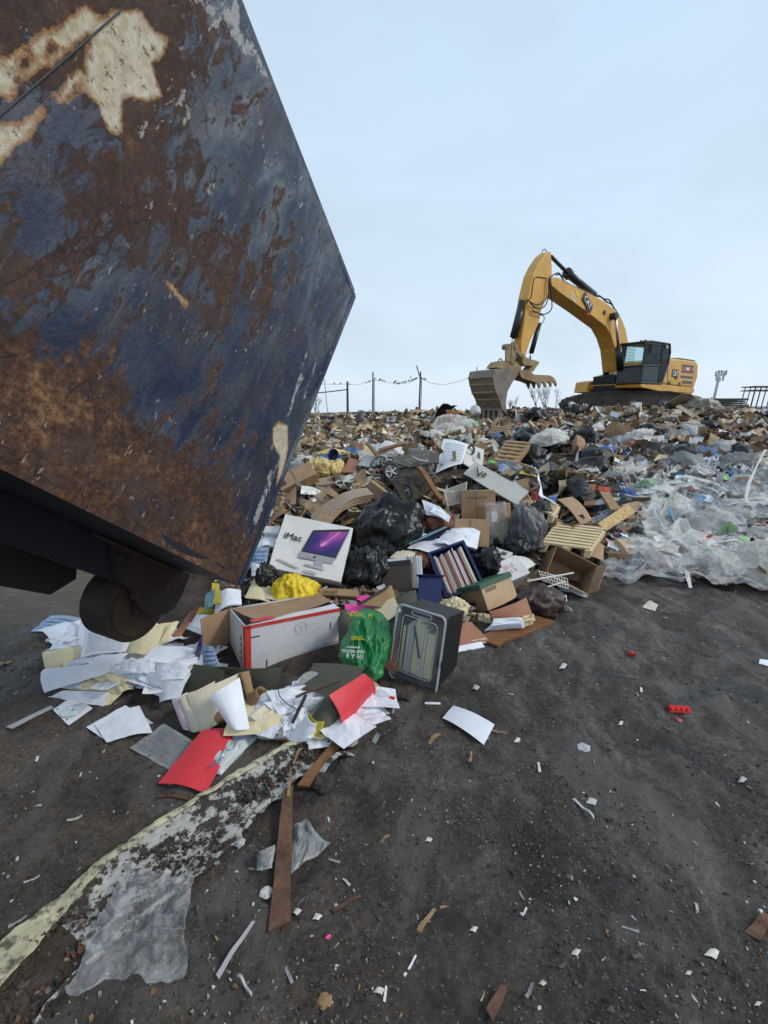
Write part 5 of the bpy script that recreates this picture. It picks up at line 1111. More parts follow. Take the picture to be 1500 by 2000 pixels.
sheet('cardboard_sheet', 'brown cardboard tray tipped above the pale pallet', 'cardboard', [Y(1088,975,5.5), Y(1134,1025,5.0), Y(1158,1018,5.1), Y(1118,970,5.7)], m_card, .01, .03)
sheet('cardboard_sheet', 'big plain cardboard sheet leaning at the left edge of the film', 'cardboard', [Y(1237,945,6.6), Y(1266,976,6.0), Y(1305,945,6.4), Y(1325,912,7.2)], m_cardgrey, .006, .02)
sheet('cardboard_sheet', 'printed brown cardboard flap beside the pale pallet', 'cardboard', [Y(1134,1085,4.4), Y(1178,1095,4.3), Y(1180,1065,4.55), Y(1148,1058,4.6)], m_card, .006, .02)
text('UP', .12, m_brownink, Matrix.Translation(Y(1155,1072,4.36)) @ Matrix.Rotation(R(15), 4, 'Y') @ XZ, [o_ for o_ in COL.objects if o_.get('label', '').startswith('printed brown cardboard flap')][0], 'lettering')
oo = [o_ for o_ in COL.objects if o_.get('label', '').startswith('printed brown cardboard flap')][0]; tt = oo.children[0]; tt.matrix_local = Matrix.Translation(-oo.location) @ tt.matrix_local
bag('grey translucent rubbish bag right of the film-wrapped carton', Y(1030,1068,4.35), (.165, .15, .26), m_greybag, 9.2, (0, -.1, 0), amp=.2, knot=False); 
Z0 = Z
def Z(a, b, z=0.0):
    p = Z0(a, b, z); return Z0(a, b, z+gz(p.x, p.y)+.002)
# ============================================================ papers, folders and small things in front
def S(label, C, z, mat, th=.002, bend=0, crump=.006, cat='paper', name='paper_sheet', ax='u', n=10, group=None, fold=0, cs=3.0):
    zs = z if isinstance(z, (list, tuple)) else [z]*4
    return sheet(name, label, cat, [Z(a, b, q) for (a, b), q in zip(C, zs)], mat, th, bend, crump, ax, None, group, n, fold, cs=cs)
def SY(label, C, mat, th=.003, bend=0, crump=.006, cat='paper', name='paper_sheet', ax='u', n=10, group=None, fold=0):
    return sheet(name, label, cat, [Y(a, b, q) for a, b, q in C], mat, th, bend, crump, ax, None, group, n, fold)
S('blue and white brochure lying farthest left on the bare ground', [(60,1233),(115,1237),(155,1206),(100,1202)], [.01,.02,.05,.03], m_blueprint, .008, .01, .01, 'brochure', 'brochure')
S('white booklet on the ground beside the blue brochure', [(103,1254),(153,1256),(158,1224),(125,1223)], [.0,.02,.06,.03], m_paper, .02, .01, .004, 'booklet', 'booklet')
S('plain sheet standing behind the typed page under the roller', [(148,1276),(250,1262),(252,1212),(158,1192)], [.02,.08,.16,.14], m_paper, .002, .01)
S('typed page with a small dark stamp, lying below the roller', [(157,1285),(246,1273),(256,1240),(166,1231)], [.06,.12,.17,.15], m_print, .003, .015)
S('long cream folder curling up under the roller', [(240,1277),(298,1284),(349,1214),(258,1238)], [.08,.10,.2,.16], m_manila, .004, .03, .008, 'folder', 'folder')
S('golden edged envelope at the tip of the long cream folder', [(308,1262),(330,1250),(350,1214),(330,1218)], [.14,.16,.23,.21], m_yelfold if False else m_manila, .006, .01, .006, 'envelope', 'envelope')
S('terracotta folder edge rising behind the cream folder', [(332,1248),(352,1244),(392,1186),(368,1200)], [.08,.1,.22,.2], m_terra, .004, .02, .01, 'folder', 'folder')
S('mustard folder strip near the container corner', [(380,1202),(420,1200),(417,1190),(390,1186)], [.16,.16,.2,.2], m_yelfold, .004, .0, .01, 'folder', 'folder')
S('large blank sheet left of the big white carton', [(362,1227),(426,1255),(427,1204),(384,1201)], [.12,.12,.2,.2], m_paper, .002, .02)
S('long blank sheet curling at the front left of the paper spill', [(86,1353),(220,1312),(212,1295),(90,1306)], [.0,.10,.14,.06], m_paper, .002, .05, .006, ax='v')
S('blank sheet behind the long curled one', [(130,1304),(220,1302),(252,1275),(134,1292)], [.06,.12,.15,.09], m_print2, .002, .02)
S('cream folder spread under the long curled sheet', [(130,1347),(238,1354),(246,1330),(205,1315)], [.01,.03,.09,.08], m_manila, .003, .0, .01, 'folder', 'folder')
S('second cream folder with a rounded corner', [(236,1352),(262,1346),(248,1322),(204,1316)], [.04,.04,.09,.1], m_manila, .003, .01, .008, 'folder', 'folder')
S('smudged form under the cream folders', [(96,1362),(200,1380),(216,1352),(125,1348)], [.0,.0,.03,.03], m_print2, .004, .0, .01)
S('thin manila wedge at the end of the smudged form', [(200,1379),(214,1377),(240,1352),(218,1350)], [.0,.0,.03,.03], m_manila, .003, .0, .006, 'folder', 'folder')
S('crumpled dirty sheet in the middle of the paper spill', [(220,1318),(300,1316),(305,1284),(222,1296)], [.1,.12,.16,.14], m_print2, .003, .02, .03)
S('thick white booklet on top of the paper spill', [(266,1297),(334,1296),(377,1266),(304,1262)], [.14,.16,.2,.18], m_paper, .022, .01, .004, 'booklet', 'booklet')
S('ream of loose sheets sliding off the paper spill', [(250,1326),(315,1362),(330,1335),(286,1305)], [.04,.04,.12,.12], m_paper, .015, .01, .01)
S('folded leaflet leaning in front of the ream', [(312,1372),(350,1362),(388,1283),(306,1304)], [.03,.08,.2,.16], m_print2, .003, .03, .01)
S('blank page draped under the thick booklet', [(300,1330),(360,1326),(388,1290),(306,1300)], [.12,.15,.2,.18], m_paper, .003, .02, .01)
S('purple card edge sticking up from the papers', [(380,1276),(388,1290),(397,1238),(388,1256)], [.16,.16,.3,.26], m_purple, .004, .0, .003, 'card', 'card')
S('blue and white swirl brochure beside the big white carton', [(395,1308),(430,1300),(416,1262),(397,1260)], [.1,.1,.24,.24], m_blueprint, .004, .02, .004, 'brochure', 'brochure')
# disc in a paper sleeve
r = empty('disc_sleeve', None, 'silver disc in a clear paper sleeve on the mud', 'disc')
C = [Z(134,1417,.004), Z(181,1383,.004), Z(143,1359,.006), Z(103,1386,.006)]
o = sheet('sleeve', None, None, C, m_paper, .001, 0, .002, parent=r, n=4)
def discm(c, nrm, rad, parent, name='disc', M=None):
    q = V3(nrm).to_track_quat('Z', 'Y').to_matrix().to_4x4(); V = []; F = []; k = 40
    for rr in (rad*.14, rad*.3, rad): V += [(rr*cos(2*pi*i/k), rr*sin(2*pi*i/k), 0) for i in range(k)]
    for a in (0, 1):
        for i in range(k): F.append((a*k+i, a*k+(i+1) % k, (a+1)*k+(i+1) % k, (a+1)*k+i))
    F = [tuple(reversed(f)) for f in F]
    return mk(name, V, F, m_cd, parent, M=Matrix.Translation(c) @ q)
discm(Z(142,1387,.009), (0, 0, 1), .058, r)
o = discm(Z(606,1330,.17), (0, -.5, 1), .06, None); tag(o, 'bare silver disc lying on the dark green folder', 'disc')
S('upper blank sheet on the mud left of the newspaper', [(208,1450),(298,1431),(272,1377),(184,1413)], [.012,.02,.03,.012], m_paper, .001, .012)
S('lower blank sheet peeking out under its twin on the mud', [(168,1420),(207,1446),(300,1412),(245,1378)], .006, m_paper, .001, .0)
# folders around the big carton
S('dark green folder standing open in front of the big white carton', [(345,1362),(430,1366),(440,1302),(375,1297)], [.03,.03,.2,.2], m_olive, .003, .01, .002, 'folder', 'folder')
S('right half of the dark green folder under the carton edge', [(470,1336),(541,1348),(551,1303),(425,1302)], [.08,.05,.16,.2], m_olive, .003, .01, .002, 'folder', 'folder')
S('cream page edge along the left of the dark green folder', [(341,1362),(347,1362),(378,1298),(373,1297)], [.04,.04,.205,.205], m_manila, .003, 0, 0, 'folder', 'folder')
S('pale buff folder leaning at the front of the pile', [(386,1430),(428,1412),(470,1313),(366,1354)], [.0,.04,.22,.18], m_grey_manila, .004, .04, .004, 'folder', 'folder')
S('second pale buff folder fanned behind the first', [(368,1424),(400,1424),(420,1330),(352,1360)], [.0,.02,.19,.17], m_grey_manila, .004, .03, .004, 'folder', 'folder')
S('pinkish printed sheets fanned at the left of the buff folders', [(355,1422),(376,1428),(366,1352),(335,1366)], [.0,.0,.16,.14], m_printpink, .008, .02, .004)
S('curved blank sheet lying over the buff folder', [(444,1414),(488,1424),(468,1323),(408,1359)], [.1,.07,.27,.23], m_paper, .002, .035, .003)
S('brown card folder bent over beside the blank sheet', [(485,1366),(500,1370),(487,1310),(468,1313)], [.1,.1,.22,.22], m_oliveb, .004, .03, .004, 'folder', 'folder')
def roll(label, a, b, rad, mat, half=1.25, th=.003, name='rolled_folder'):
    d_ = (b-a).normalized(); s_ = d_.cross(V3((0, 0, 1))).normalized(); t_ = s_.cross(d_)
    def fn(u, v):
        an = -pi*half/2+pi*half*v+pi/2; return a.lerp(b, u)+s_*cos(an)*rad+t_*sin(an)*rad
    V, F, uv = grid_sheet(fn, 4, 16, th); return tag(mk(name, V, F, mat, uvs=uv, center=True, smooth=True), label, 'folder')
roll('brown folder curled into a tube under the buff folder', Z(398,1412,.03), Z(446,1392,.07), .042, m_oliveb, 1.3); roll('short brown folder curled at the right of the blank sheet', Z(492,1372,.1), Z(512,1352,.15), .035, m_oliveb, 1.2)
roll('dark green folder curled into a tube beside the red folder', Z(618,1428,.04), Z(655,1372,.14), .06, m_olive, 1.3)
S('yellow edged sheet bulging out of the curled green folder', [(572,1440),(626,1440),(634,1410),(604,1393)], [.03,.03,.12,.16], m_yelfold, .003, .03, .004); S('white sheet inside the yellow edged one', [(560,1444),(618,1440),(622,1412),(598,1396)], [.03,.04,.12,.165], m_paper, .003, .03, .004)
S('dirty tan notebook with a white label in the papers', [(538,1436),(567,1411),(522,1372),(488,1399)], [.05,.06,.12,.11], m_grey_manila, .018, 0, .01, 'notebook', 'notebook'); S('white label of the dirty notebook', [(538,1424),(556,1409),(532,1388),(514,1400)], [.065,.075,.105,.1], m_print, .004, 0, .002, 'label', 'label_sheet')
S('printed sheets spread beside the notebook', [(560,1412),(602,1392),(637,1360),(515,1372)], [.07,.09,.16,.13], m_print, .006, .01, .01); S('handwritten sheet with dark stains under the disc', [(520,1368),(600,1362),(632,1332),(520,1350)], [.12,.13,.17,.15], m_print2, .004, .0, .01)
S('curled ream sheet above the notebook', [(545,1400),(590,1385),(620,1350),(520,1350)], [.1,.11,.17,.15], m_paper, .002, .01, .012)
S('dark green folder laid flat behind the red folder', [(590,1346),(652,1366),(714,1304),(612,1295)], [.15,.16,.2,.2], m_olive, .003, .01, .004, 'folder', 'folder')
S('red folder propped over the curled green folder', [(669,1432),(734,1354),(712,1315),(642,1358)], [.03,.04,.22,.22], m_red, .003, .025, .003, 'folder', 'folder', ax='v')
for k, (a, b, c_) in enumerate([(668,712,742),(676,722,741),(690,733,743),(660,705,736)]): S(['fanned white sheets spilling right of the red folder','longest white sheet of the fan under the red folder','rightmost white sheet of the fan under the red folder','pink printed form under the red folder'][k], [(a,1436-k*2),(b,1432-k*6),(c_,1400-k*8),(728-k*3,1352+k*4)], [.012+.008*k,.012+.008*k,.05,.08], [m_paper, m_paper, m_print2, m_printpink][k], .003, .0, .008)
S('orange edged folder under the white sheet', [(555,1448),(662,1440),(655,1430),(560,1436)], [.015,.015,.03,.03], m_orange, .004, 0, .004, 'folder', 'folder')
V = []; F = []; tube(V, F, [Z(571,1412,.12), Z(597,1358,.2)], .009, 8); tag(mk('black_rod', V, F, m_black, center=True), 'thin black rod lying across the printed sheets', 'rod')
V = []; F = []; tube(V, F, [Z(541,1338,.17), Z(546,1360,.15), Z(562,1376,.14), Z(585,1388,.12), Z(592,1380,.14), Z(588,1374,.15)], .0025, 5); tag(mk('cord', V, F, m_black, center=True), 'thin black cord curling over the printed sheets', 'cord')
beam('stick', 'splintered brown stick lying on the handwritten sheet', 'stick', Z(578,1362,.17), Z(664,1328,.2), .012, .008, m_darkwood, taper=.4)
bag('crumpled white tissue between rod and yellow edged sheet', Z(575,1424,.05), (.08,.045,.05), m_paper, 11.3, (0, 0, .9), name='tissue', cat='tissue', knot=False, amp=.45)
# newspaper, red folder, mail bag
S('wet newspaper page with a small portrait, half under the red folder', [(253,1461),(333,1506),(388,1452),(320,1414)], [.0,.0,.015,.02], m_news, .002, .0, .008, 'newspaper', 'newspaper')
S('red folder lying flat on the mud at the front', [(308,1530),(402,1549),(466,1430),(394,1427)], [.012,.012,.03,.05], m_red, .003, .02, .004, 'folder', 'folder')
def pillow(label, C, z, mat, thk=.03, name='mail_bag', cat='mail bag', crump=.02, n=26):
    P = [Z(a, b, z) for a, b in C]; nn = V3((0, 0, 1)); sd_ = RNG.random()*20
    def fn(u, v):
        p = P[0]*(1-u)*(1-v)+P[1]*u*(1-v)+P[2]*u*v+P[3]*(1-u)*v; q = V3((u*7+sd_, v*4, 0)); e = min(1, 6*u*(1-u))*min(1, 6*v*(1-v))
        return p+nn*(thk*e+crump*(abs(noise.noise(q+noise.noise_vector(q)*.6)))*e)
    V, F, uv = grid_sheet(fn, n, n, .003); return tag(mk(name, V, F, mat, uvs=uv, center=True, smooth=True), label, cat)
mb = pillow('white plastic mail bag with blue print, under the flat red folder', [(404,1508),(432,1514),(508,1436),(440,1424)], .004, MAT('white_mailer_plastic', (.52,.57,.58), .35, .1, 8, .4, 12, dirt=.2), .03)
for a, b, s_, an in [(424,1488,.05,60),(470,1440,.04,20),(485,1446,.03,-30),(446,1465,.03,10)]:
    text('COM' if s_ > .035 else 'EX', s_*.6, m_blueink, Matrix.Translation(Z(a, b, .058)-mb.location) @ Matrix.Rotation(R(an), 4, 'Z'), mb, 'blue_print', bold=.0005)
# sheet on open ground etc
S('crisp white sheet lying alone on the open mud right of the pile', [(864,1402),(945,1455),(966,1415),(885,1378)], [.008,.006,.02,.02], m_paper, .001, .015, .002)
S('curved white paper strip on the mud above the lone sheet', [(829,1376),(861,1376),(860,1372),(830,1371)], [.0,.0,.01,.01], m_paper, .001, .01, .0)
S('dark wet mat patch lying beside the red folder', [(738,1352),(800,1368),(815,1340),(745,1322)], .01, m_base, .01, 0, .02, 'mat', 'mat')
V = []; F = []; tube(V, F, [Z(738,1355,.03), Z(752,1360,.03), Z(760,1363,.03)], [.03, .028, .012], 12); o = mk('bottle', V, F, m_clear, center=True, smooth=True); tag(o, 'crushed clear bottle with a red cap at the edge of the pile', 'bottle')
V = []; F = []; a = Z(762,1364,.03)-o.location; tube(V, F, [a, a+V3((.025, -.01, 0))], .014, 10); mk('cap', V, F, m_redplast, o)
# --- folders and boxes between carton and tub
SY('hot pink folder behind the green bag', [(677,1197,3.12),(727,1198,3.12),(729,1181,3.22),(672,1179,3.22)], m_pink, .004, 0, .002, 'folder', 'folder'); SY('second pink folder tucked behind the brown hanging folder', [(696,1180,3.3),(716,1180,3.3),(723,1163,3.45),(697,1163,3.45)], m_pink, .004, 0, .002, 'folder', 'folder')
SY('brown hanging folder standing open behind the green bag', [(700,1180,3.15),(782,1195,3.1),(765,1144,3.35),(758,1146,3.35)], m_oliveb, .004, .01, .003, 'folder', 'folder')
SY('dark top edge strip of the brown hanging folder', [(698,1180,3.14),(702,1182,3.13),(764,1147,3.33),(760,1142,3.35)], m_ink, .004, 0, 0, 'folder', 'folder_edge')
SY('cream page leaning beside the tub', [(757,1212,2.9),(784,1192,2.95),(768,1166,3.2),(728,1189,3.15)], m_manila, .003, .0, .003); SY('dark green card under the cream page', [(764,1222,2.86),(783,1225,2.88),(783,1192,3.0),(750,1210,2.98)], m_olive, .003, 0, .003, 'folder', 'folder')
SY('dark green folder between hanging folder and navy box', [(780,1190,3.2),(818,1190,3.2),(812,1152,3.45),(776,1166,3.4)], m_olive, .003, .01, .003, 'folder', 'folder')
SY('dark green folder with yellow edge left of the green bag', [(662,1282,2.78),(706,1227,2.9),(683,1192,3.05),(660,1196,3.02)], m_olive, .003, .02, .002, 'folder', 'folder')
V = []; F = []; tube(V, F, [Y(660,1282,2.74), Y(685,1255,2.8), Y(706,1227,2.86)], .004, 6); tube(V, F, [Y(706,1227,2.86), Y(706.5,1226,2.86)], .008, 6); tag(mk('folder_rod', V, F, m_yelfold, center=True), 'thin yellow rod edging the dark green folder', 'rod')
V = []; F = []; tube(V, F, [Y(679,1196,2.95), Y(693,1210,2.9)], .004, 6); tag(mk('folder_rod', V, F, m_yellow, center=True), 'short yellow rod at the top of the green bag', 'rod')
r, w_, h_ = cbox('flat_carton', 'flat brown box printed in dark italics under the computer carton', 'cardboard box', Y(622,1162,3.42), Y(699,1166,3.40), Y(620,1148,3.46), .25, m_card)
text('recall', .05, m_brownink, Matrix.Translation((w_*.28, -.009, h_*.5)) @ XZ, r, shear=.25)
SY('terracotta folder standing between green bag and tub', [(748,1300,2.65),(770,1318,2.6),(775,1240,2.75),(760,1245,2.78)], m_terra, .01, 0, .003, 'folder', 'folder'); SY('second terracotta folder edge beside the tub', [(765,1305,2.62),(775,1312,2.6),(778,1240,2.72),(768,1242,2.74)], m_terra, .01, 0, .003, 'folder', 'folder')
S('white sheet under the foot of the green bag', [(650,1322),(710,1322),(712,1300),(655,1302)], [.04,.04,.06,.06], m_paper, .002, 0, .008)
S('terracotta folder on the ground right of the tub', [(895,1264),(955,1251),(920,1214),(903,1217)], [.02,.02,.08,.1], m_terra, .004, 0, .004, 'folder', 'folder'); S('white folded paper poking from the lower terracotta folder', [(892,1274),(947,1263),(940,1253),(895,1262)], [.01,.01,.03,.03], m_paper, .008, 0, .003); S('cream papers under the lower terracotta folder', [(900,1264),(956,1254),(950,1246),(900,1255)], [.012,.012,.03,.03], m_manila, .008, 0, .004)
S('terracotta folder under the tipped archive box', [(965,1216),(1041,1204),(1028,1167),(956,1195)], [.08,.08,.2,.18], m_terra, .004, .01, .004, 'folder', 'folder')
r = empty('paper_bundle', None, 'folded bundle of white papers on the wooden board', 'papers')
for k in range(6): sheet('folded_paper', None, None, [Z(946+k*3,1232-k*2,.03+k*.012), Z(1024,1226-k*2,.035+k*.012), Z(1022-k*2,1206,.07+k*.012), Z(964,1216-k*1.5,.07+k*.012)], m_paper, .003, .006, .006, parent=r, n=8)
for k in range(5): S(['cream file leaves spilling under the archive box','narrow cream leaf nearest the tub','bent cream leaf under the archive box','cream leaves at the right end of the paper bundle','last cream leaf on the board'][k], [[(934,1212),(946,1214),(944,1198),(934,1198)],[(918,1210),(926,1211),(930,1200),(921,1199)],[(948,1216),(962,1218),(956,1200),(946,1199)],[(1018,1220),(1046,1212),(1043,1200),(1022,1204)],[(1020,1226),(1042,1218),(1040,1210),(1020,1214)]][k], [.03,.03,.09,.09], m_manila, .012, 0, .006)
beam('board', 'flat brown board under the paper bundle', 'board', Z(950,1258,.0), Z(1064,1211,.01), .16, .02, m_redwood, (0,0,1))
bag('slumped dark brown leather bag beside the tipped archive box', Y(1046,1192,3.62), (.22,.16,.14), m_leather, 12.4, (0, .1, .3), knot=False, amp=.14, name='leather_bag')
bag('crumpled manila envelopes behind the tub', Y(888,1198,3.35), (.1,.08,.08), m_manila, 13.6, knot=False, amp=.4, name='envelope_pile', cat='envelopes')
S('white card with a blue underside on the ground by the leather bag', [(1088,1186),(1118,1194),(1112,1187),(1092,1180)], [.0,.0,.03,.03], m_paper, .004, 0, .002); S('white printed leaves beside the leather bag', [(1083,1178),(1108,1174),(1106,1162),(1085,1164)], [.03,.03,.06,.06], m_print2, .004, 0, .003)
S('torn white newspaper strip in front of the open cardboard box', [(1092,1150),(1148,1166),(1140,1156),(1085,1138)], [.05,.05,.08,.1], m_print, .003, .01, .012)
bag('glossy black bag between the navy file box and the white archive box', Y(950,1125,3.9), (.13,.12,.16), m_blackbag, 14.4, knot=False); bag('small black bag above the white archive box', Y(1005,1080,4.15), (.14,.1,.1), m_blackbag, 15.9, (0, .4, 0), knot=False)
r, w_, h_ = cbox('small_carton', 'small white carton with a barcode patch behind the black bag', 'carton', Y(958,1082,4.05), Y(990,1092,3.95), Y(965,1068,4.15), .15, m_offwhite)
for k in range(8): pbox('print_bar', r, m_ink, w_*.5+k*.006, w_*.5+k*.006+.003, -.0095, -.0078, h_*.3, h_*.7)
# middle papers
SY('white sheets fanned under the plain brown cartons', [(854,1056,4.1),(932,1072,4.0),(938,1038,4.25),(890,1026,4.35)], m_paper, .012, .02, .012); SY('second layer of white sheets under the brown cartons', [(848,1062,4.05),(900,1074,3.98),(926,1046,4.15),(872,1036,4.25)], m_print2, .01, .03, .015)
SY('wide printed sheet in front of the white sheets', [(795,1071,4.0),(842,1082,3.95),(884,1060,4.1),(818,1050,4.2)], m_print, .004, .02, .006); SY('grey printed sheet edge above the wood-grain box', [(760,1090,3.9),(800,1094,3.88),(815,1078,4.0),(775,1074,4.0)], m_grey_manila, .006, .01, .01)
bag('crumpled rust brown cloth beneath the folded papers', Y(848,1036,4.4), (.2,.14,.14), MAT('rust_brown_cloth', (.17,.065,.035), .7, .2, 8, .5, 12, dirt=.2), 16.2, knot=False, amp=.3, name='cloth', cat='cloth')
bag('rust brown paper sack behind the navy file box', Y(822,1104,4.05), (.13,.1,.09), m_terra, 17.7, (0, 0, 1), knot=False, amp=.3, name='paper_sack', cat='sack')
SY('folded papers sliding over the rust brown cloth', [(832,1005,4.3),(878,1018,4.2),(870,1000,4.35),(824,976,4.5)], m_print, .012, .02, .006); SY('white papers edged in blue on the rust brown cloth', [(840,1000,4.25),(876,1020,4.15),(880,1008,4.2),(850,985,4.35)], m_paper, .01, .01, .01)
for k, (C, m_, lb) in enumerate([([(800,1060,4.1),(850,1052,4.1),(872,1036,4.25),(812,1040,4.3)], m_navyd, 'dark blue folder under the rust brown cloth'), ([(800,1052,4.15),(830,1048,4.15),(845,1034,4.3),(806,1034,4.3)], m_paper, 'white folder leaf left of the dark blue folder'), ([(796,1060,4.04),(800,1064,4.02),(874,1030,4.2),(868,1028,4.22)], m_teal, 'thin teal strip lying across the folders'), ([(812,1046,4.22),(850,1040,4.2),(868,1026,4.3),(822,1030,4.35)], m_ink, 'black folder above the dark blue one'), ([(806,1034,4.3),(840,1030,4.3),(846,1022,4.36),(812,1024,4.38)], m_paper, 'pale leaf at the top of the folder heap')]): SY(lb, C, m_, .006, .005, .008, 'folder', 'folder')
bag('black bag scrap trailing right of the huge black bag', Y(822,1022,4.4), (.16,.1,.1), m_blackbag, 18.1, (0, .5, 0), knot=False, amp=.3)
# left of the computer carton
SY('white plastic bar poking out beside the computer carton', [(512,1040,3.95),(542,1041,3.9),(546,1028,3.98),(513,1027,4.0)], m_white, .03, 0, 0, 'bar', 'bar'); SY('white sheet below the white bar', [(500,1070,3.8),(535,1068,3.8),(540,1042,4.0),(512,1050,4.0)], m_paper, .01, .02, .01)
SY('blue edged sheets against the container corner', [(487,1110,3.65),(518,1108,3.6),(526,1068,3.8),(492,1070,3.8)], m_blueprint, .01, .01, .01); SY('white paper below the blue edged sheets', [(490,1125,3.55),(520,1128,3.5),(520,1105,3.6),(492,1100,3.65)], m_paper, .01, .01, .01)
SY('cream folder corner standing behind the big white carton', [(478,1168,3.2),(528,1176,3.15),(500,1130,3.4),(496,1130,3.4)], m_manila, .006, .01, .004, 'folder', 'folder'); SY('second cream folder behind the big white carton', [(500,1172,3.2),(545,1172,3.15),(520,1135,3.4),(510,1135,3.4)], m_grey_manila, .006, .01, .004, 'folder', 'folder')
SY('teal folder beside the roller', [(398,1190,2.95),(414,1184,2.95),(420,1150,3.1),(402,1160,3.1)], m_teal, .006, 0, .004, 'folder', 'folder'); SY('mustard folder standing beside the teal one', [(412,1180,3.0),(432,1178,3.0),(428,1140,3.2),(414,1138,3.2)], m_yelfold, .006, 0, .004, 'folder', 'folder'); SY('white folded sheet left of the cream folder corner', [(418,1200,2.95),(472,1180,3.0),(470,1152,3.2),(425,1160,3.2)], m_paper, .01, .03, .006)
# ============================================================ foreground
Lp = [(-60,1965),(0,1905),(105,1795),(215,1688),(330,1612),(430,1551),(540,1482),(640,1432)]
Rp = [(60,2060),(95,1985),(190,1880),(372,1730),(440,1672),(505,1600),(600,1515),(700,1452)]
r = empty('trim_channel', None, 'long dirty white channel of trim with a cream lip, lying across the mud', 'trim')
def strip(L, R_, zf, n_, name, mat, jag=0, th=.004):
    def at(P, t):
        t = t*(len(P)-1); i = min(int(t), len(P)-2); f = t-i; return (P[i][0]*(1-f)+P[i+1][0]*f, P[i][1]*(1-f)+P[i+1][1]*f)
    def fn(u, v):
        a = Z(*at(L, u), 0); b = Z(*at(R_, u), 0); p = a.lerp(b, v); j = jag*noise.noise(V3((u*30, v*3, 1)))*(1 if v > .5 else 0); p += (b-a)*j
        p.z = zf(u, v, p)+.010; return p
    V, F, uv = grid_sheet(fn, n_, 16, th); V = V; F = [tuple(reversed(f)) for f in F]; return mk(name, V, F, mat, r, uvs=uv)
strip(Lp[2:], Rp[2:], lambda u, v, p: .018-.008*sin(pi*v)+.008*noise.noise(p*9)+.006*noise.noise(p*35), 150, 'channel', m_plaster, .12)
strip(Lp[:3], Rp[:3], lambda u, v, p: .014+.012*noise.noise(p*8), 60, 'soil_bed', m_base, 0)
Lo = [(a-4-18*max(0, 1-i/3), b-6-40*max(0, 1-i/3)) for i, (a, b) in enumerate(Lp)]
strip(Lo, [(a+22*max(0,1-i/3.)+1, b+2+40*max(0, 1-i/3.)) for i, (a, b) in enumerate(Lp)], lambda u, v, p: .026+.003*sin(pi*v)+.0015*noise.noise(p*16), 120, 'cream_lip', m_cream_trim, 0, .005)
Ri = [(a-5, b-4) for a, b in Rp]
strip(Ri, Rp, lambda u, v, p: .024+.003*noise.noise(p*14), 100, 'outer_lip', m_plaster, .5, .004)
# dirt filling the channel
V = []; F = []; cc = []
def chunk(V, F, cc, p, s, col, fl=.6, jit=.35):
    b = len(V); q = Euler((RNG.random()*6, RNG.random()*6, RNG.random()*6)).to_matrix()
    for v in ((-1,-1,-1),(1,-1,-1),(1,1,-1),(-1,1,-1),(-1,-1,1),(1,-1,1),(1,1,1),(-1,1,1)):
        w0 = V3([c_*(1+RNG.uniform(-jit, jit))*.5 for c_ in v]); w0.z *= fl; w0 = q @ w0; V.append(tuple(p+w0*s)); cc.append(col)
    for f in ((0,3,2,1),(4,5,6,7),(0,1,5,4),(1,2,6,5),(2,3,7,6),(3,0,4,7)): F.append(tuple(b+i for i in f))
for k in range(3000):
    u = RNG.random()**.8; v = min(.95, max(.05, RNG.gauss(.5, .22))); t = u*7; i = min(int(t), 6); f = t-i
    a = Z(Lp[i][0]*(1-f)+Lp[i+1][0]*f, Lp[i][1]*(1-f)+Lp[i+1][1]*f, .0); b = Z(Rp[i][0]*(1-f)+Rp[i+1][0]*f, Rp[i][1]*(1-f)+Rp[i+1][1]*f, .0); p = a.lerp(b, v)
    if noise.noise(p*5) < -.05 and RNG.random() < .75: continue
    p.z = .018+RNG.random()*.012+gz(p.x, p.y); c_ = RNG.choice([(.035,.026,.02),(.05,.037,.03),(.025,.02,.018),(.03,.025,.02),(.08,.065,.055),(.2,.18,.16),(.12,.06,.03)]); chunk(V, F, cc, p, RNG.choice([.003,.004,.005,.006,.008,.008,.012,.016]), c_)
tag(mk('channel_dirt', V, F, m_chip, cols=cc), 'dark crumbs of soil and grit lying in the trim channel', 'dirt', kind='stuff')
beam('plank', 'narrow brown plank standing out toward the camera, splintered at its far end', 'plank', Z(546,1812,.005), Z(563,1545,.03), .066, .014, m_darkwood, (0,0,1), taper=.62, seg=10)
beam('splinter', 'thin splinter continuing the far end of the narrow plank', 'splinter', Z(564,1560,.03), Z(568,1500,.06), .014, .008, m_wood, (0,0,1), taper=.3)
beam('plank', 'broken brown board lying beside the far end of the trim', 'plank', Z(592,1538,.02), Z(664,1442,.05), .05, .012, m_redwood, (0,0,1), taper=.8)
beam('plank', 'charred board piece under the orange edged folder', 'plank', Z(610,1540,.01), Z(668,1452,.02), .07, .01, m_black, (0,0,1)); beam('trim_piece', 'pale bent strip right of the charred board', 'trim', Z(615,1522,.02), Z(740,1432,.03), .022, .008, m_plaster, (0,0,1), bendy=.05, seg=12)
beam('splinter', 'short orange splinter on the dirt in front of the papers', 'splinter', Z(572,1490,.04), Z(590,1462,.06), .008, .006, m_wood, (0,0,1)); 
S('grey metal strip on the mud at far left', [(12,1419),(22,1423),(105,1381),(98,1378)], .012, m_silver if False else m_greyink, .003, 0, .003, 'strip', 'metal_strip')
0 and pillow('thin clear plastic bag spread over the near end of the trim', [(126,1948),(352,1900),(382,1718),(262,1697)], .045, m_filmthin, .03, 'clear_bag', 'plastic bag', .075, 80)
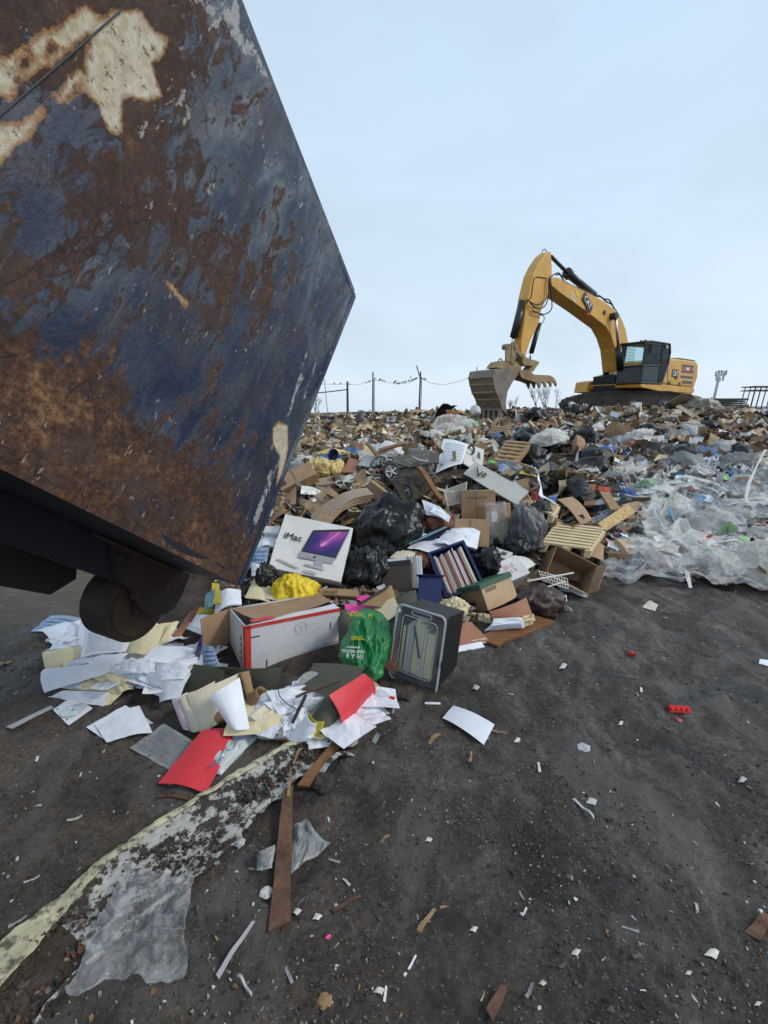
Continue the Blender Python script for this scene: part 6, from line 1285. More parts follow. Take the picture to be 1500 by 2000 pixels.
S('torn printed magazine page under the right of the narrow plank', [(566,1706),(645,1648),(596,1600),(560,1618)], [.01,.01,.03,.02], m_news, .003, 0, .02, 'magazine', 'magazine_page'); S('curled page scrap left of the narrow plank', [(500,1700),(532,1695),(538,1650),(503,1668)], [.0,.02,.06,.03], m_news, .003, .03, .01, 'magazine', 'magazine_page')
V = []; F = []; a = Z(70, 1905, .0); Mx = Matrix.Translation(a) @ Matrix.Rotation(R(20), 4, 'Z'); bx(V, F, -.012, .012, -.03, .035, 0, .004, Mx); bx(V, F, -.012, -.009, -.03, .035, .004, .02, Mx); bx(V, F, .009, .012, -.03, .035, .004, .02, Mx); tag(mk('bracket', V, F, m_silver, center=True), 'small slotted metal bracket beside the near end of the trim', 'bracket')
def rock(name, label, cat, a, b, s, mat, fl=.4, sub=3, seed=1, z=0, st=1):
    bm = bmesh.new(); bmesh.ops.create_icosphere(bm, subdivisions=sub, radius=1)
    for v in bm.verts: v.co *= 1+.45*noise.noise(v.co*1.4+V3((seed*5.1, 0, 0)))+.2*noise.noise(v.co*4+V3((seed, 0, 0))); v.co.z *= fl; v.co.x *= st
    me = bpy.data.meshes.new(name); bm.to_mesh(me); bm.free(); me.materials.append(mat); o = bpy.data.objects.new(name, me); COL.objects.link(o); o.location = Z(a, b, z)+V3((0, 0, s*fl*.4)); o.scale = (s, s, s); o.rotation_euler.z = seed; return tag(o, label, cat)
rock('wood_chunk', 'orange-brown wood chunk at the bottom left corner', 'wood chunk', 30, 1958, .028, m_wood, .4, seed=.6, st=2); rock('wood_chunk', 'flat orange-brown wood chunk near the bottom edge', 'wood chunk', 634, 1955, .018, m_wood, .3, seed=2.2)
rock('stone', 'grey stone beside the pale bent strip', 'stone', 632, 1530, .05, m_ground, .4, seed=3.3); rock('stone', 'small pale stone beside the trim', 'stone', 468, 1648, .02, m_greyink, .5, seed=4.3)
rock('stone', 'pale broken lump left of the plank', 'stone', 520, 1745, .02, m_offwhite, .4, seed=5.5); rock('stone', 'grey chip on the mud near the lone sheet', 'stone', 1140, 1460, .03, m_greyink, .2, seed=6.5)
# toy brick
a = Z(1324,1386,.0); Mx = Matrix.Translation(a) @ Matrix.Rotation(R(-6), 4, 'Z') @ Matrix.Rotation(R(50), 4, 'X'); r = empty('toy_brick', Mx, 'red toy building brick with four studs on the mud at right', 'toy brick')
pbox('brick_body', r, m_redplast, -.055, .055, -.018, .018, .0, .026)
for k in range(4): V = []; F = []; disc(V, F, (-.041+k*.0273, 0, .031), (0, 0, 1), .0095, .010, 14); mk('stud', V, F, m_redplast, r)
a = Z(1234,1277,.012); r = empty('loose_cap', Matrix.Translation(a), 'small red cap with a blue tip on the mud', 'cap'); V = []; F = []; tube(V, F, [(0, -.02, 0), (-.004, .012, .008)], [.018, .013], 12); mk('red_cap', V, F, m_redplast, r); V = []; F = []; tube(V, F, [(-.004, .0125, .008), (-.006, .03, .012)], [.009, .006], 10); mk('blue_tip', V, F, m_blue, r)
S('red and white wrapper scrap below the toy brick', [(1314,1400),(1330,1412),(1334,1406),(1318,1400)], [.004,.004,.012,.012], m_redink, .002, 0, .004, 'wrapper', 'wrapper'); S('white plastic scrap cut off by the right edge', [(1482,1296),(1520,1306),(1520,1292),(1484,1287)], [.004,.004,.012,.012], m_paper, .003, 0, .004, 'scrap', 'scrap')
for i, (a, b, c_, d_, wd, m_, lb) in enumerate([(838,1450,858,1435,.022,m_wood,'short orange wood sliver below the lone sheet'),(955,1428,990,1434,.01,m_wood,'thin root beside the corner of the lone sheet'),(918,1490,921,1470,.014,m_wood,'small upright wood chip on the open mud'),(818,1825,848,1778,.016,m_wood,'pale wood sliver on the near mud'),(790,1903,812,1868,.007,m_paper,'thin white plastic stick near the bottom'),(1018,1790,1028,1776,.008,m_paper,'short white stick on the near mud'),(425,1910,495,1800,.014,m_greyink,'long grey root on the near mud'),(465,1905,492,1945,.008,m_greyink,'short grey twig near the bottom'),(650,1780,705,1755,.012,m_darkwood,'dark brown stick right of the plank'),(955,1990,985,1930,.03,m_darkwood,'wet dark board end at the bottom edge'),(1470,1830,1500,1790,.04,m_darkwood,'rotten board end at the right edge'),(745,1645,760,1630,.008,m_wood,'tiny wood sliver beside the magazine page'),(1480,1780,1500,1800,.01,m_paper,'white strip cut by the right edge'),(310,1557,400,1566,.012,m_darkwood,'brown stick below the flat red folder'),(0,1300,22,1290,.03,m_card,'brown card scrap at the left edge'),(1120,1560,1160,1600,.012,m_greyink,'grey strip on the open mud')]):
    beam('stick', lb, 'stick', Z(a, b, .004), Z(c_, d_, .008), wd, .006, m_, (0,0,1), taper=.6, seg=8, bendy=.01)
for i, (a, b, s_, m_, lb) in enumerate([(1155,1565,16,m_greyink,'largest grey shard on the open mud'),(1390,1862,22,m_print,'white printed scrap near the bottom right'),(925,1815,12,m_paper,'white bent scrap near the bottom centre'),(838,1640,10,m_offwhite,'small square beige chip'),(1010,1445,10,m_paper,'tiny white scrap near the grey chip'),(1212,1412,8,m_paper,'tiny white square on the open mud'),(1450,1522,13,m_greyink,'blue-grey shard near the right edge'),(1125,1860,14,m_greyink,'grey flake near the bottom'),(1060,1920,12,m_offwhite,'pale flake close to the bottom edge'),(740,1935,16,m_paper,'crumpled white scrap at the bottom left of centre'),(580,1780,14,m_paper,'white flake beside the plank end'),(620,1790,14,m_offwhite,'second white flake beside the plank end'),(640,1830,10,m_pink,'faded pink scrap below the plank'),(1100,1300,12,m_offwhite,'pale scrap on the far mud'),(930,1342,11,m_greyink,'grey flake above the lone sheet'),(1270,1183,22,m_greyink,'wet flattened paper near the foot of the film'),(1345,1900,10,m_paper,'small torn paper at the lower right'),(1480,1960,10,m_paper,'tiny white scrap at the bottom right corner')]):
    m_ = {m_paper: m_offwhite, m_print: m_offwhite, m_greyink: m_grey_manila if i % 2 else m_greyink}.get(m_, m_)
    S(lb, [(a-s_*.7, b+s_*(.1+.4*RNG.random())), (a+s_*.5*RNG.random(), b+s_*.5), (a+s_*.7, b-s_*.4*RNG.random()), (a-s_*.4*RNG.random(), b-s_*.5)], .004, m_, .001, .003, .003, 'scrap', 'scrap', n=5)

RP = random.Random(5)
for k in range(90):
    if k < 58: cx_, cy_ = RP.uniform(125, 415), 0; cy_ = RP.uniform(1225, 1352-.1*abs(cx_-250))
    else: cx_, cy_ = RP.uniform(500, 735), RP.uniform(1345, 1425)
    h0 = RP.uniform(.01, .07) if k < 58 else RP.uniform(.02, .06)
    if cx_ < 190: h0 *= .5
    c = Z(cx_, cy_, h0); an = RP.uniform(0, 6.28); a_, b_ = RP.choice([(.105, .14), (.105, .14), (.11, .07), (.06, .09)]); ca, sa = cos(an), sin(an)
    C = [c+V3((u*a_*ca-v*b_*sa, u*a_*sa+v*b_*ca, RP.uniform(-.015, .02)+(.02 if v > 0 else 0))) for u, v in ((-1,-1),(1,-1),(1,1),(-1,1))]
    cn, mm = RP.choice([('white', m_paper), ('white', m_paper), ('printed', m_print), ('faintly printed', m_print2), ('white', m_paper), ('cream', m_manila), ('printed', m_print)])
    wh = 'in the paper spill below the roller' if k < 58 else 'among the papers beside the propped red folder'
    sheet('paper_sheet', 'loose %s sheet %s' % (cn, wh), 'paper', C, mm, .0012, RP.uniform(-.02, .035), .012, RP.choice('uv'), group='loose %s sheets %s' % (cn, wh), n=8)
# ============================================================ the heap: named pieces
RS = random.Random(21)
def zone(x, y):
    px_ = 750+FPX*x/(y*CP+.25)
    if y > 13: return 'on the far crest left of the bucket' if px_ < 925 else ('on the crest under the excavator' if px_ < 1360 else 'on the far crest at the right')
    if y > 8: return 'in the far left stretch of the heap' if px_ < 860 else ('on the upper slope between bucket and tracks' if px_ < 1180 else 'on the upper slope at the right')
    if y > 5.6: return 'just behind the pushchair' if px_ < 1000 else ('on the middle slope above the pale pallet' if px_ < 1230 else 'on the middle slope above the plastic film')
    return 'in the heap left of the pale pallet' if px_ < 1120 else 'among the plastic film at the foot of the heap'
def spot(y0, y1, p0=540, p1=1560, power=1.0, hero=False):
    for _ in range(60):
        t = RS.random(); y = 1/((1-t)/y0+t/y1) if power == 1 else y0+(y1-y0)*t
        px_ = RS.uniform(p0, p1); x = (px_-750)/FPX*(y*CP+.25)
        if hero and 545 < px_ < 1185 and 3.6 < y < 6.4 and RS.random() < .85: continue
        if T(x, y) > .06: return x, y
    return None
def meshdata(fn, name, mat):
    o = fn(); me = o.data; me.name = name; me.materials.clear(); me.materials.append(mat); bpy.data.objects.remove(o); return me
def card_var(k):
    w_, h_ = RS.uniform(.5, 1), RS.uniform(.5, 1); sd_ = k*3.7; a, b = RS.uniform(-.25, .25), RS.uniform(-.3, .3); cut = RS.uniform(.3, .7)
    def fn(u, v):
        x, y = (u-.5)*w_, (v-.5)*h_*(1+.2*noise.noise(V3((u*2, sd_, 0)))); x += .06*noise.noise(V3((v*6, sd_, 2)))*(abs(u-.5)*2); return V3((x, y, a*abs(u-cut)+b*(v-.5)**2+.07*noise.noise(V3((u*2+sd_, v*2, 0)))+.02*noise.noise(V3((u*7+sd_, v*7, 0)))))
    V, F, uv = grid_sheet(fn, 8, 8, .02); me = bpy.data.meshes.new('cardboard_piece'); me.from_pydata([tuple(v) for v in V], [], F)
    uvl = me.uv_layers.new(name='UVMap'); li = np.zeros(len(me.loops), dtype=np.int32); me.loops.foreach_get('vertex_index', li); uvl.data.foreach_set('uv', np.array(uv, dtype=np.float32)[li].ravel()); return me
def with_mat(me, m): me.materials.clear(); me.materials.append(m); return me
cards = [with_mat(card_var(k), m_cardo) for k in range(10)]; pap = [with_mat(card_var(k+20), m_papero) for k in range(8)]
def board_var(k):
    V = []; F = []; L = 1; w_ = RS.uniform(.06, .16); th_ = RS.uniform(.015, .045); sd_ = k*2.1; n_ = 6
    for i in range(n_+1):
        f = i/n_; j = (RS.uniform(-.06, .06), RS.uniform(-.06, .06)) if i in (0, n_) else (0, 0); z = .03*noise.noise(V3((f*2, sd_, 0)))
        V += [(f-.5+j[0], -w_/2, z), (f-.5+j[1], w_/2, z), (f-.5+j[1], w_/2, z+th_), (f-.5+j[0], -w_/2, z+th_)]
    for i in range(n_):
        for q in range(4): F.append((i*4+q, i*4+(q+1) % 4, (i+1)*4+(q+1) % 4, (i+1)*4+q))
    F += [(3,2,1,0), tuple(n_*4+q for q in range(4))]; me = bpy.data.meshes.new('board'); me.from_pydata(V, [], F); return with_mat(me, m_woodo)
boards = [board_var(k) for k in range(7)]
def box_var(k):
    V = []; F = []; w_, d_, h_ = RS.uniform(.7, 1), RS.uniform(.5, .8), RS.uniform(.35, .7); t = .015
    bx(V, F, 0, t, 0, d_, 0, h_); bx(V, F, w_-t, w_, 0, d_, 0, h_); bx(V, F, t, w_-t, 0, t, 0, h_); bx(V, F, t, w_-t, d_-t, d_, 0, h_); bx(V, F, t, w_-t, t, d_-t, 0, t)
    if k % 2: bx(V, F, t, w_-t, t, d_-t, h_-t, h_)
    me = bpy.data.meshes.new('cardboard_box'); me.from_pydata([(a-w_/2, b-d_/2, c-.1) for a, b, c in V], [], F); bm = bmesh.new(); bm.from_mesh(me); bmesh.ops.subdivide_edges(bm, edges=bm.edges, cuts=3, use_grid_fill=True)
    for v in bm.verts: q = v.co*2+V3((k*5, 0, 0)); v.co += V3((noise.noise(q), noise.noise(q+V3((9, 0, 0))), noise.noise(q+V3((0, 9, 0)))))*.11
    bm.to_mesh(me); bm.free(); return with_mat(me, m_cardo)
boxes = [box_var(k) for k in range(6)]
def flap_var(k):
    def fn(u, v): return V3(((u-.5)*.8, v*.3, .12*v*v+.02*noise.noise(V3((u*3, v*3, k)))))
    V, F, uv = grid_sheet(fn, 4, 3, .012); me = bpy.data.meshes.new('flap'); me.from_pydata([tuple(v) for v in V], [], F); return with_mat(me, m_cardo)
flaps = [flap_var(k) for k in range(2)]
bbags = [with_mat(bag_mesh('rubbish_bag', 30.3+k*1.7, (1, .8, .65), .18, 4, k % 2 == 0), m_blackbag) for k in range(6)]
cbags = [with_mat(bag_mesh('plastic_bag', 50.3+k*1.9, (1, .75, .5), .38, 4, False, 1.2), m_bago) for k in range(7)]
fbags = [with_mat(bag_mesh('plastic_bag', 70.3+k*1.3, (1, .8, .5), .4, 4, False, 1.0), m_film) for k in range(6)]
fwbags = [with_mat(bag_mesh('plastic_bag', 80.3+k*1.3, (1, .8, .45), .45, 4, False, 1.0), m_filmwhite) for k in range(5)]
def put(name, me, x, y, s, tilt, color=None, lift=.0, rz=None, lay=None):
    o = bpy.data.objects.new(name, me); COL.objects.link(o); nn = TN(x, y)
    q = nn.to_track_quat('Z', 'Y').to_euler().to_matrix().to_4x4(); rz = RS.uniform(0, 2*pi) if rz is None else rz
    M = Matrix.Translation((x, y, T(x, y)+lift)) @ q @ Matrix.Rotation(rz, 4, 'Z') @ Matrix.Rotation(RS.gauss(0, tilt), 4, 'X') @ Matrix.Rotation(RS.gauss(0, tilt), 4, 'Y') @ Matrix.Diagonal((s, s, s, 1)); o.matrix_world = M
    if color: o.color = (*color, 1)
    return o
CARDC = [('tan', (.36,.235,.135)), ('tan', (.40,.27,.16)), ('brown', (.22,.13,.075)), ('brown', (.27,.17,.1)), ('dark brown', (.12,.075,.045)), ('grey-brown', (.30,.25,.2)), ('tan', (.45,.32,.2))]
WOODC = [('pale', (.5,.38,.22)), ('pale', (.42,.3,.17)), ('brown', (.25,.15,.08)), ('brown', (.2,.12,.07)), ('dark', (.09,.06,.04)), ('reddish', (.22,.09,.05)), ('pale', (.6,.5,.34))]
PAPC = [('white', (.78,.8,.82)), ('white', (.7,.72,.74)), ('cream', (.65,.58,.42)), ('white', (.8,.8,.8)), ('grey', (.4,.4,.4)), ('blue', (.05,.14,.34)), ('white', (.74,.75,.76))]
BAGC = [('white', (.7,.72,.74)), ('grey', (.35,.36,.37)), ('brown', (.17,.12,.08)), ('blue', (.05,.13,.28)), ('grey', (.2,.2,.2)), ('black', (.02,.02,.022)), ('white', (.62,.64,.66)), ('khaki', (.25,.2,.12)), ('tan', (.4,.3,.18)), ('pale green', (.3,.42,.3))]
SZ = lambda y, a: a*(.75+.045*min(y, 10))
def scatter(name, cat, meshes, cols, n_, y0, y1, size, tilt, lift, noun, p0=540, p1=1560):
    for _ in range(n_):
        q = spot(y0, y1, p0, p1, hero=True)
        if not q: continue
        x, y = q; px_ = 750+FPX*x/(y*CP+.25); cn, cc = RS.choice(cols); s = SZ(y, RS.uniform(*size))
        if px_ < 905 and y > 8: s *= .75
        if px_ < 905 and y > 7 and cat in ('rubbish', 'bag') and RS.random() < .75: continue
        if y > 14 and cat in ('rubbish', 'bag'): s *= .6
        o = put(name, RS.choice(meshes), x, y, s, tilt, cc, lift*s)
        zn = zone(x, y); tag(o, '%s %s %s' % (cn, noun, zn), cat, '%s %s pieces %s' % (cn, cat, zn))
        if name == 'cardboard_box' and y < 9:
            f = bpy.data.objects.new('flap', RS.choice(flaps)); COL.objects.link(f); f.parent = o; f.location = (0, .3, .3); f.rotation_euler = (RS.uniform(-.3, 1.0), 0, 0); f.color = o.color
scatter('cardboard_piece', 'cardboard', cards, CARDC, 140, 6.0, 14, (.2, .46), .5, .1, 'crumpled cardboard piece lying')
scatter('cardboard_piece', 'cardboard', cards, CARDC, 100, 12, 24, (.2, .45), .6, .15, 'crumpled cardboard piece lying')
scatter('cardboard_piece', 'cardboard', cards, CARDC, 60, 4.0, 6.2, (.12, .34), .35, .02, 'crumpled cardboard piece lying')
scatter('board', 'board', boards, WOODC, 120, 6.0, 13, (.35, .9), .35, .06, 'broken board sticking out')
scatter('board', 'board', boards, WOODC, 125, 11, 24, (.3, .8), .5, .1, 'broken board sticking out')
scatter('board', 'board', boards, WOODC, 50, 4.4, 6.2, (.2, .55), .2, .02, 'broken board sticking out')
scatter('cardboard_box', 'box', boxes, CARDC, 30, 6.2, 16, (.2, .42), .5, .1, 'crushed cardboard box lying')
scatter('cardboard_box', 'box', boxes, CARDC, 14, 4.6, 6.2, (.2, .34), .4, .0, 'crushed cardboard box lying', 860, 1260)
scatter('paper_scrap', 'paper', pap, PAPC, 110, 4.0, 9, (.1, .3), .4, .05, 'torn paper scrap lying')
scatter('paper_scrap', 'paper', pap, PAPC, 120, 8, 24, (.16, .4), .6, .2, 'torn paper scrap lying')
scatter('rubbish_clump', 'rubbish', cbags, BAGC, 62, 6.0, 13, (.12, .32), .5, .0, 'crumpled plastic clump lying', 560, 1560)
scatter('rubbish_clump', 'rubbish', cbags, BAGC, 40, 12, 24, (.12, .34), .5, .1, 'crumpled plastic clump lying')
scatter('rubbish_clump', 'rubbish', cbags, BAGC, 50, 4.3, 6, (.06, .14), .5, .0, 'crumpled plastic clump lying')
scatter('rubbish_bag', 'bag', bbags, [('black', (0,0,0))], 18, 6.5, 14, (.16, .3), .3, .0, 'rubbish bag lying', 960, 1480)
scatter('rubbish_bag', 'bag', bbags, [('black', (0,0,0))], 9, 4.6, 6.5, (.13, .2), .3, -.05, 'rubbish bag lying', 980, 1280)
def hp(name, label, cat, me, a, b, y, s, tilt=.1, color=None, lift=-.3, rz=None):
    p = Y(a, b, y); o = put(name, me, p.x, p.y, s, tilt, color, 0, rz); o.location.z = p.z+lift*s; return tag(o, label, cat)
for k, (a, b, y, s, lb) in enumerate([(1040,892,7.6,.42,'round black bag above the small light pallet'),(1068,868,8.6,.42,'black bag under the white veil'),(1022,862,9.2,.4,'black bag left of the veiled one'),(1035,850,10.2,.4,'black bag highest in the left cluster'),(1145,856,9.4,.42,'black bag below the excavator, right of the veiled one'),(1122,960,6.3,.42,'large torn black bag in the middle of the slope'),(1135,975,6.0,.3,'lower lobe of black bagging in the middle of the slope'),(1065,925,6.8,.36,'black bag behind the brown sack and white sheet'),(1265,845,10.5,.42,'dark bag clump on the right upper slope'),(1320,890,8.2,.42,'flat dark bag right of the middle slope'),(1470,1078,4.6,.30,'black bag sheet on the film at the right edge'),(1120,808,16,.6,'dark bag on the crest left of the tracks'),(1290,800,17,.6,'black bag on the crest right of the tracks'),(1050,812,15,.5,'dark clump on the crest left of the tracks')]):
    hp('rubbish_bag', lb, 'bag', bbags[k % 6], a, b, y, s*.66, .2)
hp('plastic_bag', 'thin white veil of plastic over the black bags', 'plastic bag', fwbags[0], 1072, 856, 8.3, .34, .2); hp('plastic_bag', 'bright blue bag half way up the slope', 'plastic bag', cbags[0], 1185, 882, 8.2, .2, .2, (.02,.13,.5)); hp('plastic_bag', 'white sheet of plastic under the bright blue bag', 'plastic bag', fwbags[1], 1165, 885, 8.4, .5, .1, None, -.45)
hp('plastic_bag', 'sky blue bag inside the clear film at the right', 'plastic bag', cbags[1], 1378, 990, 5.6, .22, .2, (.04,.28,.6)); hp('plastic_bag', 'blue scrap of bag at the right of the sky blue one', 'plastic bag', cbags[2], 1425, 1000, 5.4, .12, .2, (.06,.2,.45)); hp('plastic_bag', 'blue bag under the boards in the middle of the slope', 'plastic bag', cbags[3], 1228, 968, 6.0, .16, .2, (.02,.08,.3))
hp('plastic_bag', 'pale pink clear bag bundle below the sky blue bag', 'plastic bag', fbags[1], 1395, 1022, 5.1, .26, .2, None, -.2); hp('red_pack', 'red and white pack caught in the film', 'pack', with_mat(bag_mesh('red_pack', 91.1, (1, .8, .8), .2, 3, False), m_redplast), 1374, 1056, 4.8, .09, .1); hp('cloth', 'orange-red cloth on the boards in the middle', 'cloth', cbags[4], 1178, 958, 6.1, .09, .2, (.6,.09,.03)); hp('bucket_lid', 'white round bucket lid on the right slope', 'lid', with_mat(bag_mesh('bucket_lid', 92, (1, 1, .12), .02, 3, False), m_white), 1363, 893, 8.0, .13, .6); 
for k, (a, b, y, s) in enumerate([(1345,870,8.8,.12),(1300,905,7.6,.12),(1120,795,17,.3),(905,830,12,.25),(885,850,10,.3),(850,858,9.4,.35),(870,838,11.5,.3),(830,868,9,.25),(895,865,9,.22),(1190,930,7,.3),(1230,925,7,.3),(1250,850,10,.3),(1355,835,12,.3),(1190,805,17,.3)]):
    hp('plastic_bag', 'white plastic bag clump %s' % ['near the round lid','left of the round lid','on the crest under the tracks','behind the printed panel at upper left','behind the printed panel','above the pushchair','far above the printed panel','left of the printed panel top','right behind the printed panel','above the orange-red cloth','right of the orange-red cloth','on the upper right slope','on the far right slope','on the crest beside the tracks'][k], 'plastic bag', (fwbags if k % 3 else fbags)[k % 5], a, b, y, s, .4)
bag('arched clear plastic hood over orange sheet near the bucket', Y(880,836,13), (.42,.3,.26), m_film, 93.3, knot=False, amp=.2, name='plastic_hood', cat='plastic'); hp('orange_sheet', 'orange sheet under the arched clear plastic', 'sheet', cards[2], 880, 832, 13.2, .9, .6, (.42,.16,.06), .1)
hp('tarpaulin', 'black pointed tarpaulin corner on the crest beside the arched plastic', 'tarpaulin', with_mat(card_var(77), m_black), 868, 806, 15.5, 1.0, .5, None, .1); hp('cream_drum', 'cream tub standing left of the bucket on the crest', 'tub', with_mat(bag_mesh('cream_drum', 94, (.8,.8,1.1), .05, 3, False), m_offwhite), 931, 806, 15, .2, .1); hp('green_hose', 'bright green plastic hoop behind the long white carton', 'hoop', with_mat(bag_mesh('green_hose', 95, (1,.7,.3), .1, 3, False), MAT('bright_green_plastic', (.15,.45,.05), .4)), 965, 905, 6.2, .15, .1)
SY('white sheet standing upright beside the brown sack', [(1040,962,5.3),(1062,975,5.2),(1052,925,5.7),(1040,930,5.7)], m_paper, .004, .02, .01); SY('white sheets lying over the small light pallet', [(1030,965,5.35),(1090,985,5.1),(1070,975,5.3),(1035,955,5.5)], m_paper, .006, .02, .01)
bag('dark brown sack with a yellow fold right of the long white carton', Y(1026,975,5.3), (.14,.12,.24), m_leather, 96.6, knot=False, amp=.2, name='sack', cat='sack'); SY('yellow fold of plastic on top of the brown sack', [(1014,924,5.2),(1048,932,5.2),(1050,922,5.35),(1020,918,5.35)], m_yelfold, .008, .01, .01, 'sheet', 'yellow_sheet')
bag('dark grey bag with printed pouch behind the long white carton', Y(985,935,5.8), (.22,.14,.15), m_greybag, 97.6, knot=False, amp=.1)
SY('printed pouch in red, white and blue on the dark grey bag', [(972,918,5.5),(990,932,5.4),(992,912,5.55),(978,906,5.6)], m_blueprint, .02, .02, .01, 'pouch', 'pouch')
for k, (A_1, B_1, wd, m_, lb) in enumerate([((1160,900,7.4),(1150,990,5.7),.12,m_redwood,'dark red upright plank in the middle slope'),((1178,960,6.1),(1202,1000,5.4),.12,m_wood,'brown plank under the orange-red cloth'),((1130,935,6.9),(1165,925,7.0),.06,m_wood,'pale lath above the large torn black bag'),((1195,975,5.9),(1215,1010,5.3),.05,m_paleslat,'thin pale lath behind the strand board'),((1235,905,7.6),(1290,880,8.6),.1,m_wood,'brown plank on the right slope'),((1320,935,6.9),(1400,925,6.8),.07,m_paleslat,'yellowish batten inside the film at the right')]):
    beam('board', lb, 'board', Y(*A_1), Y(*B_1), wd, .03, m_)
SY('brown cardboard flap folded in the film at right', [(1388,975,6.0),(1425,970,6.0),(1420,955,6.3),(1385,958,6.3)], m_card, .006, .02, .01, 'cardboard', 'cardboard_sheet'); SY('brown cardboard flap at the top of the film', [(1400,940,6.5),(1440,935,6.5),(1435,915,7.0),(1405,920,7.0)], m_cardin, .006, .02, .01, 'cardboard', 'cardboard_sheet')
r, w_, h_ = cbox('open_cardboard_box', 'brown cardboard box half wrapped in film at the right edge', 'cardboard box', Y(1466,1140,4.15), Y(1540,1150,4.1), Y(1475,1095,4.3), .3, m_cardin, open_=['y0']); flap(r, [V3((0,0,0)), V3((w_,0,0)), V3((w_,-.12,-.05)), V3((.0,-.14,-.06))], m_card, .006)
SY('opened cardboard star of flaps at the far right slope', [(1440,870,9.6),(1480,880,9.4),(1500,840,10.4),(1455,845,10.2)], m_card, .01, .1, .1, 'cardboard', 'cardboard_sheet'); SY('upright tan carton flap at the right edge', [(1465,885,8.8),(1490,880,8.9),(1490,850,9.0),(1474,855,9.0)], m_card, .01, .05, .02, 'cardboard', 'cardboard_sheet')
pallet('broken grey pallet behind the weathered orange one', [Y(1180,915,7.3), Y(1230,905,7.6), Y(1225,885,8.4), Y(1185,890,8.2)], 5, mat=m_wood); pallet('broken pallet stack below the bucket', [Y(960,850,10), Y(1000,860,9.8), Y(995,835,10.4), Y(962,830,10.5)], 5, mat=m_wood)
hp('cardboard_box', 'brown crushed carton on the upper slope left of the dark bag', 'cardboard box', boxes[2], 1215, 840, 11, .8, .3, (.27,.16,.09)); hp('cardboard_piece', 'big tan panel on the crest under the tracks', 'cardboard', cards[1], 1325, 792, 17, 1.1, .5, (.4,.29,.18), .1); hp('tarpaulin', 'grey tarpaulin hump at the right end of the crest', 'tarpaulin', cbags[5], 1370, 800, 17, .8, .2, (.25,.24,.19))
# ------------------------------------------------------------ clear plastic film
def film(label, C, mat, seed, wr=.10, lift=.04, n=56, m=40, name='plastic_film', ragged=.12, along=.5, pts=None):
    P = pts or [Y(*c) for c in C]; s_ = V3((seed*3.3, seed*1.7, seed))
    def fn(u, v):
        uu = u+ragged*noise.noise(V3((v*3, seed, 0)))*(1 if u in (0, 1) else min(1, 4*u*(1-u)+.3)); vv = v+ragged*1.3*noise.noise(V3((u*4, seed, 5)))+.3*ragged*noise.noise(V3((u*14, seed, 8)))
        p = P[0]*(1-uu)*(1-vv)+P[1]*uu*(1-vv)+P[2]*uu*vv+P[3]*(1-uu)*vv
        q = V3((u*along*3.2, v*5.5, 0))+s_; q += noise.noise_vector(q*.45)*1.3
        rg = (1-abs(noise.noise(q)))**3; r2 = (1-abs(noise.noise(V3((q.x*1.6, q.y*3.1, 7)))))**3
        base = max(T(p.x, p.y), -.0 if p.y < 5 else -1) if not pts else .012
        p.z = max(base, gz(p.x, p.y))+lift*.6+wr*.75*rg+wr*.28*r2+.03*noise.noise(q*.7); return p
    V, F, uv = grid_sheet(fn, n, m, .001); nt = (n+1)*(m+1)
    F = [f for f in F if max(f) < nt or min(f) >= nt or True]
    F = [f for f in F[::2][:n*m]] if False else [(j*(n+1)+i, j*(n+1)+i+1, (j+1)*(n+1)+i+1, (j+1)*(n+1)+i) for j in range(m) for i in range(n)]
    V = V[nt:] if False else V[:nt]; return tag(mk(name, V, F, mat, uvs=uv[:nt], center=True, smooth=True), label, 'plastic film')
film('widest cloudy film sheet flowing down beside the pale pallet', [(1180,1082,4.55),(1350,1125,4.25),(1400,1010,5.2),(1245,990,5.8)], m_film, 1.1, .16, .08, ragged=.2)
film('white folds of film laid over the widest sheet', [(1230,1060,4.75),(1385,1100,4.4),(1380,1050,4.8),(1260,1005,5.4)], m_filmwhite, 2.2, .14, .12, ragged=.3, along=.3)
film('cloudy film trailing on the mud at the right edge', [(1330,1140,4.15),(1540,1205,3.75),(1560,1085,4.5),(1350,1062,4.6)], m_film, 3.3, .12, .04, ragged=.2)
film('thin film sheet lying behind the trailing one', [(1330,1020,5.3),(1540,1065,4.7),(1560,960,6),(1335,945,6.4)], m_filmthin, 4.4, .14, .08)
film('bright white film draped along the right upper edge', [(1375,935,6.5),(1560,960,6.0),(1560,875,8),(1410,893,7.8)], m_filmwhite, 5.5, .12, .08, ragged=.25, along=.3)
film('clear film over the bags at the foot of the slope', [(1170,1146,4.15),(1345,1152,4.1),(1335,1085,4.6),(1180,1072,4.7)], m_filmthin, 6.6, .12, .06, ragged=.2)
film('white film strips left of the sky blue bag', [(1240,1000,5.7),(1330,1000,5.6),(1350,930,6.8),(1265,945,6.5)], m_filmwhite, 7.7, .14, .06, ragged=.4)
film('film heap between the black bag sheet and the trailing film', [(1350,1100,4.4),(1480,1120,4.25),(1500,1060,4.7),(1370,1050,4.8)], m_filmwhite, 8.8, .14, .06, ragged=.3)
film('torn film ribbons on the middle slope', [(1140,925,6.9),(1240,930,6.9),(1240,900,7.8),(1150,895,7.8)], m_filmwhite, 9.9, .12, .03, ragged=.4)
film('cloudy film on the slope above the big plain cardboard', [(1290,925,7.0),(1420,915,7.2),(1420,890,8),(1310,895,7.8)], m_film, 10.9, .12, .05, ragged=.4)
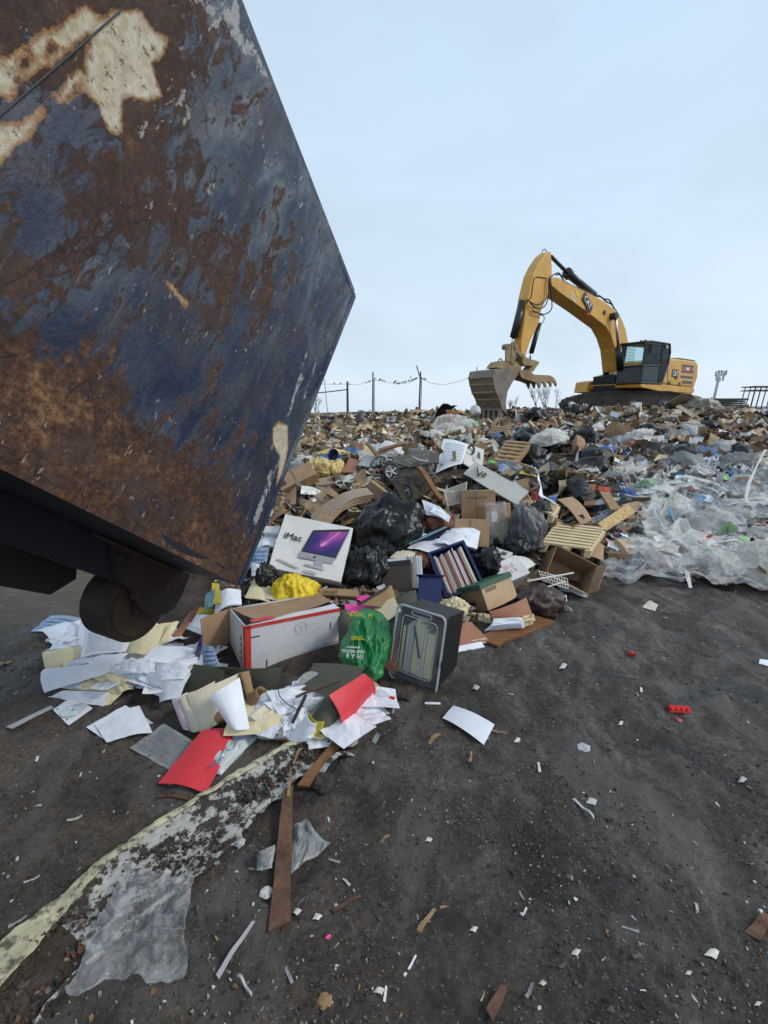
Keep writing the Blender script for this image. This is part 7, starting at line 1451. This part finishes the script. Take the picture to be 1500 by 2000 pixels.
V = []; F = []; tube(V, F, [Y(1494,880,6.4), Y(1478,910,6.0), Y(1462,945,5.6), Y(1456,975,5.3), Y(1470,1000,5.1)], [.016, .009, .02, .014, .03], 8); tag(mk('plastic_strand', V, F, m_filmwhite, center=True, smooth=True), 'long twisted strand of white plastic hanging at the right', 'plastic strand')
SY('white plastic strap curving down at the foot of the film', [(1345,1148,4.05),(1352,1148,4.05),(1346,1118,4.2),(1336,1110,4.25)], m_white, .004, .0, .01, 'strap', 'strap')
RF = random.Random(77)
for k in range(38):
    q = spot(4.0, 7.6, 1185, 1560)
    if not q: continue
    L_ = RF.uniform(.4, 1.1); wd = RF.uniform(.04, .2); an = RF.gauss(-.5, .7); sd_ = k*1.3; h_ = RF.uniform(.03, .16)
    def fn(u, v):
        a = an+.6*noise.noise(V3((u*1.5, sd_, 0))); x = q[0]+(u-.5)*L_*cos(a)-(v-.5)*wd*sin(a)*(1.2-abs(u-.5)); y = q[1]+(u-.5)*L_*sin(a)+(v-.5)*wd*cos(a)*(1.2-abs(u-.5))
        return V3((x, y, max(T(x, y), 0)+.06+h_*sin(pi*u)*(.6+.6*noise.noise(V3((u*3, sd_, 4))))+.05*abs(noise.noise(V3((u*2, v*4, sd_))))))
    V, F, uv = grid_sheet(fn, 22, 6, .001); nt = 23*7; F = [f for f in F if max(f) < nt]
    ml, mm = RF.choice([('white', m_filmwhite), ('white', m_filmwhite), ('cloudy', m_film)])
    tag(mk('plastic_strip', V[:nt], F, mm, uvs=uv[:nt], center=True, smooth=True), '%s twisted plastic strip pulled out over the film heap' % ml, 'plastic strip', '%s twisted plastic strips' % ml)
film('thin clear plastic bag spread over the near end of the trim', None, m_filmthin, 12.3, .035, .03, 90, 70, 'clear_bag', .09, .8, pts=[Z0(122,1950,.035), Z0(356,1902,.035), Z0(384,1716,.04), Z0(258,1692,.04)])
FB = []
for k in range(40):
    q = spot(4.0, 7.4, 1190, 1560)
    if q: o = put('plastic_bag', (fbags+fwbags)[k % 11], q[0], q[1], RS.uniform(.07, .2), .4, None, .03); tag(o, 'clear or whitish plastic bag bundled in the film at the foot of the slope', 'plastic bag', 'plastic bags bundled in the film')
for k in range(120):
    q = spot(3.95, 7.2, 1180, 1540)
    if q: cn, cc = RS.choice([('white', (.8,.8,.82)), ('pink', (.6,.3,.35)), ('blue', (.1,.3,.55)), ('brown', (.25,.16,.1)), ('tan', (.42,.3,.18)), ('dark', (.05,.04,.04)), ('green', (.3,.5,.25)), ('white', (.7,.72,.75))]); o = put('packaging_scrap', RS.choice(pap), q[0], q[1], RS.uniform(.07, .2), .5, cc, .05+.12*RS.random()); tag(o, '%s packaging scrap caught in the film at the foot of the slope' % cn, 'packaging', '%s packaging scraps in the film' % cn)
# ------------------------------------------------------------ uncountable scraps filling the heap
PL = [((.34,.22,.12),7),((.48,.35,.2),8),((.2,.125,.07),5),((.12,.075,.045),5),((.55,.45,.28),5),((.66,.6,.48),4),((.7,.7,.68),5),((.35,.34,.32),3),((.045,.04,.038),5),((.05,.13,.3),.8),((.3,.05,.04),.6),((.22,.16,.1),4)]
PR = [((.30,.19,.11),7),((.44,.30,.17),7),((.16,.1,.06),6),((.09,.06,.042),6),((.5,.4,.26),2.5),((.66,.66,.66),5),((.4,.4,.4),3),((.03,.03,.032),5),((.04,.14,.36),1),((.35,.05,.04),.8),((.2,.3,.15),.3),((.2,.15,.1),4)]
PF = [((.72,.74,.76),9),((.5,.52,.55),7),((.3,.22,.15),3),((.06,.05,.05),2),((.1,.25,.5),1),((.5,.2,.22),.7),((.35,.5,.35),.5),((.6,.55,.5),2)]
PH = [((.6,.6,.62),5),((.3,.2,.12),5),((.1,.07,.05),6),((.05,.045,.04),7),((.55,.45,.28),3),((.2,.13,.08),5),((.04,.08,.2),.7)]
def pick(P):
    t = RS.random()*sum(w for _, w in P)
    for c_, w_ in P:
        t -= w_
        if t <= 0: break
    f = RS.uniform(.7, 1.25); return tuple(min(.85, q*f) for q in c_)
def leaf(V, F, cc, p, s, asp, col, ori):
    b = len(V); n2 = 3; c0 = RS.uniform(-.6, .6); c1 = RS.uniform(-.3, .3); th_ = .03
    for side in (0, 1):
        for i in range(n2+1):
            for j in (0, 1):
                u = i/n2-.5; v = j-.5; w0 = V3((u*asp+RS.uniform(-.08, .08), v*(1+RS.uniform(-.25, .25)), c0*u*u*asp+c1*u*v*2+RS.uniform(-.05, .05)-side*th_)); V.append(tuple(p+ori @ w0*s)); cc.append(col)
    m_ = (n2+1)*2
    for i in range(n2):
        a = b+i*2; F.append((a, a+2, a+3, a+1)); F.append((a+m_, a+m_+1, a+m_+3, a+m_+2)); F.append((a, a+m_, a+m_+2, a+2)); F.append((a+1, a+3, a+m_+3, a+m_+1))
def scraps(n_, y0, y1, size, label, p0=540, p1=1560, pal=None, tilt=.6, lift=.4):
    V = []; F = []; cc = []
    for _ in range(n_):
        q = spot(y0, y1, p0, p1, hero=True)
        if not q: continue
        x, y = q; px_ = 750+FPX*x/(y*CP+.25); P_ = pal or (PF if (px_ > 1190+RS.uniform(-40, 60) and y < 7.2) else (PL if px_ < 960 else PR))
        s = SZ(y, RS.uniform(*size)); ori = (Matrix.Rotation(RS.uniform(0, 6.28), 3, 'Z') @ Matrix.Rotation(RS.gauss(0, tilt), 3, 'X') @ Matrix.Rotation(RS.gauss(0, tilt), 3, 'Y')); z = T(x, y)+s*lift*RS.random()
        k = RS.random()
        if k < .62: leaf(V, F, cc, V3((x, y, z)), s, RS.uniform(1, 2.4), pick(P_), ori)
        elif k < .85: leaf(V, F, cc, V3((x, y, z)), s*.3, RS.uniform(5, 9), pick(P_), ori)
        else: chunk(V, F, cc, V3((x, y, z)), s*.6, pick(P_), .6, .5)
    tag(mk('rubbish_scraps', V, F, m_vc, cols=cc), label, 'scraps', kind='stuff')
scraps(9500, 11, 27, (.08, .21), 'countless scraps of wood, card and plastic covering the far crest', 480, 1600)
scraps(10500, 6.5, 13, (.06, .21), 'countless scraps of wood, card and plastic covering the upper slope', 500, 1600)
scraps(9000, 6.0, 17, (.035, .10), 'fine tangled splinters and torn bits between the larger rubbish', 480, 1600, None, .9, 1.6)
scraps(6500, 4.6, 7.5, (.04, .16), 'countless scraps of card, wood and plastic covering the middle slope', 480, 1600)
scraps(4200, 3.3, 5.2, (.015, .08), 'small scraps of paper and card filling the gaps near the foot', 430, 1180, PH, .4, .3)
scraps(2600, 3.8, 5.2, (.02, .09), 'pale plastic scraps along the foot of the film', 1160, 1600, PF, .4, .3)
# ------------------------------------------------------------ grit on the mud
V = []; F = []; cc = []
GC = [((.05,.04,.034),10),((.08,.065,.055),10),((.03,.025,.022),8),((.14,.12,.1),7),((.22,.2,.17),4),((.42,.41,.38),2.4),((.62,.62,.6),.9),((.25,.13,.06),.8)]
for _ in range(34000):
    t = RS.random(); y = 1/((1-t)/.62+t/4.4); px_ = RS.uniform(-150, 1650); x = (px_-750)/FPX*(y*CP+.33)
    if T(x, y) > .03 and y > 2: continue
    cl = noise.noise(V3((x*2.2, y*2.2, 8)))
    if cl < RS.uniform(-.5, .25): continue
    s = RS.choice([.002, .0025, .003, .003, .004, .005, .007, .010])*(.7+.1*y)
    if RS.random() < .02: s *= 1.8
    chunk(V, F, cc, V3((x, y, gz(x, y)+s*.1)), s, pick(GC), .5, .45)
tag(mk('ground_grit', V, F, m_chip, cols=cc), 'grit, crumbs and tiny pale chips strewn over the mud', 'grit', kind='stuff')
V = []; F = []; cc = []
for _ in range(420):
    t = RS.random(); y = 1/((1-t)/.7+t/4.2); px_ = RS.uniform(-100, 1600); x = (px_-750)/FPX*(y*CP+.33)
    if T(x, y) > .03 and y > 2: continue
    s = RS.uniform(.004, .010)*(.8+.2*y); ori = Matrix.Rotation(RS.uniform(0, 6.28), 3, 'Z') @ Matrix.Rotation(RS.gauss(0, .2), 3, 'X')
    leaf(V, F, cc, V3((x, y, gz(x, y)+s*.3)), s*(.35 if RS.random() < .6 else 1), RS.uniform(1.2, 6), RS.choice([(.3,.18,.08),(.6,.6,.6),(.25,.25,.26),(.1,.07,.05),(.4,.38,.33),(.12,.1,.09)]), ori)
tag(mk('ground_splinters', V, F, m_chip, cols=cc), 'tiny splinters and paper bits strewn over the mud', 'splinters', kind='stuff')
